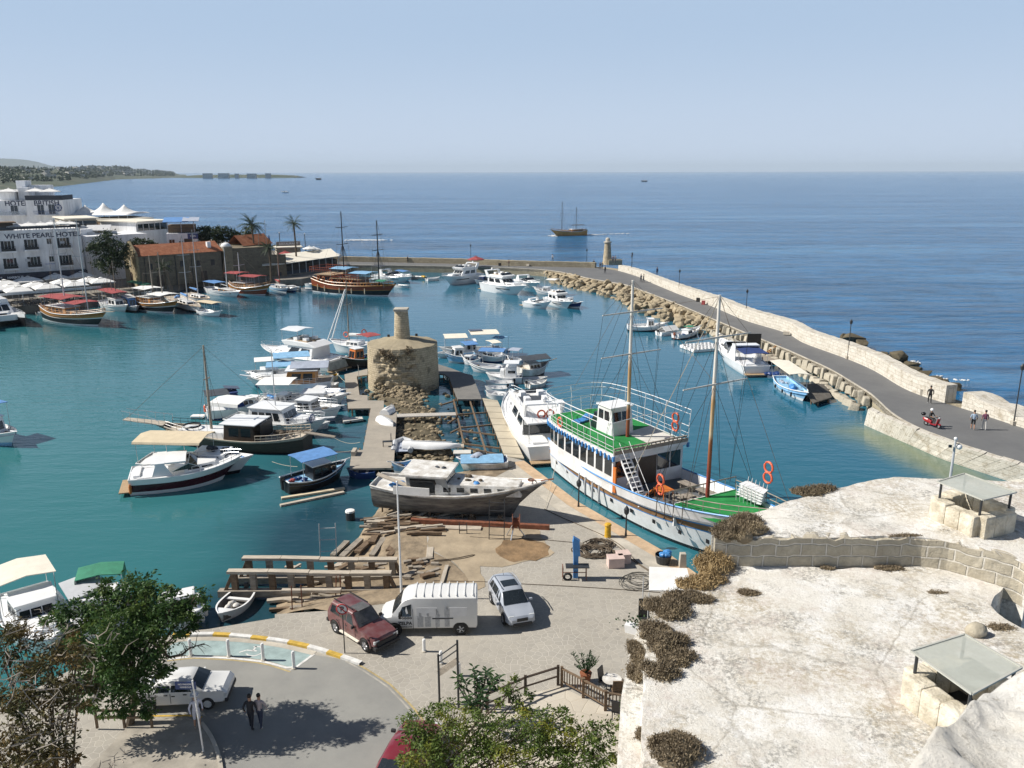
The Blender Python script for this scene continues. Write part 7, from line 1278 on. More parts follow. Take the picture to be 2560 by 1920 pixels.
rnbuoys([(-9.2,-3.3,5.3)],'Y'); rnbuoys([(-2.6,3.35,5.6),(-2.6,3.35,6.3)],'Y'); rnbuoys([(2.4,-1.9,3.2),(2.4,-1.9,3.92)],'Y'); rnbuoys([(7.5,2.9,4.9),(7.5,2.9,5.62)],'Y')
mb=MB()   # stairs
for k in range(10): mb.box((-.9+k*.24,-2.5,4.55-k*.28),(.26,.8,.05))
for s in (-2.92,-2.08): mb.beam((-1.1,s,4.75),(1.45,s,1.75),.05,.16); mb.tube([(-1.1,s,5.7),(1.4,s,2.75),(1.4,s,1.8)],.025,4)
mb.build('stairs',W_,B.r)
mb=MB()
for x,y,rz in ((1.2,1.6,.1),(3.,1.8,.1),(2.9,-.2,1.5),(4.0,.6,1.5)): 
    mb.box((x,y,2.55),(1.5,.7,.06),rz); [mb.box((x+sx*.5,y,2.15),(.06,.6,.8),rz) for sx in (-1,1)]
mb.build('benches',GW,B.r); mb=MB(); mb.box((1.6,-.9,2.75),(1.1,1.,.08)); [mb.box((1.1+i*1.,-.9+j*.8,2.3),(.06,.06,.9)) for i in (0,1) for j in (-.5,.5)]; mb.beam((.3,-1.3,1.9),(1.2,-1.3,2.7),.7,.08); mb.build('orange_steps',ORW,B.r)
fd=[(x,s*B.hw(x)*.93) for s,xs in ((-1,(4.9,6.5,8,9.5,11,12.)),(1,(12.,11,9.5,8,6.5,4.9))) for x in xs]; mb=MB(); n_=len(fd); mb.add([(x,y,3.22+.018*(x-4.9)**1.6) for x,y in fd]+[(x,y,3.0) for x,y in fd],[tuple(range(n_)),tuple(range(n_,2*n_))]+[(i,(i+1)%n_,n_+(i+1)%n_,n_+i) for i in range(n_)]); mb.build('fore_deck_carpet',GT,B.r); mb=MB(); mb.box((4.85,0,2.4),(.12,B.hw(4.9)*1.86,1.6)); mb.build('fore_bulkhead',HW,B.r)
mb=MB()
for s in (-1,1):
    P_=[(x,s*B.hw(x)*.95,B.sh(x)) for x in (4.8,6,7.2,8.4,9.6,10.8,11.8)]
    for p in P_: mb.tube([p,(p[0],p[1],p[2]+.75)],.03,4)
    for h in (.38,.75): mb.tube([(p[0],p[1],p[2]+h) for p in P_],.035,5)
mb.tube([(4.6,-2.9,4.),(4.6,2.9,4.)],.045,5); [mb.tube([(4.6,-2.9+k*.97,3.),(4.6,-2.9+k*.97,4.)],.03,4) for k in range(7)]; mb.build('fore_rail',GW,B.r)
mb=MB()
for k in range(5):
    for q in range(6): mb.box((6.6+q*.34,1.6+.05*k,3.75+k*.17),(.3,.9,.04),.2+.05*q); mb.tube([(6.5+q*.34,1.2,3.3+k*.17),(6.5+q*.34,1.15,3.8+k*.17)],.02,4); mb.tube([(6.5+q*.34,2.0,3.3+k*.17),(6.5+q*.34,2.2,4.1+k*.17)],.02,4)
o=mb.build('stacked_chairs',W_,None); o.parent=None; o.matrix_world=Matrix.Translation(B.r.location)@Matrix.Rotation(B.r.rotation_euler.z,4,'Z'); o.location.z=0.02; tag(o,'stack of white plastic loungers piled on the green foredeck','chairs')
def mastmat():
    m,n,b=newmat('rusty_mast_paint'); tc=N(n,'TexCoord'); sp=N(n,'SeparateXYZ'); n.links.new(tc.outputs['Object'],sp.inputs[0]); a=N(n,'Math',operation='ADD'); k=N(n,'Math',operation='MULTIPLY'); k.inputs[1].default_value=2.4; n.links.new(noise(n,coords(n,(3,3,.6)),1,5),k.inputs[0]); n.links.new(sp.outputs[2],a.inputs[0]); n.links.new(k.outputs[0],a.inputs[1]); d=N(n,'Math',operation='MULTIPLY'); d.inputs[1].default_value=1/20; n.links.new(a.outputs[0],d.inputs[0])
    n.links.new(ramp(n,d.outputs[0],[(.30,(.22,.035,.02)),(.40,(.25,.09,.03)),(.44,(.50,.40,.26)),(.56,(.42,.25,.10)),(.64,(.66,.63,.57))]),b.inputs['Base Color']); b.inputs['Roughness'].default_value=.7; return m
MM=mastmat()
for x,zb,zt,ys in ((-4.1,4.9,16.8,(11.35,14.5)),(5.05,3.,16.9,(11.1,14.2))):
    mb=MB(); mb.tube([(x,0,zb-1),(x,0,(zb+zt)/2),(x,0,zt)],[.14,.13,.09],10); o=mb.build('mast',MM,B.r)
    for z in ys: mb=MB(); mb.tube([(x+.15,-2.7,z-.06),(x+.15,0,z),(x+.15,2.7,z+.06)],[.045,.065,.045],6); mb.build('yard',MATS['pale_deck'],o); 
    mb=MB(); 
    for z in ys:
        for s in (-1,1):
            mb.tube([(x+.1,s*2.6,z),(x-1.2,s*3.1,5. if x<0 else 3.2)],.013,3); mb.tube([(x,0,zt),(x+.15,s*2.6,z)],.013,3); mb.tube([(x,0,z),(x+1.3,s*3.1,4.9 if x<0 else 3.3)],.015,3); mb.tube([(x,0,z),(x-2.2,s*3.1,4.9 if x<0 else 3.2)],.015,3)
    mb.build('shrouds',RO,o)
mb=MB(); mb.tube([(5.05,0,16.6),(.2,-3.1,3.)],.035,4); mb.build('pale_stay',WR,B.r); mb=MB(); mb.tube([(-4.1,0,16.7),(5.05,0,11.2)],.015,3); mb.tube([(5.05,0,16.8),(12.6,0,4.6)],.015,3); mb.tube([(-4.1,0,16.7),(-12.8,0,7.)],.015,3); mb.tube([(-4.1,0,14.5),(5.05,0,16.8)],.013,3); mb.build('stays',RO,B.r)
mb=MB(); mb.ball((-3.8,-.3,7.6),(.28,.28,.1),8,5); mb.build('deck_lamp',W_,B.r)
fenders(B,[-6,-4.9,-3.8,-2.9],-1,GP,.09)
for k in range(4): mb=MB(); x=3.6+k*.75; mb.tube([(x,-B.hw(x)-.06,B.sh(x)+.9),(x,-B.hw(x)-.1,B.sh(x)*.7)],.03,5); mb.ball((x,-B.hw(x)-.12,B.sh(x)*.68),.08,6,5); mb.build('hanging_fender_line',DW,B.r)
for o in B.r.children_recursive:
    if o.type=='MESH' and o.data.users==1:
        for v in o.data.vertices:
            if v.co.x<-4.3: v.co.x=-4.3+(v.co.x+4.3)*.87
# ---------------------------------------------------------------- weathered boat hauled out on the slip
a=pt(('H',1760,1315,3.4)); b=pt(('H',335,1280,2.8)); B=boat('hauled_out_boat','weathered dark wooden cabin boat propped on blocks on the slipway','boat',a,b,None,QZ+.9); L=B.L
OLD=mat('peeling_dark_paint',(.03,.03,.032),.8,.5,1.6,.4,stretch=(.35,2,4),col2=(.24,.225,.195)); OLB=mat('peeling_grey_antifouling',(.12,.12,.115),.9,.4,1.2,.4,stretch=(.6,2,2),col2=(.04,.04,.04))
hull(B,3.9,1.05,1.0,.2,.66,.17,.82,.95,(OLB,OLD,WP),[(.12,0),(.84,1),(1.,2)],n=20,deck=WP,bul=.18,rail=WP,railr=.06,full=2.1)
trunk(B,-.12*L,.36*L,2.7,1.5,.62,None,WP,.35,0,.94,5,0,wz=(.3,.72),wsep=.45); trunk(B,-.28*L,-.02*L,2.7,2.5,1.35,None,mat('grey_plywood',(.30,.30,.29),.8,.3,1.5),.45,-.1,.96,1,2,wz=(.2,.85),roof=WP,over=.35,roofth=.14)
lumps(B,'deck_clutter',RO,.05*L,.1,B.fb+.65,8,.2,4,.9); lumps(B,'blue_barrel',BP,.1*L,-.6,B.fb+.6,2,.26,6,.1); lumps(B,'blue_boxes',BP,-.37*L,-.3,B.fb,4,.35,7,.35); mb=MB(); mb.slab([(-.47*L,-.9,B.fb+.9),(-.26*L,-1.5,B.fb+.35),(-.25*L,-1.1,B.fb+.35),(-.47*L,-.5,B.fb+.95)],.07); mb.build('ladder_plank',PL,B.r); mb=MB(); mb.box((-.24*L,-1.96,B.fb+.28),(2.6,.06,.6)); mb.build('loose_white_panel',W2,B.r)
mb=MB(); mb.tube([(.46*L,0,B.sh(.48*L)),(.53*L,0,B.sh(.5*L)+.15)],.06,5); mb.torus((.40*L,.3,B.sh(.4*L)+.1),.2,.05); mb.build('bow_fitting',RS,B.r); lumps(B,'roof_clutter',DG,-.12*L,.2,B.top+.1,4,.16,9,.3)
loc=B.r.location; H_=B.r.rotation_euler.z
for k,(x,lab) in enumerate(((-.3,'rear'),(-.12,'second'),(.08,'third'),(.24,'front'))):
    for s in (-1,1): 
        p=loc+Matrix.Rotation(H_,3,'Z')@Vector((x*L,s*.75,0)); mb=MB(); mb.box((0,0,.05),(.9,.4,.25)); mb.box((0,0,.28),(.5,.4,.22)); mb.box((0,0,.5),(.28,.32,.3)); o=mb.build('keel_block',BW); o.location=(p.x,p.y,QZ-.25); o.rotation_euler=(0,0,H_+rnd.uniform(-.2,.2)); tag(o,'stacked timber block under the hauled-out boat, %s pair, %s side'%(lab,'near' if s<0 else 'far'),'timber block')
p=w('H',540,1450,.8); t=thing('workbench','low bench covered by a pale tarpaulin under the hauled-out stern','bench',p); mb=MB(); mb.ball((0,0,.35),(1.5,.8,.55),10,6,0,.12); mb.build('tarpaulin',CR,t,smooth=60); mb=MB(); [mb.box((x,y,0),(.1,.1,.9)) for x in (-1.3,1.3) for y in (-.6,.6)]; mb.build('legs',BW,t)
p=w('H',920,1560,.9); t=thing('work_table','old timber work table in front of the hauled-out hull','table',p,-.08); mb=MB(); mb.box((0,0,.72),(2.6,.9,.1)); mb.box((0,0,.5),(2.4,.8,.08)); mb.build('tabletop',PL,t); mb=MB(); [mb.box((x,y,.33),(.14,.14,.7)) for x in (-1.15,1.15) for y in (-.35,.35)]; mb.build('legs',BW,t)
# small craft lying about
def upturned(label,v,x,y,z,L_,W,rz,m=W_):
    t=thing('upturned_dinghy',label,'dinghy',w(v,x,y,z),rz); mb=MB(); rings=[]
    for i in range(13):
        f=i/12; yw=W/2*(.8+.2*f if f<.4 else max(.02,1-((f-.4)/.6)**2.2)); h=.5*(1-.35*f*f); rings.append([Vector((-L_/2+L_*f,-yw,0)),Vector((-L_/2+L_*f,-yw*.9,h*.5)),Vector((-L_/2+L_*f,-yw*.55,h*.92)),Vector((-L_/2+L_*f,0,h)),Vector((-L_/2+L_*f,yw*.55,h*.92)),Vector((-L_/2+L_*f,yw*.9,h*.5)),Vector((-L_/2+L_*f,yw,0))])
    mb.loft(rings,0,True); mb.build('hull',m,t,smooth=40); mb=MB(); mb.box((0,0,.5),(L_*.7,.05,.06)); mb.build('keel',GP,t); return t
upturned('white dinghy upside down on the boardwalk, the farther of two','H',440,690,.86,2.7,1.35,1.35); upturned('white dinghy upside down on the boardwalk, the nearer of two','H',420,790,.86,2.7,1.35,-.95)
upturned('long white hull upside down on the rubble by the short gangway','H',795,985,.75,5.2,1.6,-.06)
B=boat('inflatable_boat','grey-white deflated inflatable boat on the rubble beside the long white hull','dinghy',('H',560,930,.6),('H',545,1040,.6),None,.55); B.L=max(B.L,3.2); mb=MB(); mb.tube([(-1.6,-.75,.2),(.9,-.72,.2),(1.6,0,.28),(.9,.72,.2),(-1.6,.75,.2)],[.24,.26,.22,.26,.24],8); mb.build('tube_collar',GP,B.r,smooth=True); mb=MB(); mb.prism([(-1.5,-.6),(.9,-.6),(1.4,0),(.9,.6),(-1.5,.6)],.05,.12); mb.build('floor',GY,B.r)
B=boat('covered_boat','small boat under a pale blue tarpaulin behind the hauled-out boat','boat',('H',1000,1120,1.2),('H',1420,1110,1.2),None,.7); L=B.L; hull(B,2.2,.7,.3,.05,.75,.12,.84,.3,(WP,),deck=BP,rail=W_); canopy(B,-.42*L,.42*L,2.2,.85,LB,.3,False,name='tarpaulin'); lumps(B,'grey_roll',GY,.1*L,0,.9,3,.4,3,.3); mb=MB(); mb.torus((.0,-.5,1.1),.3,.1); mb.build('tyre',RB,B.r)
B=fishing('small pale blue skiff beside the hauled-out stern',('H',460,1190,.9),('H',650,1150,.9),1.5,.5,(SB,W_),cab=None,seed=33,deck=SB); B.r.location.z=.7
# ---------------------------------------------------------------- vehicles
def carpaint(name,c,r=.25,dust=.3):
    m,n,b=newmat(name); d=tuple(x*.6+.14 for x in c); n.links.new(mixc(n,ramp(n,noise(n,coords(n,1),1.6,5),[(.35,0.),(.75,dust)]),c,d),b.inputs['Base Color']); b.inputs['Roughness'].default_value=r; b.inputs['Metallic'].default_value=0; b.inputs['Coat Weight'].default_value=.5; b.inputs['Coat Roughness'].default_value=.1; return m
CGL=mat('car_window_glass',(.02,.026,.03),.05,.2,2,spec=.9); TRIM=mat('black_plastic_trim',(.022,.022,.024),.6,.2,4); LAMP=mat('headlamp_lens',(.6,.62,.62),.1,.1,4,spec=.9); RLAMP=mat('tail_lamp',(.35,.02,.02),.2,.1,4); ALU=mat('wheel_alloy',(.5,.5,.51),.35,.2,5,metal=.6); PLATE=mat('plate_white',(.72,.72,.70),.5,.05,4)
DGL=mat('dusty_glass',(.12,.118,.115),.25,.3,3)
def seams(t,xs,hwid,z0,z1):
    for x in xs:
        for s in (-1,1): mb=MB(); mb.box((x,s*hwid,(z0+z1)/2),(.018,.02,z1-z0)); mb.build('door_seam',BK,t); 
    for x in xs[1:]:
        for s in (-1,1): mb=MB(); mb.box((x-.82,s*(hwid+.006),z1-.12),(.15,.03,.035)); mb.build('door_handle',TRIM,t)
def wheels(t,xs,tr,r,wd=.22,alloy=ALU):
    for x in xs:
        for s in (-1,1):
            mb=MB(); n=20; prof=[(r*.62,-wd/2),(r*.93,-wd/2),(r,-wd*.3),(r,wd*.3),(r*.93,wd/2),(r*.62,wd/2)]
            mb.loft([[Vector((x+a*math.cos(2*PI*k/n),s*tr+b,r+a*math.sin(2*PI*k/n))) for k in range(n)] for a,b in prof],0,False); o=mb.build('wheel',RB,t,smooth=40)
            mb=MB(); mb.loft([[Vector((x+a*math.cos(2*PI*k/n),s*tr+b*s,r+a*math.sin(2*PI*k/n))) for k in range(n)] for a,b in ((r*.64,-wd*.4),(r*.64,wd*.4),(r*.56,wd*.28),(r*.2,wd*.34))],0,True)
            for k in range(5): a=k*2*PI/5; mb.beam((x+r*.1*math.cos(a),s*(tr+wd*.36),r+r*.1*math.sin(a)),(x+r*.58*math.cos(a),s*(tr+wd*.36),r+r*.58*math.sin(a)),.07,.04)
            mb.build('rim',alloy,o)
def carbody(t,st,paint,name='body'):
    # st: (x, zb, wb, zbelt, wbelt, ztop, wtop)
    rings=[]
    for x,zb,wb,zl,wl,zt,wt in st:
        h=[(0,zb),(wb*.9,zb),(wb,zb+.08),(wl*1.015,zb+(zl-zb)*.55),(wl,zl),(wt+(wl-wt)*.12,zt-.09*min(1,(zt-zl)/.3)),(wt*.9,zt-.02),(wt*.5,zt+.015),(0,zt+.02)]
        rings.append([Vector((x,y,z)) for y,z in h]+[Vector((x,-y,z)) for y,z in h[-2:0:-1]])
    mb=MB(); mb.loft(rings,0,True); return mb.build(name,paint,t,smooth=32)
def sidepane(t,st,x0,x1,par,k0=.12,k1=.86,s_=(-1,1),slx0=0,slx1=0,name='window',m=None):
    def at(x,k):
        for a,b in zip(st,st[1:]):
            lo,hi=(a,b) if a[0]<b[0] else (b,a)
            if lo[0]<=x<=hi[0]: f=(x-lo[0])/(hi[0]-lo[0]); q=[lo[i]+(hi[i]-lo[i])*f for i in range(7)]; break
        zl,wl,zt,wt=q[3],q[4],q[5],q[6]; top=(wt+(wl-wt)*.12,zt-.09*min(1,(zt-zl)/.3)); return wl+(top[0]-wl)*k,zl+(top[1]-zl)*k
    for s in s_:
        P_=[]
        for x,k in ((x0,k0),(x1,k0),(x1+slx1,k1),(x0+slx0,k1)): y,z=at(x,k); P_.append(Vector((x,s*(y+.012),z)))
        q=Vector((0,s*.03,0)); mb=MB(); mb.add(P_+[p-q for p in P_],[(0,1,2,3),(4,5,6,7),(0,1,5,4),(1,2,6,5),(2,3,7,6),(3,0,4,7)]); mb.build(name,m or CGL,par)
def crosspane(par,a,b,m=None,name='windscreen',off=.014,crown=.03):   # a,b = (x, halfwidth, z) low and high edge
    d=Vector((b[0]-a[0],0,b[2]-a[2])).normalized(); n_=Vector((-d.z,0,d.x)); 
    if n_.z<0: n_=-n_
    mb=MB(); rows=[]
    for f in (0,1):
        x,h,z=[a[i]+(b[i]-a[i])*f for i in range(3)]; rows.append([Vector((x,h*u,z))+n_*(off+crown*(1-u*u)) for u in (-1,-.5,0,.5,1)])
    mb.loft(rows,0,False,False); mb.loft([[p-n_*.05 for p in r] for r in rows],0,False,False); return mb.build(name,m or CGL,par)
def place(c0,c1,side,half): # two near-side wheel contact points rear, front -> centre, heading
    d=c1-c0; h=math.atan2(d.y,d.x); n_=Vector((-math.sin(h),math.cos(h),0))*half*side; return (c0+c1)/2+n_,h,d.length
def bits(t,L0,L1,wd,zl,zp,front=True,plate='',m=LAMP,pw=.5,lw=.36,lh=.18,inset=.0):
    for s in (-1,1): mb=MB(); mb.box((L1-.03-inset,s*wd*.78,zl),(.1,lw,lh)); mb.build('headlight',m,t,bev=.02)
    mb=MB(); mb.box((L1+.03,0,zp),(.03,pw,.12)); o=mb.build('number_plate',PLATE,t)
    if plate: text(plate,.11,BK,o,(L1+.05,0,zp),(PI/2,0,PI/2) ,ext=.003)
# dark red four-wheel drive
c,h,_=place(w('J',1085,1142,QZ),w('J',1325,1294,QZ),1,.72); t=thing('parked_car','dusty dark red off-road car parked nose to nose with the white van','car',(c.x,c.y,QZ+.004),h)
P1=carpaint('dusty_dark_red_paint',(.125,.028,.027),.4,.7); st=[(-2.15,.5,.74,.98,.78,1.0,.72),(-2.1,.42,.8,1.05,.82,1.32,.7),(-1.85,.38,.83,1.08,.83,1.72,.64),(-.5,.36,.84,1.06,.84,1.76,.64),(.05,.36,.84,1.05,.84,1.74,.63),(.72,.36,.84,1.02,.83,1.06,.74),(1.6,.38,.83,.98,.80,1.0,.68),(2.05,.45,.8,.9,.76,.93,.64),(2.15,.5,.74,.8,.7,.82,.6)]
t.scale=(.94,)*3; o=carbody(t,st,P1); sidepane(t,st,-1.85,-1.0,o,slx0=.08); sidepane(t,st,-.93,-.4,o); sidepane(t,st,-.33,.32,o,slx1=-.3); crosspane(o,(.70,.70,1.08),(.10,.60,1.69),DGL); crosspane(o,(-2.13,.66,1.12),(-1.92,.58,1.6),name='rear_window')
wheels(t,(-1.35,1.38),.80,.37); seams(t,(-.98,-.36,.5),.848,.5,1.0); mb=MB(); mb.box((2.14,0,.6),(.12,1.3,.28)); mb.build('grille',TRIM,t); mb=MB(); mb.box((2.17,0,.42),(.24,1.66,.2)); mb.box((-2.17,0,.5),(.2,1.66,.2)); mb.build('bumper',TRIM,t,bev=.03)
for x in (-1.35,1.38):
    for s in (-1,1): mb=MB(); pr=[(x+.47*math.cos(a),.38+.47*math.sin(a)) for a in [PI*k/10 for k in range(11)]]; mb.tube([(px,s*.84,pz) for px,pz in pr],.05,5); mb.build('wheel_arch',P1,t); mb=MB(); mb.lathe([(.43,0),(.43,.02)],16); mb.v=[(vx+x,s*(.842-.0)+ (vz if s>0 else -vz),.38+vy) for vx,vy,vz in mb.v]; mb.build('arch_lining',BK,t)
bits(t,0,2.13,.8,.74,.5,True,'EE 248'); mb=MB(); [mb.box((-.95,s*.52,1.83),(1.7,.05,.05)) for s in (-1,1)]; mb.build('roof_rails',TRIM,t); mb=MB(); mb.box((-.1,0,1.785),(.75,.8,.02)); mb.build('sunroof',mat('dusty_glass',(.16,.15,.15),.3,.2,3),t); mb=MB(); mb.box((0,-.9,.38),(1.7,.14,.06)); mb.box((0,.9,.38),(1.7,.14,.06)); mb.build('side_step',CR,t)
for s in (-1,1): mb=MB(); mb.box((.45,s*.95,1.12),(.1,.2,.16)); mb.build('wing_mirror',TRIM,t,bev=.02)
mb=MB(); mb.box((.62,-.25,1.2),(.04,.5,.02)); mb.build('wiper',BK,t)
# white high-roof van, facing left
c,h,_=place(w('K',878,846,QZ),w('K',492,852,QZ),-1,.86); t=thing('delivery_van','white high-roof panel van with faded bottle graphics, facing left','van',(c.x,c.y,QZ+.004),h)
PW=carpaint('dull_white_paint',(.70,.70,.685),.35,.35); st=[(-2.42,.45,.9,1.05,.93,2.0,.78),(-2.36,.34,.94,1.06,.96,2.12,.8),(.9,.34,.94,1.08,.97,2.14,.8),(1.28,.34,.94,1.08,.96,2.06,.76),(1.52,.34,.94,1.08,.95,1.84,.74),(2.05,.34,.92,1.06,.92,1.16,.82),(2.55,.4,.86,.95,.84,1.0,.7),(2.72,.45,.78,.78,.74,.8,.62)]
o=carbody(t,st,PW); sidepane(t,st,1.02,1.72,o,.04,.72,slx1=-.22); crosspane(o,(2.02,.82,1.19),(1.54,.70,1.80)); sidepane(t,st,-1.9,-.95,o,.02,.5,(1,),m=mat('pale_panel_shadow',(.58,.58,.58),.4,.1,2),name='side_panel'); sidepane(t,st,-.35,.75,o,.02,.5,(1,),m=MATS['pale_panel_shadow'],name='side_panel')
wheels(t,(-1.55,1.92),.895,.34,.22,GP); mb=MB(); mb.box((2.7,0,.62),(.12,1.2,.16)); mb.build('grille',TRIM,t); mb=MB(); mb.box((2.72,0,.44),(.22,1.7,.2)); mb.build('bumper',TRIM,t,bev=.03); bits(t,0,2.66,.72,.78,.45,True,'')
for x in (-1.55,1.92):
    for s in (-1,1): mb=MB(); mb.lathe([(.41,0),(.41,.02)],16); mb.v=[(vx+x,s*.955+(vz if s>0 else -vz),.35+vy) for vx,vy,vz in mb.v]; mb.build('arch_lining',BK,t)
mb=MB(); [mb.box((-2.2+k*.43,0,2.165),(.05,1.5,.03)) for k in range(8)]; mb.build('roof_ribs',PW,t)
for s in (-1,1): mb=MB(); mb.box((1.6,s*1.1,1.25),(.12,.22,.3)); mb.build('wing_mirror',TRIM,t,bev=.03)
mb=MB(); mb.box((-.62,.985,.98),(1.1,.03,.05)); mb.build('door_rail',TRIM,t); mb=MB(); mb.box((.93,.975,.95),(.02,.02,1.15)); mb.box((-.3,.975,.95),(.02,.02,1.15)); mb.build('door_gap',TRIM,t)
for k,(x,z0,z1,wd_) in enumerate(((.55,.5,1.12,.3),(.15,.5,1.1,.3),(-.35,.5,1.2,.22),(-.85,.5,1.5,.26))): mb=MB(); mb.box((x,.983,(z0+z1)/2),(wd_,.012,z1-z0)); mb.box((x,.983,z1+.1),(wd_*.4,.012,.2)); mb.build('faded_graphic',mat('faded_grey_print',(.42,.43,.44),.5,.3,6),t)
text('ZELPA',.26,BK,t,(1.35,.99,.72),(PI/2,0,PI),ext=.004); text('TRADING LTD',.11,BK,t,(1.35,.99,.52),(PI/2,0,PI),ext=.004); mb=MB(); [mb.torus((1.05+k*.14,.985,1.03),.05,.018,'Y',10,4) for k in range(5)]; mb.build('ring_emblem',BK,t)
# silver family car
c,h,_=place(w('K',1052,655,QZ),w('K',1128,788,QZ),1,.80); t=thing('parked_car','clean silver sport utility car parked right of the white van','car',(c.x,c.y,QZ+.004),h)
PS=carpaint('silver_blue_paint',(.36,.39,.44),.22,.1); st=[(-2.3,.5,.76,.98,.8,1.0,.7),(-2.25,.36,.86,1.05,.88,1.25,.72),(-1.95,.32,.9,1.08,.91,1.62,.64),(-1.1,.3,.92,1.06,.93,1.71,.66),(-.1,.3,.93,1.03,.93,1.70,.66),(.35,.3,.93,1.02,.93,1.56,.66),(1.05,.3,.93,1.0,.91,1.04,.8),(1.75,.32,.91,.94,.87,.97,.7),(2.2,.36,.84,.82,.8,.86,.62),(2.33,.42,.7,.7,.66,.72,.5)]
t.scale=(.88,)*3; o=carbody(t,st,PS); sidepane(t,st,-1.75,-1.2,o,slx0=.18); sidepane(t,st,-1.12,-.25,o); sidepane(t,st,-.17,.62,o,slx1=-.42); crosspane(o,(1.03,.78,1.05),(.3,.64,1.58),crown=.05); crosspane(o,(-2.22,.68,1.15),(-1.98,.58,1.55),name='rear_window')
wheels(t,(-1.35,1.35),.87,.36); seams(t,(-1.15,-.2,.72),.935,.45,1.0); mb=MB(); mb.box((2.27,0,.68),(.16,.7,.2)); mb.build('grille',TRIM,t,bev=.03); mb=MB(); mb.box((2.3,0,.42),(.14,1.2,.16)); mb.build('lower_grille',TRIM,t,bev=.03); mb=MB(); mb.box((-.45,0,1.725),(.75,.95,.03)); mb.build('sunroof',CGL,t); mb=MB(); [mb.tube([(-1.8,s*.62,1.68),(-1.,s*.66,1.77),(.1,s*.65,1.74)],.03,5) for s in (-1,1)]; mb.build('roof_rails',ST,t); bits(t,0,2.2,.82,.78,.5,True,'LB 831',lw=.34,lh=.2,inset=.05)
for s in (-1,1): mb=MB(); mb.box((.72,s*1.05,1.05),(.14,.22,.16)); mb.build('wing_mirror',PS,t,bev=.04)
for x in (-1.35,1.35):
    for s in (-1,1): mb=MB(); mb.lathe([(.42,0),(.42,.02)],16); mb.v=[(vx+x,s*.925+(vz if s>0 else -vz),.37+vy) for vx,vy,vz in mb.v]; mb.build('arch_lining',BK,t)
mb=MB(); mb.tube([(-1.6,0,1.66),(-1.75,0,1.95)],.012,4); mb.build('aerial',BK,t)
# white saloon in the tree's shade
c,h,_=place(w('M',95,655,QZ),w('M',395,640,QZ),1,.74); t=thing('parked_car','older white saloon car parked half under the leafy tree','car',(c.x,c.y,QZ+.01),h)
st=[(-2.15,.45,.74,.78,.74,.82,.64),(-2.05,.34,.8,.88,.8,.9,.68),(-1.5,.28,.83,.92,.82,.95,.74),(-.95,.26,.84,.92,.83,1.32,.64),(.35,.26,.84,.9,.83,1.36,.63),(.55,.26,.84,.9,.83,1.32,.63),(1.1,.26,.84,.9,.82,.94,.74),(1.95,.3,.82,.88,.78,.9,.68),(2.15,.4,.76,.72,.72,.75,.6)]
o=carbody(t,st,PW); sidepane(t,st,-1.0,-.35,o,slx0=.12); sidepane(t,st,-.27,.62,o,slx1=-.15); crosspane(o,(1.08,.74,.96),(.6,.6,1.29)); crosspane(o,(-1.42,.74,.97),(-1.0,.6,1.27),name='rear_window'); wheels(t,(-1.25,1.3),.79,.3,.18,GP); seams(t,(-.95,-.3,.65),.845,.4,.88); bits(t,0,2.1,.76,.66,.48,True,''); mb=MB(); mb.box((2.12,0,.42),(.14,1.6,.18)); mb.box((-2.12,0,.42),(.14,1.6,.18)); mb.build('bumper',TRIM,t,bev=.03); mb=MB(); [mb.box((x,s*.85,.82),(.16,.03,.04)) for x in (-.5,.35) for s in (-1,1)]; mb.build('door_handle',TRIM,t)
for s in (-1,1): mb=MB(); mb.box((.75,s*.92,.95),(.1,.18,.12)); mb.build('wing_mirror',PW,t,bev=.02)
# dark red hatchback at the bottom edge
c=w('N',215,1010,QZ); t=thing('parked_car','dark red rounded car at the bottom edge, half hidden by the yellow-green tree','car',(c.x,c.y,QZ+.01),R(76)); PR=carpaint('glossy_dark_red_paint',(.17,.016,.026),.2,.15); st=[(-1.95,.4,.72,.8,.74,.85,.62),(-1.85,.3,.8,.9,.8,1.1,.66),(-1.4,.26,.84,.95,.84,1.38,.62),(-.3,.25,.85,.93,.85,1.44,.62),(.2,.25,.85,.92,.84,1.36,.62),(.85,.25,.85,.9,.83,.96,.74),(1.55,.3,.83,.82,.78,.84,.64),(1.9,.38,.72,.65,.68,.68,.52)]
o=carbody(t,st,PR); sidepane(t,st,-1.35,-.5,o,slx0=.12); sidepane(t,st,-.42,.5,o,slx1=-.28); crosspane(o,(.83,.74,.97),(.22,.6,1.33)); crosspane(o,(-1.84,.64,1.12),(-1.45,.58,1.32),name='rear_window'); wheels(t,(-1.2,1.2),.8,.3,.18); bits(t,0,1.8,.74,.68,.45,True,''); 
for s in (-1,1): mb=MB(); mb.box((.6,s*.95,.98),(.12,.2,.14)); mb.build('wing_mirror',TRIM,t,bev=.03)
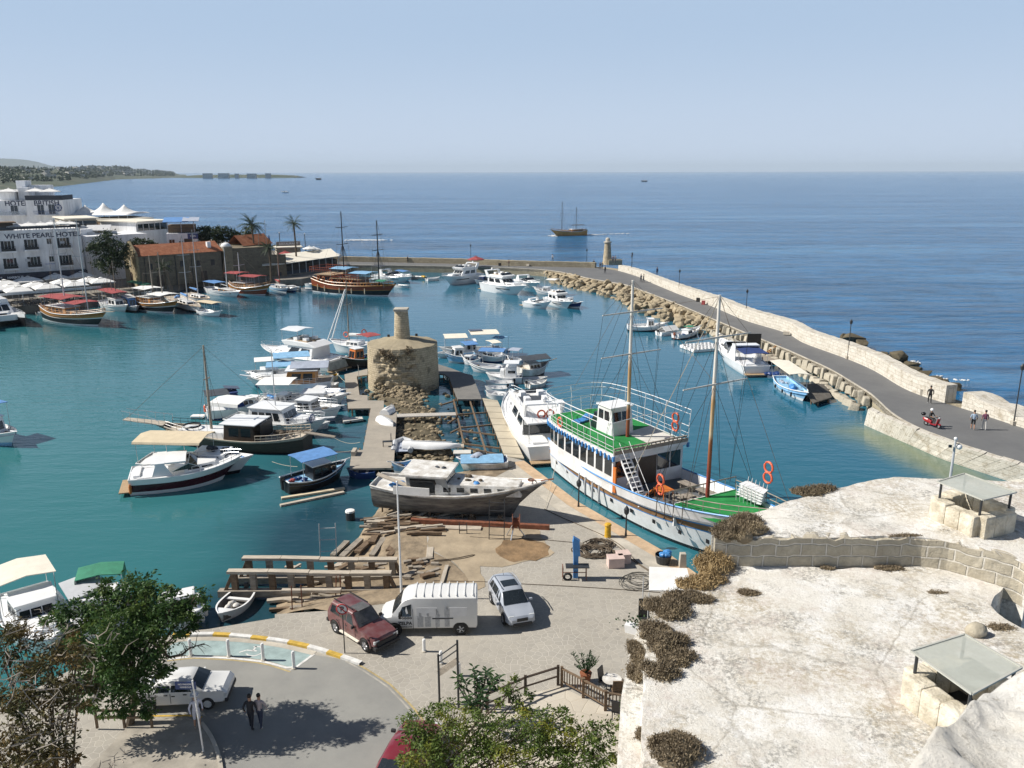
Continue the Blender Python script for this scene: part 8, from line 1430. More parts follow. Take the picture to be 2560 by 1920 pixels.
# ---------------------------------------------------------------- people
SKIN=mat('skin',(.42,.24,.16),.6,.1,5); SK2=mat('tanned_skin',(.28,.15,.09),.6,.1,5)
CLO={}
def cloth(c): 
    k='cloth_%d_%d_%d'%tuple(int(x*99) for x in c)
    return mat(k,c,.85,.12,6)
HAIR=mat('dark_hair',(.018,.013,.01),.6,.2,9)
def person(label,loc,face,top,bot,shoe=(.6,.6,.6),h=1.72,step=.16,arm=.1,skin=SKIN,shorts=False,hair=True,sit=False,parent=None,sleeves=True,lean=0,hat=None):
    t=thing('person',label,'person',loc,face); k=h/1.72
    J={'pel':(0,0,.95),'wst':(0,0,1.08),'chs':(.02+lean*.6,0,1.30),'nck':(.02+lean,0,1.46),'hd0':(.03+lean,0,1.55),'hd1':(.03+lean,0,1.70)}
    par=[('pel','wst'),('wst','chs'),('chs','nck'),('nck','hd0'),('hd0','hd1')]; rad={'pel':(.155,.12),'wst':(.14,.11),'chs':(.175,.12),'nck':(.058,.058),'hd0':(.082,.09),'hd1':(.075,.085)}
    for s,nm in ((1,'l'),(-1,'r')):
        if sit: J.update({nm+'hip':(.02,s*.1,.9),nm+'kne':(.42,s*.13,.88),nm+'ank':(.42,s*.13,.45),nm+'toe':(.56,s*.13,.4)}); sw=s*0
        else:
            sw=s*step; J.update({nm+'hip':(0,s*.09,.9),nm+'kne':(sw*.7+.03,s*.095,.5),nm+'ank':(sw*1.2-.02,s*.1,.09),nm+'toe':(sw*1.2+.13,s*.11,.035)})
        J.update({nm+'sho':(.02+lean,s*.19,1.40),nm+'elb':((-sw*.7-.02+lean) if not sit else .2,s*(.25+arm*.4),1.13),nm+'wri':((-sw*.8+.08+lean) if not sit else .45,s*(.25+arm*.3),.90 if not sit else 1.1),nm+'han':((-sw*.8+.12+lean) if not sit else .52,s*(.24+arm*.2),.82 if not sit else 1.1)})
        par+=[('pel',nm+'hip'),(nm+'hip',nm+'kne'),(nm+'kne',nm+'ank'),(nm+'ank',nm+'toe'),('chs',nm+'sho'),(nm+'sho',nm+'elb'),(nm+'elb',nm+'wri'),(nm+'wri',nm+'han')]
        rad.update({nm+'hip':(.1,.1),nm+'kne':(.065,.065),nm+'ank':(.045,.045),nm+'toe':(.04,.03),nm+'sho':(.065,.065),nm+'elb':(.045,.045),nm+'wri':(.032,.032),nm+'han':(.04,.025)})
    nm=list(J); me=bpy.data.meshes.new('tmp'); me.from_pydata([tuple(Vector(J[n])*k) for n in nm],[(nm.index(a),nm.index(b)) for a,b in par],[]); o=bpy.data.objects.new('tmp',me); COL.objects.link(o)
    md=o.modifiers.new('s','SKIN'); 
    for i,n in enumerate(nm): sv=me.skin_vertices[0].data[i]; sv.radius=(rad[n][0]*k,rad[n][1]*k); sv.use_root=(n=='pel')
    o.modifiers.new('d','SUBSURF').levels=1; dg=bpy.context.evaluated_depsgraph_get(); m2=bpy.data.meshes.new_from_object(o.evaluated_get(dg)); bpy.data.objects.remove(o); m2.name='body'
    m2.materials.clear(); [m2.materials.append(x) for x in (skin,cloth(top),cloth(bot),cloth(shoe))]
    V=[Vector(J[n])*k for n in nm]
    def seg(p,a,b): d=b-a; f=max(0,min(1,(p-a).dot(d)/d.length_squared)); return (p-(a+d*f)).length
    for p in m2.polygons:
        c=Vector(p.center); best=min(par,key=lambda e:seg(c,V[nm.index(e[0])],V[nm.index(e[1])])); a,b=best; mi=1
        if b.endswith('toe') or a.endswith('ank'): mi=3
        elif b in ('hd0','hd1') or b.endswith('han'): mi=0
        elif b=='nck': mi=0 if c.z>1.47*k else 1
        elif b.endswith('wri'): mi=1 if sleeves else 0
        elif b.endswith('ank'): mi=0 if shorts else (3 if c.z<.09*k else 2)
        elif b.endswith('kne') or b.endswith('hip'): mi=2
        elif b=='wst': mi=2 if c.z<1.0*k else 1
        p.material_index=mi
    m2.polygons.foreach_set('use_smooth',[True]*len(m2.polygons)); ob=bpy.data.objects.new('body',m2); COL.objects.link(ob); ob.parent=t
    hc=Vector(J['hd1'])*k
    mb=MB(); mb.ball((hc.x+.095*k,0,hc.z-.03*k),(.025,.018,.03),6,4); [mb.ball((hc.x,s*.088*k,hc.z-.03*k),(.02,.015,.035),6,4) for s in (-1,1)]; mb.build('face_features',skin,t,smooth=True)
    if hair: mb=MB(); mb.ball((hc.x-.018*k,0,hc.z+.022*k),(.105*k,.098*k,.105*k),10,7); mb.build('hair',HAIR,t,smooth=True)
    if hat: mb=MB(); mb.lathe([(.2*k,0),(.19*k,.02),(.1*k,.03),(.095*k,.12),(.03*k,.14)],14,(hc.x,0,hc.z+.03*k)); mb.build('hat',cloth(hat),t,smooth=True)
    return t
person('person in dark clothes walking in the tree shade, left of a couple',w('M',745,782,QZ),PI/2-.2,(.03,.03,.035),(.02,.022,.03),(.03,.03,.03),1.66,.1)
person('person in a pale pink top and dark jeans walking beside the dark-clothed one',w('M',808,768,QZ),PI/2-.15,(.42,.36,.36),(.035,.045,.08),(.6,.6,.6),1.6,.14)
person('person in a white hat and white cover-up standing behind the sign post',w('M',372,772,QZ+.09),-.9,(.62,.63,.72),(.60,.61,.68),(.3,.25,.2),1.66,.04,shorts=True,hat=(.7,.7,.72))
person('person in all black with white shoes walking by the gap in the parapet',w('E',1117,860,1.61),R(75),(.015,.016,.018),(.015,.016,.018),(.75,.75,.75),1.8,.12,skin=SK2,sleeves=False)
person('person in a pale blue shirt and black shorts walking on the mole',w('E',1490,1085,1.61),R(70),(.30,.38,.48),(.015,.016,.02),(.7,.7,.7),1.75,.14,shorts=True,sleeves=False)
person('person in a plum shirt and pale trousers walking on the mole',w('E',1588,1087,1.61),R(80),(.16,.05,.09),(.55,.53,.50),(.7,.7,.7),1.78,.12,sleeves=False)
far_=[('D',258,190,1.61,'person in grey walking on the mole, left of a pair',(.2,.2,.22),(.05,.05,.06)),('D',284,192,1.61,'person in black walking on the mole, right of a pair',(.03,.03,.04),(.03,.03,.04)),('D',425,118,2.95,'person in dark blue standing on top of the mole parapet',(.03,.04,.09),(.03,.03,.05)),('C',1003,688,1.61,'person in brown walking alone on the far mole',(.14,.09,.07),(.05,.04,.04)),('C',72,652,1.61,'person in black at the left end of the far mole',(.02,.02,.02),(.02,.02,.02)),('C',1407,640,2.86,'person in white shirt standing on the far parapet',(.6,.62,.65),(.06,.07,.1)),('C',1786,690,1.61,'person in dark brown leaning by the wall left of the lighthouse',(.05,.04,.035),(.04,.04,.05)),('C',1842,715,1.61,'person in grey in the group at the lighthouse foot, left',(.15,.15,.16),(.05,.05,.06)),('C',1862,712,1.61,'person in black in the group at the lighthouse foot, right',(.03,.03,.03),(.05,.05,.06)),('C',1890,752,1.61,'person in black walking towards the viewer below the lighthouse',(.025,.025,.03),(.02,.02,.03)),('C',1962,655,2.9,'person in dark red on the plinth beside the lighthouse',(.10,.04,.04),(.05,.05,.07)),('C',1985,655,2.9,'person in grey on the plinth beside the lighthouse',(.2,.2,.22),(.06,.06,.08))]
for v,x,y,z,lab,tp,bt_ in far_: person(lab,w(v,x,y,z),rnd.uniform(0,6),tp,bt_,(.1,.1,.1),1.74,.12)
# red scooter with rider
a=w('E',1088,1047,1.61); b=w('E',1192,1077,1.61); d=b-a; c=(a+b)/2; hd=math.atan2(d.y,d.x); t=thing('scooter','red scooter with a black top box being ridden along the mole','scooter',(c.x,c.y,1.61),hd); SR=carpaint('scooter_red',(.32,.015,.02),.25,.1)
for x in (-.62,.64): mb=MB(); mb.torus((x,0,.23),.17,.07,'Y',18,8); o=mb.build('wheel',RB,t,smooth=True); mb=MB(); mb.lathe([(.12,-.03),(.12,.03)],12); mb.v=[(x+vx,vz,.23+vy) for vx,vy,vz in mb.v]; mb.build('rim',ALU,o)
mb=MB(); mb.loft([[Vector((x,y*wd_,zc+z*hh)) for y,z in ((-1,-.6),(-1,.3),(-.6,1),(.6,1),(1,.3),(1,-.6))] for x,wd_,zc,hh in ((-.95,.1,.62,.1),(-.75,.2,.58,.2),(-.4,.22,.52,.22),(-.05,.18,.42,.16))],0,True); mb.box((.15,0,.3),(.6,.36,.1)); mb.add([(.42,-.2,.3),(.42,.2,.3),(.6,.22,.95),(.6,-.22,.95),(.5,-.2,.28),(.5,.2,.28),(.68,.18,.95),(.68,-.18,.95)],[(0,1,2,3),(7,6,5,4),(0,4,5,1),(1,5,6,2),(2,6,7,3),(3,7,4,0)]); mb.build('body',SR,t,bev=.03)
mb=MB(); mb.box((.66,0,.42),(.36,.2,.1),ry=.3); mb.build('mudguard',SR,t,bev=.03); mb=MB(); mb.box((-.38,0,.77),(.75,.3,.1)); mb.build('saddle',BK,t,bev=.03); mb=MB(); mb.tube([(.64,0,.25),(.5,0,1.05)],.035,6); mb.tube([(.45,-.34,1.08),(.5,0,1.02),(.45,.34,1.08)],.022,6); mb.build('handlebar',GS,t); mb=MB(); mb.ball((.62,0,.98),(.08,.1,.1),8,6); mb.build('headlight',LAMP,t,smooth=True); mb=MB(); mb.ball((-.98,0,1.02),(.22,.22,.17),10,7); mb.build('top_box',BK,t,smooth=True)
q=Vector((c.x,c.y,1.61))+Matrix.Rotation(hd,3,'Z')@Vector((-.28,0,-.1)); p=person('person in black with a white helmet riding the red scooter',q,hd,(.03,.028,.028),(.025,.025,.03),(.05,.05,.05),1.72,0,skin=SK2,hair=False,sit=True,sleeves=False,lean=.06); mb=MB(); mb.ball((.09,0,1.70),(.155,.145,.15),12,8); mb.build('helmet',W_,p,smooth=True)
# ---------------------------------------------------------------- street furniture
def lamp_post(label,v,x,y,z,ht,dark=True,grp='lamps along the mole',base=True):
    t=thing('street_lamp',label,'lamp post',w(v,x,y,z),0,grp); m=GS if dark else GP; mb=MB(); mb.tube([(0,0,0),(0,0,ht*.2),(0,0,ht)],[.09,.06,.045],7); mb.build('post',m,t)
    if base: mb=MB(); mb.box((0,0,.2),(.45,.45,.4)); mb.build('base_block',CONC,t,bev=.03)
    mb=MB(); mb.lathe([(.06,0),(.16,.12),(.19,.42),(.06,.6),(.02,.68)],8,(0,0,ht)); mb.build('lantern',m,t); return t
for v,x,y,ht,lab in (('C',653,655,4.2,'dark lamp post on the far mole above the sharp-bowed yacht'),('C',1720,690,3.8,'dark lamp post left of the lighthouse'),('C',2135,750,4.2,'dark lamp post right of the lighthouse plinth'),('D',160,95,3.6,'dark lamp post where the long parapet starts'),('D',650,305,4.,'dark lamp post behind the ship main mast'),('D',1342,575,4.2,'dark lamp post between the ship fore mast and the black bench'),('E',410,475,4.4,'dark lamp post below the boulders outside the parapet'),('E',1845,1045,5.2,'tall dark lamp post by the broken parapet at the right edge')): lamp_post(lab,v,x,y,1.61,ht)
for x,y,lab in ((238,1315,'small dark lantern post at the far end of the quay edge'),(503,1478,'small dark lantern post in the middle of the quay edge')):
    lamp_post(lab,'I',x,y,QZ,1.5,True,'small lanterns on the quay edge',False)
t=thing('street_lamp','tall pale grey lamp post with a white globe behind the castle roof','lamp post',w('E',1285,1600,.5)); lh=zat('E',1340,1175,t.location.y).z-.5; mb=MB(); mb.tube([(0,0,-.5),(0,0,lh)],[.12,.08],8); mb.build('post',GP,t); mb=MB(); mb.ball((.35,0,lh-.55),.22,10,8); mb.build('globe',W_,t,smooth=True); mb=MB(); mb.ball((0,0,lh+.1),.14,8,6); mb.build('cap_lamp',W_,t,smooth=True); mb=MB(); mb.tube([(0,0,lh-.3),(.35,0,lh-.3),(.35,0,lh-.4)],.03,5); mb.box((-.35,0,lh-.5),(.2,.15,.2)); mb.build('bracket',GS,t)
for v,x,y,lab in (('D',850,390,'dark litter box against the parapet beside a red one'),('D',905,420,'red and grey box against the parapet'),('D',435,195,'small dark box at the parapet foot near the walking pair'),('D',1930,775,'black box-like bench by the parapet right of the fore mast'),('D',1765,738,'pale low stone bench along the parapet'),('E',1060,790,'stone block leaning on the parapet beside the black-clothed walker'),('C',920,680,'dark box on the far mole'),('C',1180,685,'low stone bench on the far mole')):
    p=w(v,x,y,1.61); mb=MB(); mb.box((0,0,.32),(.8 if 'bench' in lab else .55,.5,.64 if 'low' not in lab else .45)); 
    if 'low' not in lab: mb.box((0,0,.66),(.6,.55,.05))
    o=mb.build('bench' if 'bench' in lab else 'box',CONC if 'stone' in lab else (MR if 'red and' in lab else BK),bev=.02); o.location=p; o.rotation_euler=(0,0,-.5); tag(o,lab,'bench' if 'bench' in lab else 'box')
fp=w('J',1622,850,QZ); t=thing('flagpole','tall slim white flagpole standing behind the van','flagpole',fp); mb=MB(); mb.tube([(0,0,0),(0,0,7.)],[.075,.04],8); mb.build('pole',W_,t); mb=MB(); mb.box((0,0,.05),(.4,.4,.1)); mb.build('base',CONC,t); mb=MB(); mb.ball((0,0,7.05),.07,8,6); mb.build('finial',W_,t)
def bollard(v,x,y,lab,h=.95,grp='white bollards'):
    t=thing('bollard',lab,'bollard',w(v,x,y,QZ+.01),0,grp); mb=MB(); mb.lathe([(.085,0),(.085,h*.92),(.06,h)],10); mb.build('post',W_,t); mb=MB(); mb.lathe([(.14,0),(.13,.04)],10); mb.build('foot',CONC,t)
for v,x,y,lab in (('M',1037,362,'white bollard at the right tip of the blue-green bay'),('M',825,305,'white bollard second from the right along the blue-green bay'),('M',588,279,'white bollard third from the right along the blue-green bay'),('M',325,275,'white bollard on the bay beside the leafy tree branches'),('M',1937,244,'white bollard on the paving below the front of the van'),('M',2053,328,'white bollard on the paving beside the slanted rail frame'),('N',770,400,'white bollard in front of the broad-leaved shrub'),('N',610,290,'white bollard right behind the slanted rail frame')): bollard(v,x,y,lab,.95 if v=='M' and x<1500 else .7)
t=thing('no_parking_sign','round white no-parking sign with a red ring on a thin dark post','sign',w('J',1147,1316,QZ)); mb=MB(); mb.tube([(0,0,0),(0,0,2.75)],.03,6); mb.build('post',GS,t); mb=MB(); n=24; mb.loft([[Vector((.3*math.cos(2*PI*k/n),y,2.5+.3*math.sin(2*PI*k/n))) for k in range(n)] for y in (-.05,-.03)],0,True); o=mb.build('sign_disc',W_,t); mb=MB(); mb.torus((0,-.055,2.5),.27,.035,'Y',24,5); mb.beam((-.19,-.06,2.69),(.19,-.06,2.31),.02,.05); mb.build('red_ring',mat('sign_red',(.5,.03,.03),.5,.1,3),o); text('P',.36,BK,o,(0,-.062,2.5),(PI/2,0,0),ext=.004)
t=thing('street_sign','small dark blue name plate on a white post at the bottom left kerb','sign',w('M',410,935,QZ+.09)); mb=MB(); mb.tube([(0,0,0),(-.12,0,3.4)],.035,6); mb.build('post',W_,t); mb=MB(); mb.box((-.42,.0,3.15),(.85,.03,.34)); o=mb.build('name_plate',NB,t); text('NO PARKING',.1,W_,o,(-.42,-.02,3.21),(PI/2,0,0),ext=.003); text('HARBOUR',.1,W_,o,(-.42,-.02,3.08),(PI/2,0,0),ext=.003)
# slanted rail frame, cafe fences, furniture
a=w('N',452,520,QZ); b=w('N',607,620,QZ); a.z=b.z=QZ; t=thing('rail_frame','tall dark metal frame with slanted rails beside the cafe','frame',a,0); d=b-a; hA,hB=2.55,4.1
b2=w('N',607,560,QZ)-a; mb=MB(); mb.tube([(0,0,0),(0,0,hA)],.055,6); mb.tube([b2,b2+Vector((0,0,hB-.6))],.055,6); mb.tube([b2+Vector((.0,0,1.2)),b2+Vector((.5,.2,0))],.035,5); mb.build('posts',GS,t)
mb=MB(); [mb.tube([(0,0,hA-.1-k),b2+Vector((0,0,hB-.75-k))],.03,5) for k in (0,.32)]; mb.build('rails',GS,t); mb=MB(); mb.beam((0,0,hA-.95),b2+Vector((0,0,hB-1.6)),.05,.28); mb.build('boards',PL,t)
def fence(label,v,pts,h,m,pick=.16,posts=None):
    P_=ws(v,pts,QZ); c=P_[0]; t=thing('fence',label,'fence',c); Q=[p-c for p in P_]
    for p in Q: mb=MB(); mb.box((p.x,p.y,h*.55),(.13,.13,h*1.1)); mb.build('post',m,t)
    for p,q in zip(Q,Q[1:]):
        mb=MB(); mb.beam(p+Vector((0,0,h)),q+Vector((0,0,h)),.1,.06); mb.beam(p+Vector((0,0,h*.28 if pick else h*.5)),q+Vector((0,0,h*.28 if pick else h*.5)),.06,.06)
        if pick:
            for k in range(1,int((q-p).length/pick)): r=p.lerp(q,k*pick/(q-p).length); mb.box((r.x,r.y,h*.62),(.05,.03,h*.72))
        mb.build('rail_panel',m,t)
fence('brown wooden picket fence around the cafe corner near the castle','N',[(1445,375),(1620,470),(1800,575),(1985,610)],.95,BW)
fence('two-rail timber fence running from the cafe corner to the broad-leaved shrub','N',[(1415,365),(1150,450),(1020,510),(840,590)],.95,DW,0)
t=thing('potted_shrub','potted oleander shrub behind the picket fence','plant',w('N',1640,340,QZ)); mb=MB(); mb.lathe([(.2,0),(.28,.45),(.3,.5)],12); mb.build('pot',TILE,t); mb=MB(); rg=random.Random(77)
for _ in range(30):
    tip=Vector((rg.gauss(0,.42),rg.gauss(0,.42),rg.uniform(1.0,1.75))); base=Vector((0,0,.45)); mb.tube([base,tip],.012,3)
    for k in range(9): p=base.lerp(tip,.45+.06*k); dd=Vector((rg.uniform(-1,1),rg.uniform(-1,1),.6)).normalized()*.17; sd_=dd.cross(Vector((0,0,1))).normalized()*.03; mb.add([p,p+dd*.5+sd_,p+dd,p+dd*.5-sd_],[(0,1,2,3)])
mb.build('foliage',F_OLIVE,t,fix=False)
t=thing('cafe_table','round pale cafe table behind the picket fence','table',w('N',1850,430,QZ)); mb=MB(); mb.lathe([(.45,.72),(.45,.76)],20); mb.build('tabletop',WP,t); mb=MB(); mb.tube([(0,0,0),(0,0,.72)],.04,6); [mb.beam((0,0,.03),(.3*math.cos(a),.3*math.sin(a),.03),.05,.04) for a in (0,2.1,4.2)]; mb.build('pedestal',GS,t)
for x,y,rz,m_,lab in ((1795,400,-.6,BK,'dark cafe chair left of the round table'),(1945,420,2.6,BE,'tan wicker cafe chair right of the round table'),(1890,470,1.6,BW,'brown cafe chair in front of the round table'),(1900,640,1.2,BK,'black folding chair at the castle end of the picket fence')):
    t=thing('cafe_chair',lab,'chair',w('N',x,y,QZ),rz,'cafe chairs'); mb=MB(); mb.box((0,0,.45),(.48,.48,.05)); mb.build('seat',m_,t); mb=MB(); mb.box((-.24,0,.78),(.05,.46,.6),ry=-.15); mb.build('backrest',m_,t)
    for sx in (-1,1):
        for sy in (-1,1): mb=MB(); mb.box((sx*.2,sy*.2,.22),(.04,.04,.45)); mb.build('leg',GS,t)
t=thing('planter','long white planter box with small plants at the castle foot','planter',w('O',140,880,QZ),-.45); mb=MB(); mb.box((0,0,.22),(1.7,.45,.45),tp=1.06); mb.build('trough',W_,t); mb=MB(); leafpatch(mb,(0,0,.6),(1.3,.35,.35),130,.14,random.Random(4)); mb.build('plants',F_OLIVE,t,fix=False)
t=thing('umbrella_base','small black board standing by the planter','board',w('O',150,790,QZ)); mb=MB(); mb.box((0,0,.6),(.6,.06,1.1)); mb.build('panel',BK,t); mb=MB(); mb.box((0,0,.03),(.6,.4,.06)); mb.build('foot',GS,t)
mb=MB(); p=w('O',285,775,QZ); mb.slab([(-1.3,-.9,2.0),(1.,-1.,2.0),(1.1,1.,2.3),(-1.,1.,2.4)],.06); o=mb.build('awning_cloth',W2); t=thing('awning','white cloth awning just behind the castle rim shrubs','awning',p); o.parent=t; mb=MB(); [mb.tube([(x,y,0),(x,y,1.85)],.03,5) for x in (-1.3,1.2) for y in (-.9,.9)]; mb.build('poles',GP,t)
# ---------------------------------------------------------------- boatyard odds and ends
SZ=.55
def beamthing(name,label,v,p,q,z,wd,ht,m=BW,grp=None,cat='timber',dz=(0,0)):
    a=w(v,p[0],p[1],z); b=w(v,q[0],q[1],z); c=(a+b)/2; mb=MB(); L_=(b-a).length; n_=4; rg=random.Random(int(p[0])); mb.loft([[Vector((-L_/2+L_*i/n_,wd/2*sx+rg.uniform(-.02,.02),ht*(sz+1)/2+dz[0]+(dz[1]-dz[0])*i/n_+rg.uniform(-.01,.01))) for sx,sz in ((-1,-1),(1,-1),(1,1),(-1,1))] for i in range(n_+1)],0,True)
    o=mb.build(name,m); o.location=c; o.rotation_euler=(0,0,math.atan2((b-a).y,(b-a).x)); return tag(o,label,cat,grp)
def cradle(label,v,tl,tr,bl,br,zt,n_,diag=True):
    A=w(v,*tl,zt); Bv=w(v,*tr,zt); c=(A+Bv)/2; d=Bv-A; L_=d.length; t=thing('slipway_cradle',label,'cradle',(c.x,c.y,0),math.atan2(d.y,d.x)); mb=MB()
    k=4
    for i in range(k): mb.beam((-L_/2+L_*i/k,0,zt+.03*math.sin(i*2)),(-L_/2+L_*(i+1)/k-.03,0,zt+.03*math.sin(i*2+1)),.42,.16)
    mb.build('top_beam',PL,t); mb=MB(); mb.beam((-L_/2-.6,-.1,.35),(L_/2+.7,-.1,.62),.45,.4); mb.build('bottom_beam',GW,t)
    for i in range(n_): x=-L_/2+.35+(L_-.7)*i/(n_-1); mb=MB(); mb.beam((x+.05,-.05,.45),(x,0,zt-.08),.34,.3); mb.build('upright',GW if i%2 else BW,t)
    if diag:
        for x in (-L_/2-.2,L_/2+.3): mb=MB(); mb.beam((x,-.1,.5),(x+(.5 if x<0 else -.5),0,zt-.1),.16,.2); mb.build('brace',BW,t)
    return t
cradle('long pale-topped timber slipway cradle, the farther of two','J',(290,520),(1590,535),0,0,1.75,8); cradle('long pale-topped timber slipway cradle, the nearer of two','J',(165,632),(1540,648),0,0,1.7,9)
for k,(p,q,z,wd_,m_,lab) in enumerate((((1045,510),(1165,390),.1,.38,GW,'grey plank sloping into the water at the far left of the row'),((1120,520),(1280,370),.3,.42,GW,'long grey-green plank, second in the sloping row'),((1250,480),(1350,390),.4,.42,BW,'short brown plank, third in the sloping row'),((1370,510),(1480,360),.45,.36,GW,'long dark-edged plank, fourth in the sloping row'),((1370,400),(1410,330),.5,.45,BW,'stubby timber lying across the top of the sloping row'),((1510,470),(1580,380),.55,.35,BW,'plank just left of the flagpole'),((1520,510),(1580,440),.55,.4,BW,'short lower plank left of the flagpole'),((1690,490),(1700,360),.65,.45,BW,'curved brown frame timber right of the flagpole'),((1775,510),(1805,350),.7,.4,BW,'second curved frame timber right of the flagpole'),((1855,530),(1865,445),.8,.42,PL,'pale flat board lying at the edge of the dirt'),((1950,760),(2005,595),.85,.22,PL,'narrow pale plank pointing at the van roof'),((620,802),(1115,800),.95,.28,PL,'long pale plank resting on trestles in front of the cradles'),((495,890),(760,865),.15,.3,PL,'pale curved plank at the waterline below the cradles'),((890,880),(1150,845),.4,.25,GW,'grey plank behind the dark red car roof'),((1230,855),(1460,842),.6,.2,RS,'reddish plank lying above the dark red car'),((515,965),(720,950),.1,.2,BW,'dark plank lying at the quay corner'))):
    beamthing('timber_plank',lab,'J',p,q,z,wd_,.16,m_)
rg=random.Random(31); grp='loose timbers in the heap by the slip'
for k in range(70):
    x=rg.uniform(1270,1800); y=rg.uniform(195,330); z=.35+.7*(x-1270)/520*.6+rg.uniform(0,.35); l=rg.uniform(130,330); s=rg.uniform(-.22,.05); beamthing('loose_timber','weathered grey-brown timber in the tangled heap at the water end of the slip','J',(x,y),(x+l*.75,y+l*s*.55),z,rg.uniform(.14,.26),rg.uniform(.1,.18),rg.choice((GW,BW,PL,BW)),grp)
for k in range(22):
    x=rg.uniform(1620,1880); y=rg.uniform(530,720); beamthing('loose_timber','short dark offcut timber piled right of the cradle ends','J',(x,y),(x+rg.uniform(40,110),y+rg.uniform(-40,10)),.75+rg.uniform(0,.2),.24,.16,rg.choice((GW,BW)),'short offcuts by the cradle ends')
beamthing('steel_beam','long rusty red steel beam on the ground below the hauled-out boat','K',(560,165),(1410,205),QZ,.3,.32,RS,None,'beam'); beamthing('timber_plank','broad pale board lying in front of the rusty beam','K',(650,195),(990,205),QZ,.5,.12,PL)
for k in range(44):
    x=rg.uniform(420,1260); y=1490+rg.uniform(0,100); p=w('H',x,y,.85); mb=MB(); mb.beam((0,0,.1),(rg.uniform(.5,1.6),rg.uniform(-.5,.5),.15+rg.uniform(0,.3)),rg.uniform(.08,.22),rg.uniform(.06,.16)); o=mb.build('scrap_wood',rg.choice((GW,BW,PL))); o.location=p; tag(o,'bit of scrap wood strewn under the hauled-out boat','scrap wood','scrap wood under the hauled-out boat')
def ladder(label,v,x,y,z,wd_,ht,rz,m=GP,rungs=4,lean=.15):
    t=thing('ladder',label,'ladder',w(v,x,y,z),rz); 
    for s in (-1,1): mb=MB(); mb.tube([(s*wd_/2,0,0),(s*wd_/2,lean*ht,ht)],.03,5); mb.build('stile',m,t)
    mb=MB(); [mb.tube([(-wd_/2,lean*ht*f,ht*f),(wd_/2,lean*ht*f,ht*f)],.025,5) for f in [(k+.6)/rungs for k in range(rungs)]]; mb.build('rungs',m,t)
ladder('grey metal ladder frame standing in the water behind the far cradle','J',1010,520,.0,1.05,2.3,.1,GP,3); ladder('tall metal scaffold frame in front of the hauled-out bow','K',1085,270,QZ,1.0,2.7,-.1,GS,5); ladder('low metal trestle left of the scaffold frame','K',880,232,QZ,.5,.8,.1,GS,2,.0)
for k,(x,y) in enumerate(((705,970),(790,960),(1065,880),(1110,870))):
    p=w('J',x,y,.3); t=thing('trestle_pole','thin rusty pole propping the plank in front of the cradles, %s'%('far left','second','third','far right')[k],'pole',p); mb=MB(); mb.tube([(0,0,-.3),(rnd.uniform(-.15,.15),.2,1.5)],.035,5); mb.build('pole',RS,t); mb=MB(); mb.ball((0,0,0),.07,6,4); mb.build('foot',RS,t)
beamthing('timber_plank','thin bare batten crossing low behind the dark red car','J',(810,970),(1080,870),.5,.08,.08,PL); 
t=thing('winch','rusty winch drum on a steel tripod beside the scaffold frame','winch',w('K',1195,255,QZ)); mb=MB(); [mb.tube([(0,0,1.1),(.75*math.cos(a),.5*math.sin(a),0)],.045,5) for a in (.3,2.4,4.4)]; mb.build('tripod',ST,t); mb=MB(); n=16; mb.loft([[Vector((.1+y,r*math.cos(2*PI*k/n),1.1+r*math.sin(2*PI*k/n))) for k in range(n)] for r,y in ((.55,-.25),(.55,-.2),(.3,-.18),(.3,.2),(.55,.22),(.55,.27))],0,True); mb.build('drum',RS,t)
t=thing('engine_hoist','tall blue engine hoist with a wheeled workbench on the quay','hoist',w('K',1570,500,QZ)); t.scale=(.82,)*3; mb=MB(); mb.box((0,0,1.),(.36,.3,2.)); mb.box((.02,0,2.35),(.5,.4,1.2),ry=-.06); mb.add([(-.23,-.2,2.95),(.27,-.2,2.95),(.27,.2,2.95),(-.23,.2,2.95),(-.2,-.2,3.25),(-.2,.2,3.25)],[(0,1,4),(3,5,2),(0,4,5,3),(1,2,5,4)]); mb.build('column',BP,t,bev=.02); mb=MB(); mb.box((.1,-.25,1.05),(1.7,.7,.06)); mb.build('bench_top',GS,t); mb=MB(); [mb.tube([(x,-.5,0),(x,-.5,1.02),(x,.1,1.02),(x,.1,0)],.03,5) for x in (-.95,.75)]; mb.tube([(-.95,-.2,.5),(.75,-.2,.5)],.03,5); mb.build('bench_frame',RS,t); mb=MB(); mb.torus((-.6,-.4,.25),.26,.09,'Y'); mb.build('tyre',RB,t)
t=thing('stone_bollard','yellow painted mooring bollard on the quay','bollard',w('K',1768,250,QZ)); mb=MB(); mb.lathe([(.24,0),(.22,.1),(.2,.75),(.24,.85)],12); mb.build('post',YL,t); mb=MB(); mb.lathe([(.25,.85),(.2,.95),(.05,.98)],12); mb.build('cap',YL,t)
def coil(label,v,x,y,R0,R1,n,m=RO,seed=0,z=QZ+.03,r=.035):
    rg=random.Random(seed); mb=MB(); P_=[]
    for i in range(n*14): a=i/14*2*PI; rr_=R0+(R1-R0)*rg.random()*.3+(R1-R0)*(.5+.5*math.sin(i*.37+seed)); P_.append(Vector((rr_*math.cos(a)+.15*math.sin(i*.11),rr_*.85*math.sin(a)+.25*math.cos(i*.07+seed),.03+.12*rg.random())))
    mb.tube(P_,r,4); o=mb.build('rope_coil',m); o.location=w(v,x,y,z); return tag(o,label,'rope')
coil('big tangled dark rope pile on the quay beside the pink crates','K',1680,345,.3,1.2,14,RO,2); coil('second dark rope coil merging into the pile, nearer the yellow bollard','K',1720,300,.2,.9,9,RO,5); coil('thin hose coiled in open rings near the castle','K',1950,525,.55,1.05,6,mat('grey_hose',(.13,.12,.10),.8,.2,4),7,QZ+.03,.025)
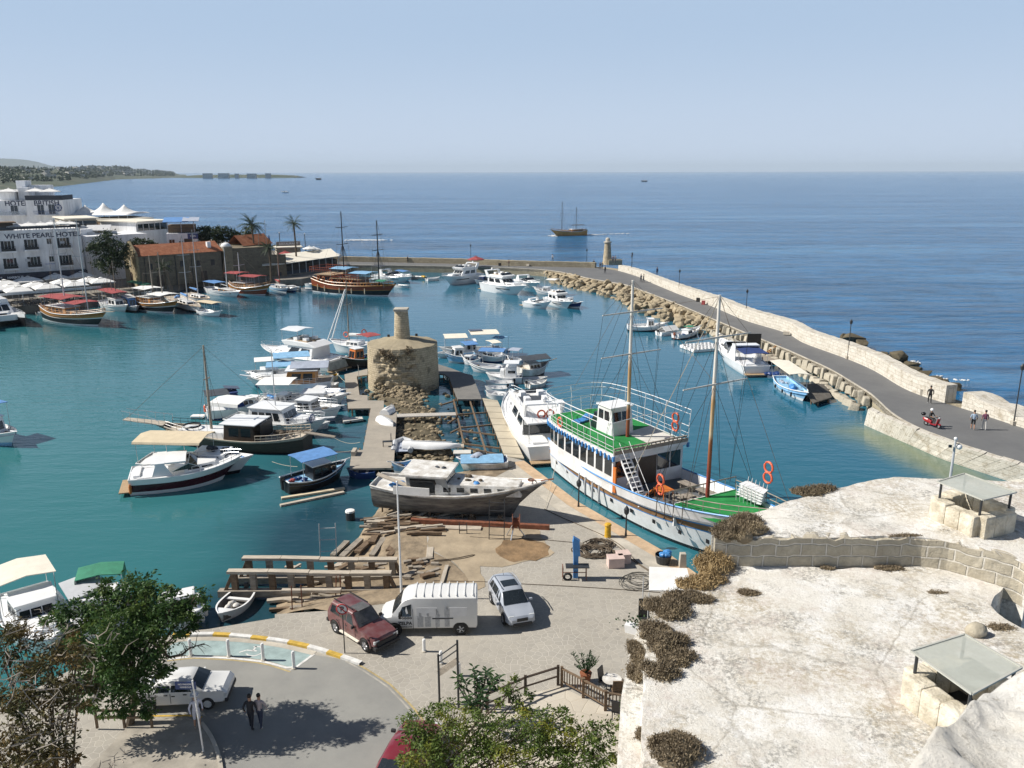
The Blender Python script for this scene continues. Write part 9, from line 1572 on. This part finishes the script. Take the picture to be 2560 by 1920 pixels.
def line(label,v,pts,m=RO,r=.03,z=QZ+.03,name='rope'): mb=MB(); mb.tube(smooth(resamp(ws(v,pts,z),.5),2),r,4); return tag(mb.build(name,m),label,'rope')
line('dark rope running from the bow of the hauled-out boat to the rope pile','K',[(1380,80),(1480,130),(1600,180),(1740,240),(1850,300),(1960,420),(2120,510)]); line('thin cable lying across the dirt to the rope pile','K',[(920,250),(1100,262),(1300,260),(1450,275),(1620,290)],RO,.018); line('long thin cable across the paving behind the silver car','K',[(700,520),(1000,525),(1250,540),(1500,552),(1800,570),(2090,592)],RO,.018); line('dark looped rope on the dirt above the van','K',[(690,400),(820,395),(930,375),(985,355),(960,350),(850,385),(700,395)],RO,.03); line('rope along the quay edge by the small lanterns','K',[(1760,260),(1850,320),(1900,380),(2000,450),(2100,510)],RO,.035)
def sag(label,a,b,s,m=WR,r=.02):
    a=pt(a);b=pt(b); mb=MB(); mb.tube([a.lerp(b,i/10)-Vector((0,0,s*4*(i/10)*(1-i/10))) for i in range(11)],r,4); tag(mb.build('mooring_line',m),label,'rope')
sag('pale mooring line from the white yacht stern to the quay bollard',('I',130,985,2.),('I',50,1325,1.),.2); sag('mooring line from the wheelhouse boat to the boardwalk',('G',1890,960,1.3),('G',2164,1030,.9),.4); sag('mooring line from the wooden ketch to the boardwalk',('G',1720,1095,1.2),('G',2100,1105,.9),.2); sag('mooring line from the ketch to the black and blue boat',('G',1370,1205,.9),('G',1600,1250,.9),.1); sag('mooring line from the white flybridge cruiser to the boardwalk corner',('F',1060,770,1.),('F',1160,880,.9),.1)
for k,(x,y,rz) in enumerate(((1815,430,.1),(1862,405,.2))): t=thing('crate',('larger pale pink foam crate by the rope pile','smaller pale pink foam crate behind the larger one')[k],'crate',w('K',x,y,QZ),rz); mb=MB(); mb.box((0,0,.3),(1.0-.2*k,.7,.6)); mb.build('box',mat('pale_pink_foam',(.60,.46,.41),.8,.1,2),t,bev=.03); mb=MB(); mb.box((0,0,.62),(1.04-.2*k,.74,.06)); mb.build('lid',MATS['pale_pink_foam'],t,bev=.015)
t=thing('tub','round tub piled with bright blue cloth at the ship bow','tub',w('I',712,1630,QZ)); mb=MB(); mb.lathe([(.4,0),(.52,.55),(.5,.58),(.4,.1)],14); mb.build('bucket',GS,t); mb=MB(); rg=random.Random(2); [mb.ball((rg.uniform(-.3,.3),rg.uniform(-.2,.2),.62),(.28,.22,.18),7,5,0,.15,rg) for _ in range(4)]; mb.build('blue_cloth',BP,t)
mb=MB(); mb.box((0,0,.45),(.45,.4,.9),tp=.8); o=mb.build('stone_post',CONC,bev=.03); o.location=w('I',820,1650,QZ); tag(o,'pale grey stone post by the ship bow','post')
t=thing('bench','small metal bench on the boardwalk near its end','bench',w('H',430,980,.86),.1); mb=MB(); mb.box((0,0,.45),(.9,.4,.05)); mb.build('seat',GS,t); mb=MB(); mb.box((.3,.18,.8),(.05,.4,.6)); mb.build('backrest',GS,t); mb=MB(); [mb.box((x,y,.22),(.05,.05,.45)) for x in (-.4,.4) for y in (-.15,.15)]; mb.build('legs',GS,t)
mb=MB(); mb.box((0,0,.2),(.35,1.1,.4)); o=mb.build('locker',PL,bev=.02); o.location=w('H',152,1045,.86); tag(o,'pale wooden locker on the left corner of the boardwalk','locker')
t=thing('street_lamp','thin post with a small lamp on the upper boardwalk beside the tower','lamp post',w('F',1300,860,.85)); mb=MB(); mb.tube([(0,0,0),(0,0,1.7)],.03,5); mb.build('post',GP,t); mb=MB(); mb.ball((0,0,1.75),.08,7,5); mb.build('lamp',GS,t)
t=thing('guard_rail','low timber guard rail beside the pavement under the leafy tree','railing',w('L',960,1350,QZ+.09)); mb=MB(); [mb.box((x,0,.45),(.09,.09,.95)) for x in (-1.2,.0,1.2)]; mb.build('posts',BW,t); mb=MB(); [mb.box((0,0,z),(2.5,.06,.1)) for z in (.5,.85)]; mb.build('rails',BW,t)
rg=random.Random(61)
for k in range(30):
    x=rg.uniform(620,1480); y=rg.uniform(815,950); beamthing('broken_board','broken board lying on the dirt between the cradles and the dark red car','J',(x,y),(x+rg.uniform(60,220),y+rg.uniform(-40,25)),.35+.4*(x-620)/860,rg.uniform(.1,.28),rg.uniform(.05,.12),rg.choice((GW,BW,PL,PL)),'broken boards by the cradles')
for k in range(16):
    x=rg.uniform(620,1500); y=rg.uniform(560,740); beamthing('broken_board','loose board lying inside the slipway cradles','J',(x,y),(x+rg.uniform(60,200),y+rg.uniform(-60,30)),.25+.4*(x-620)/880,rg.uniform(.12,.3),rg.uniform(.05,.12),rg.choice((GW,BW,PL)),'boards inside the cradles')
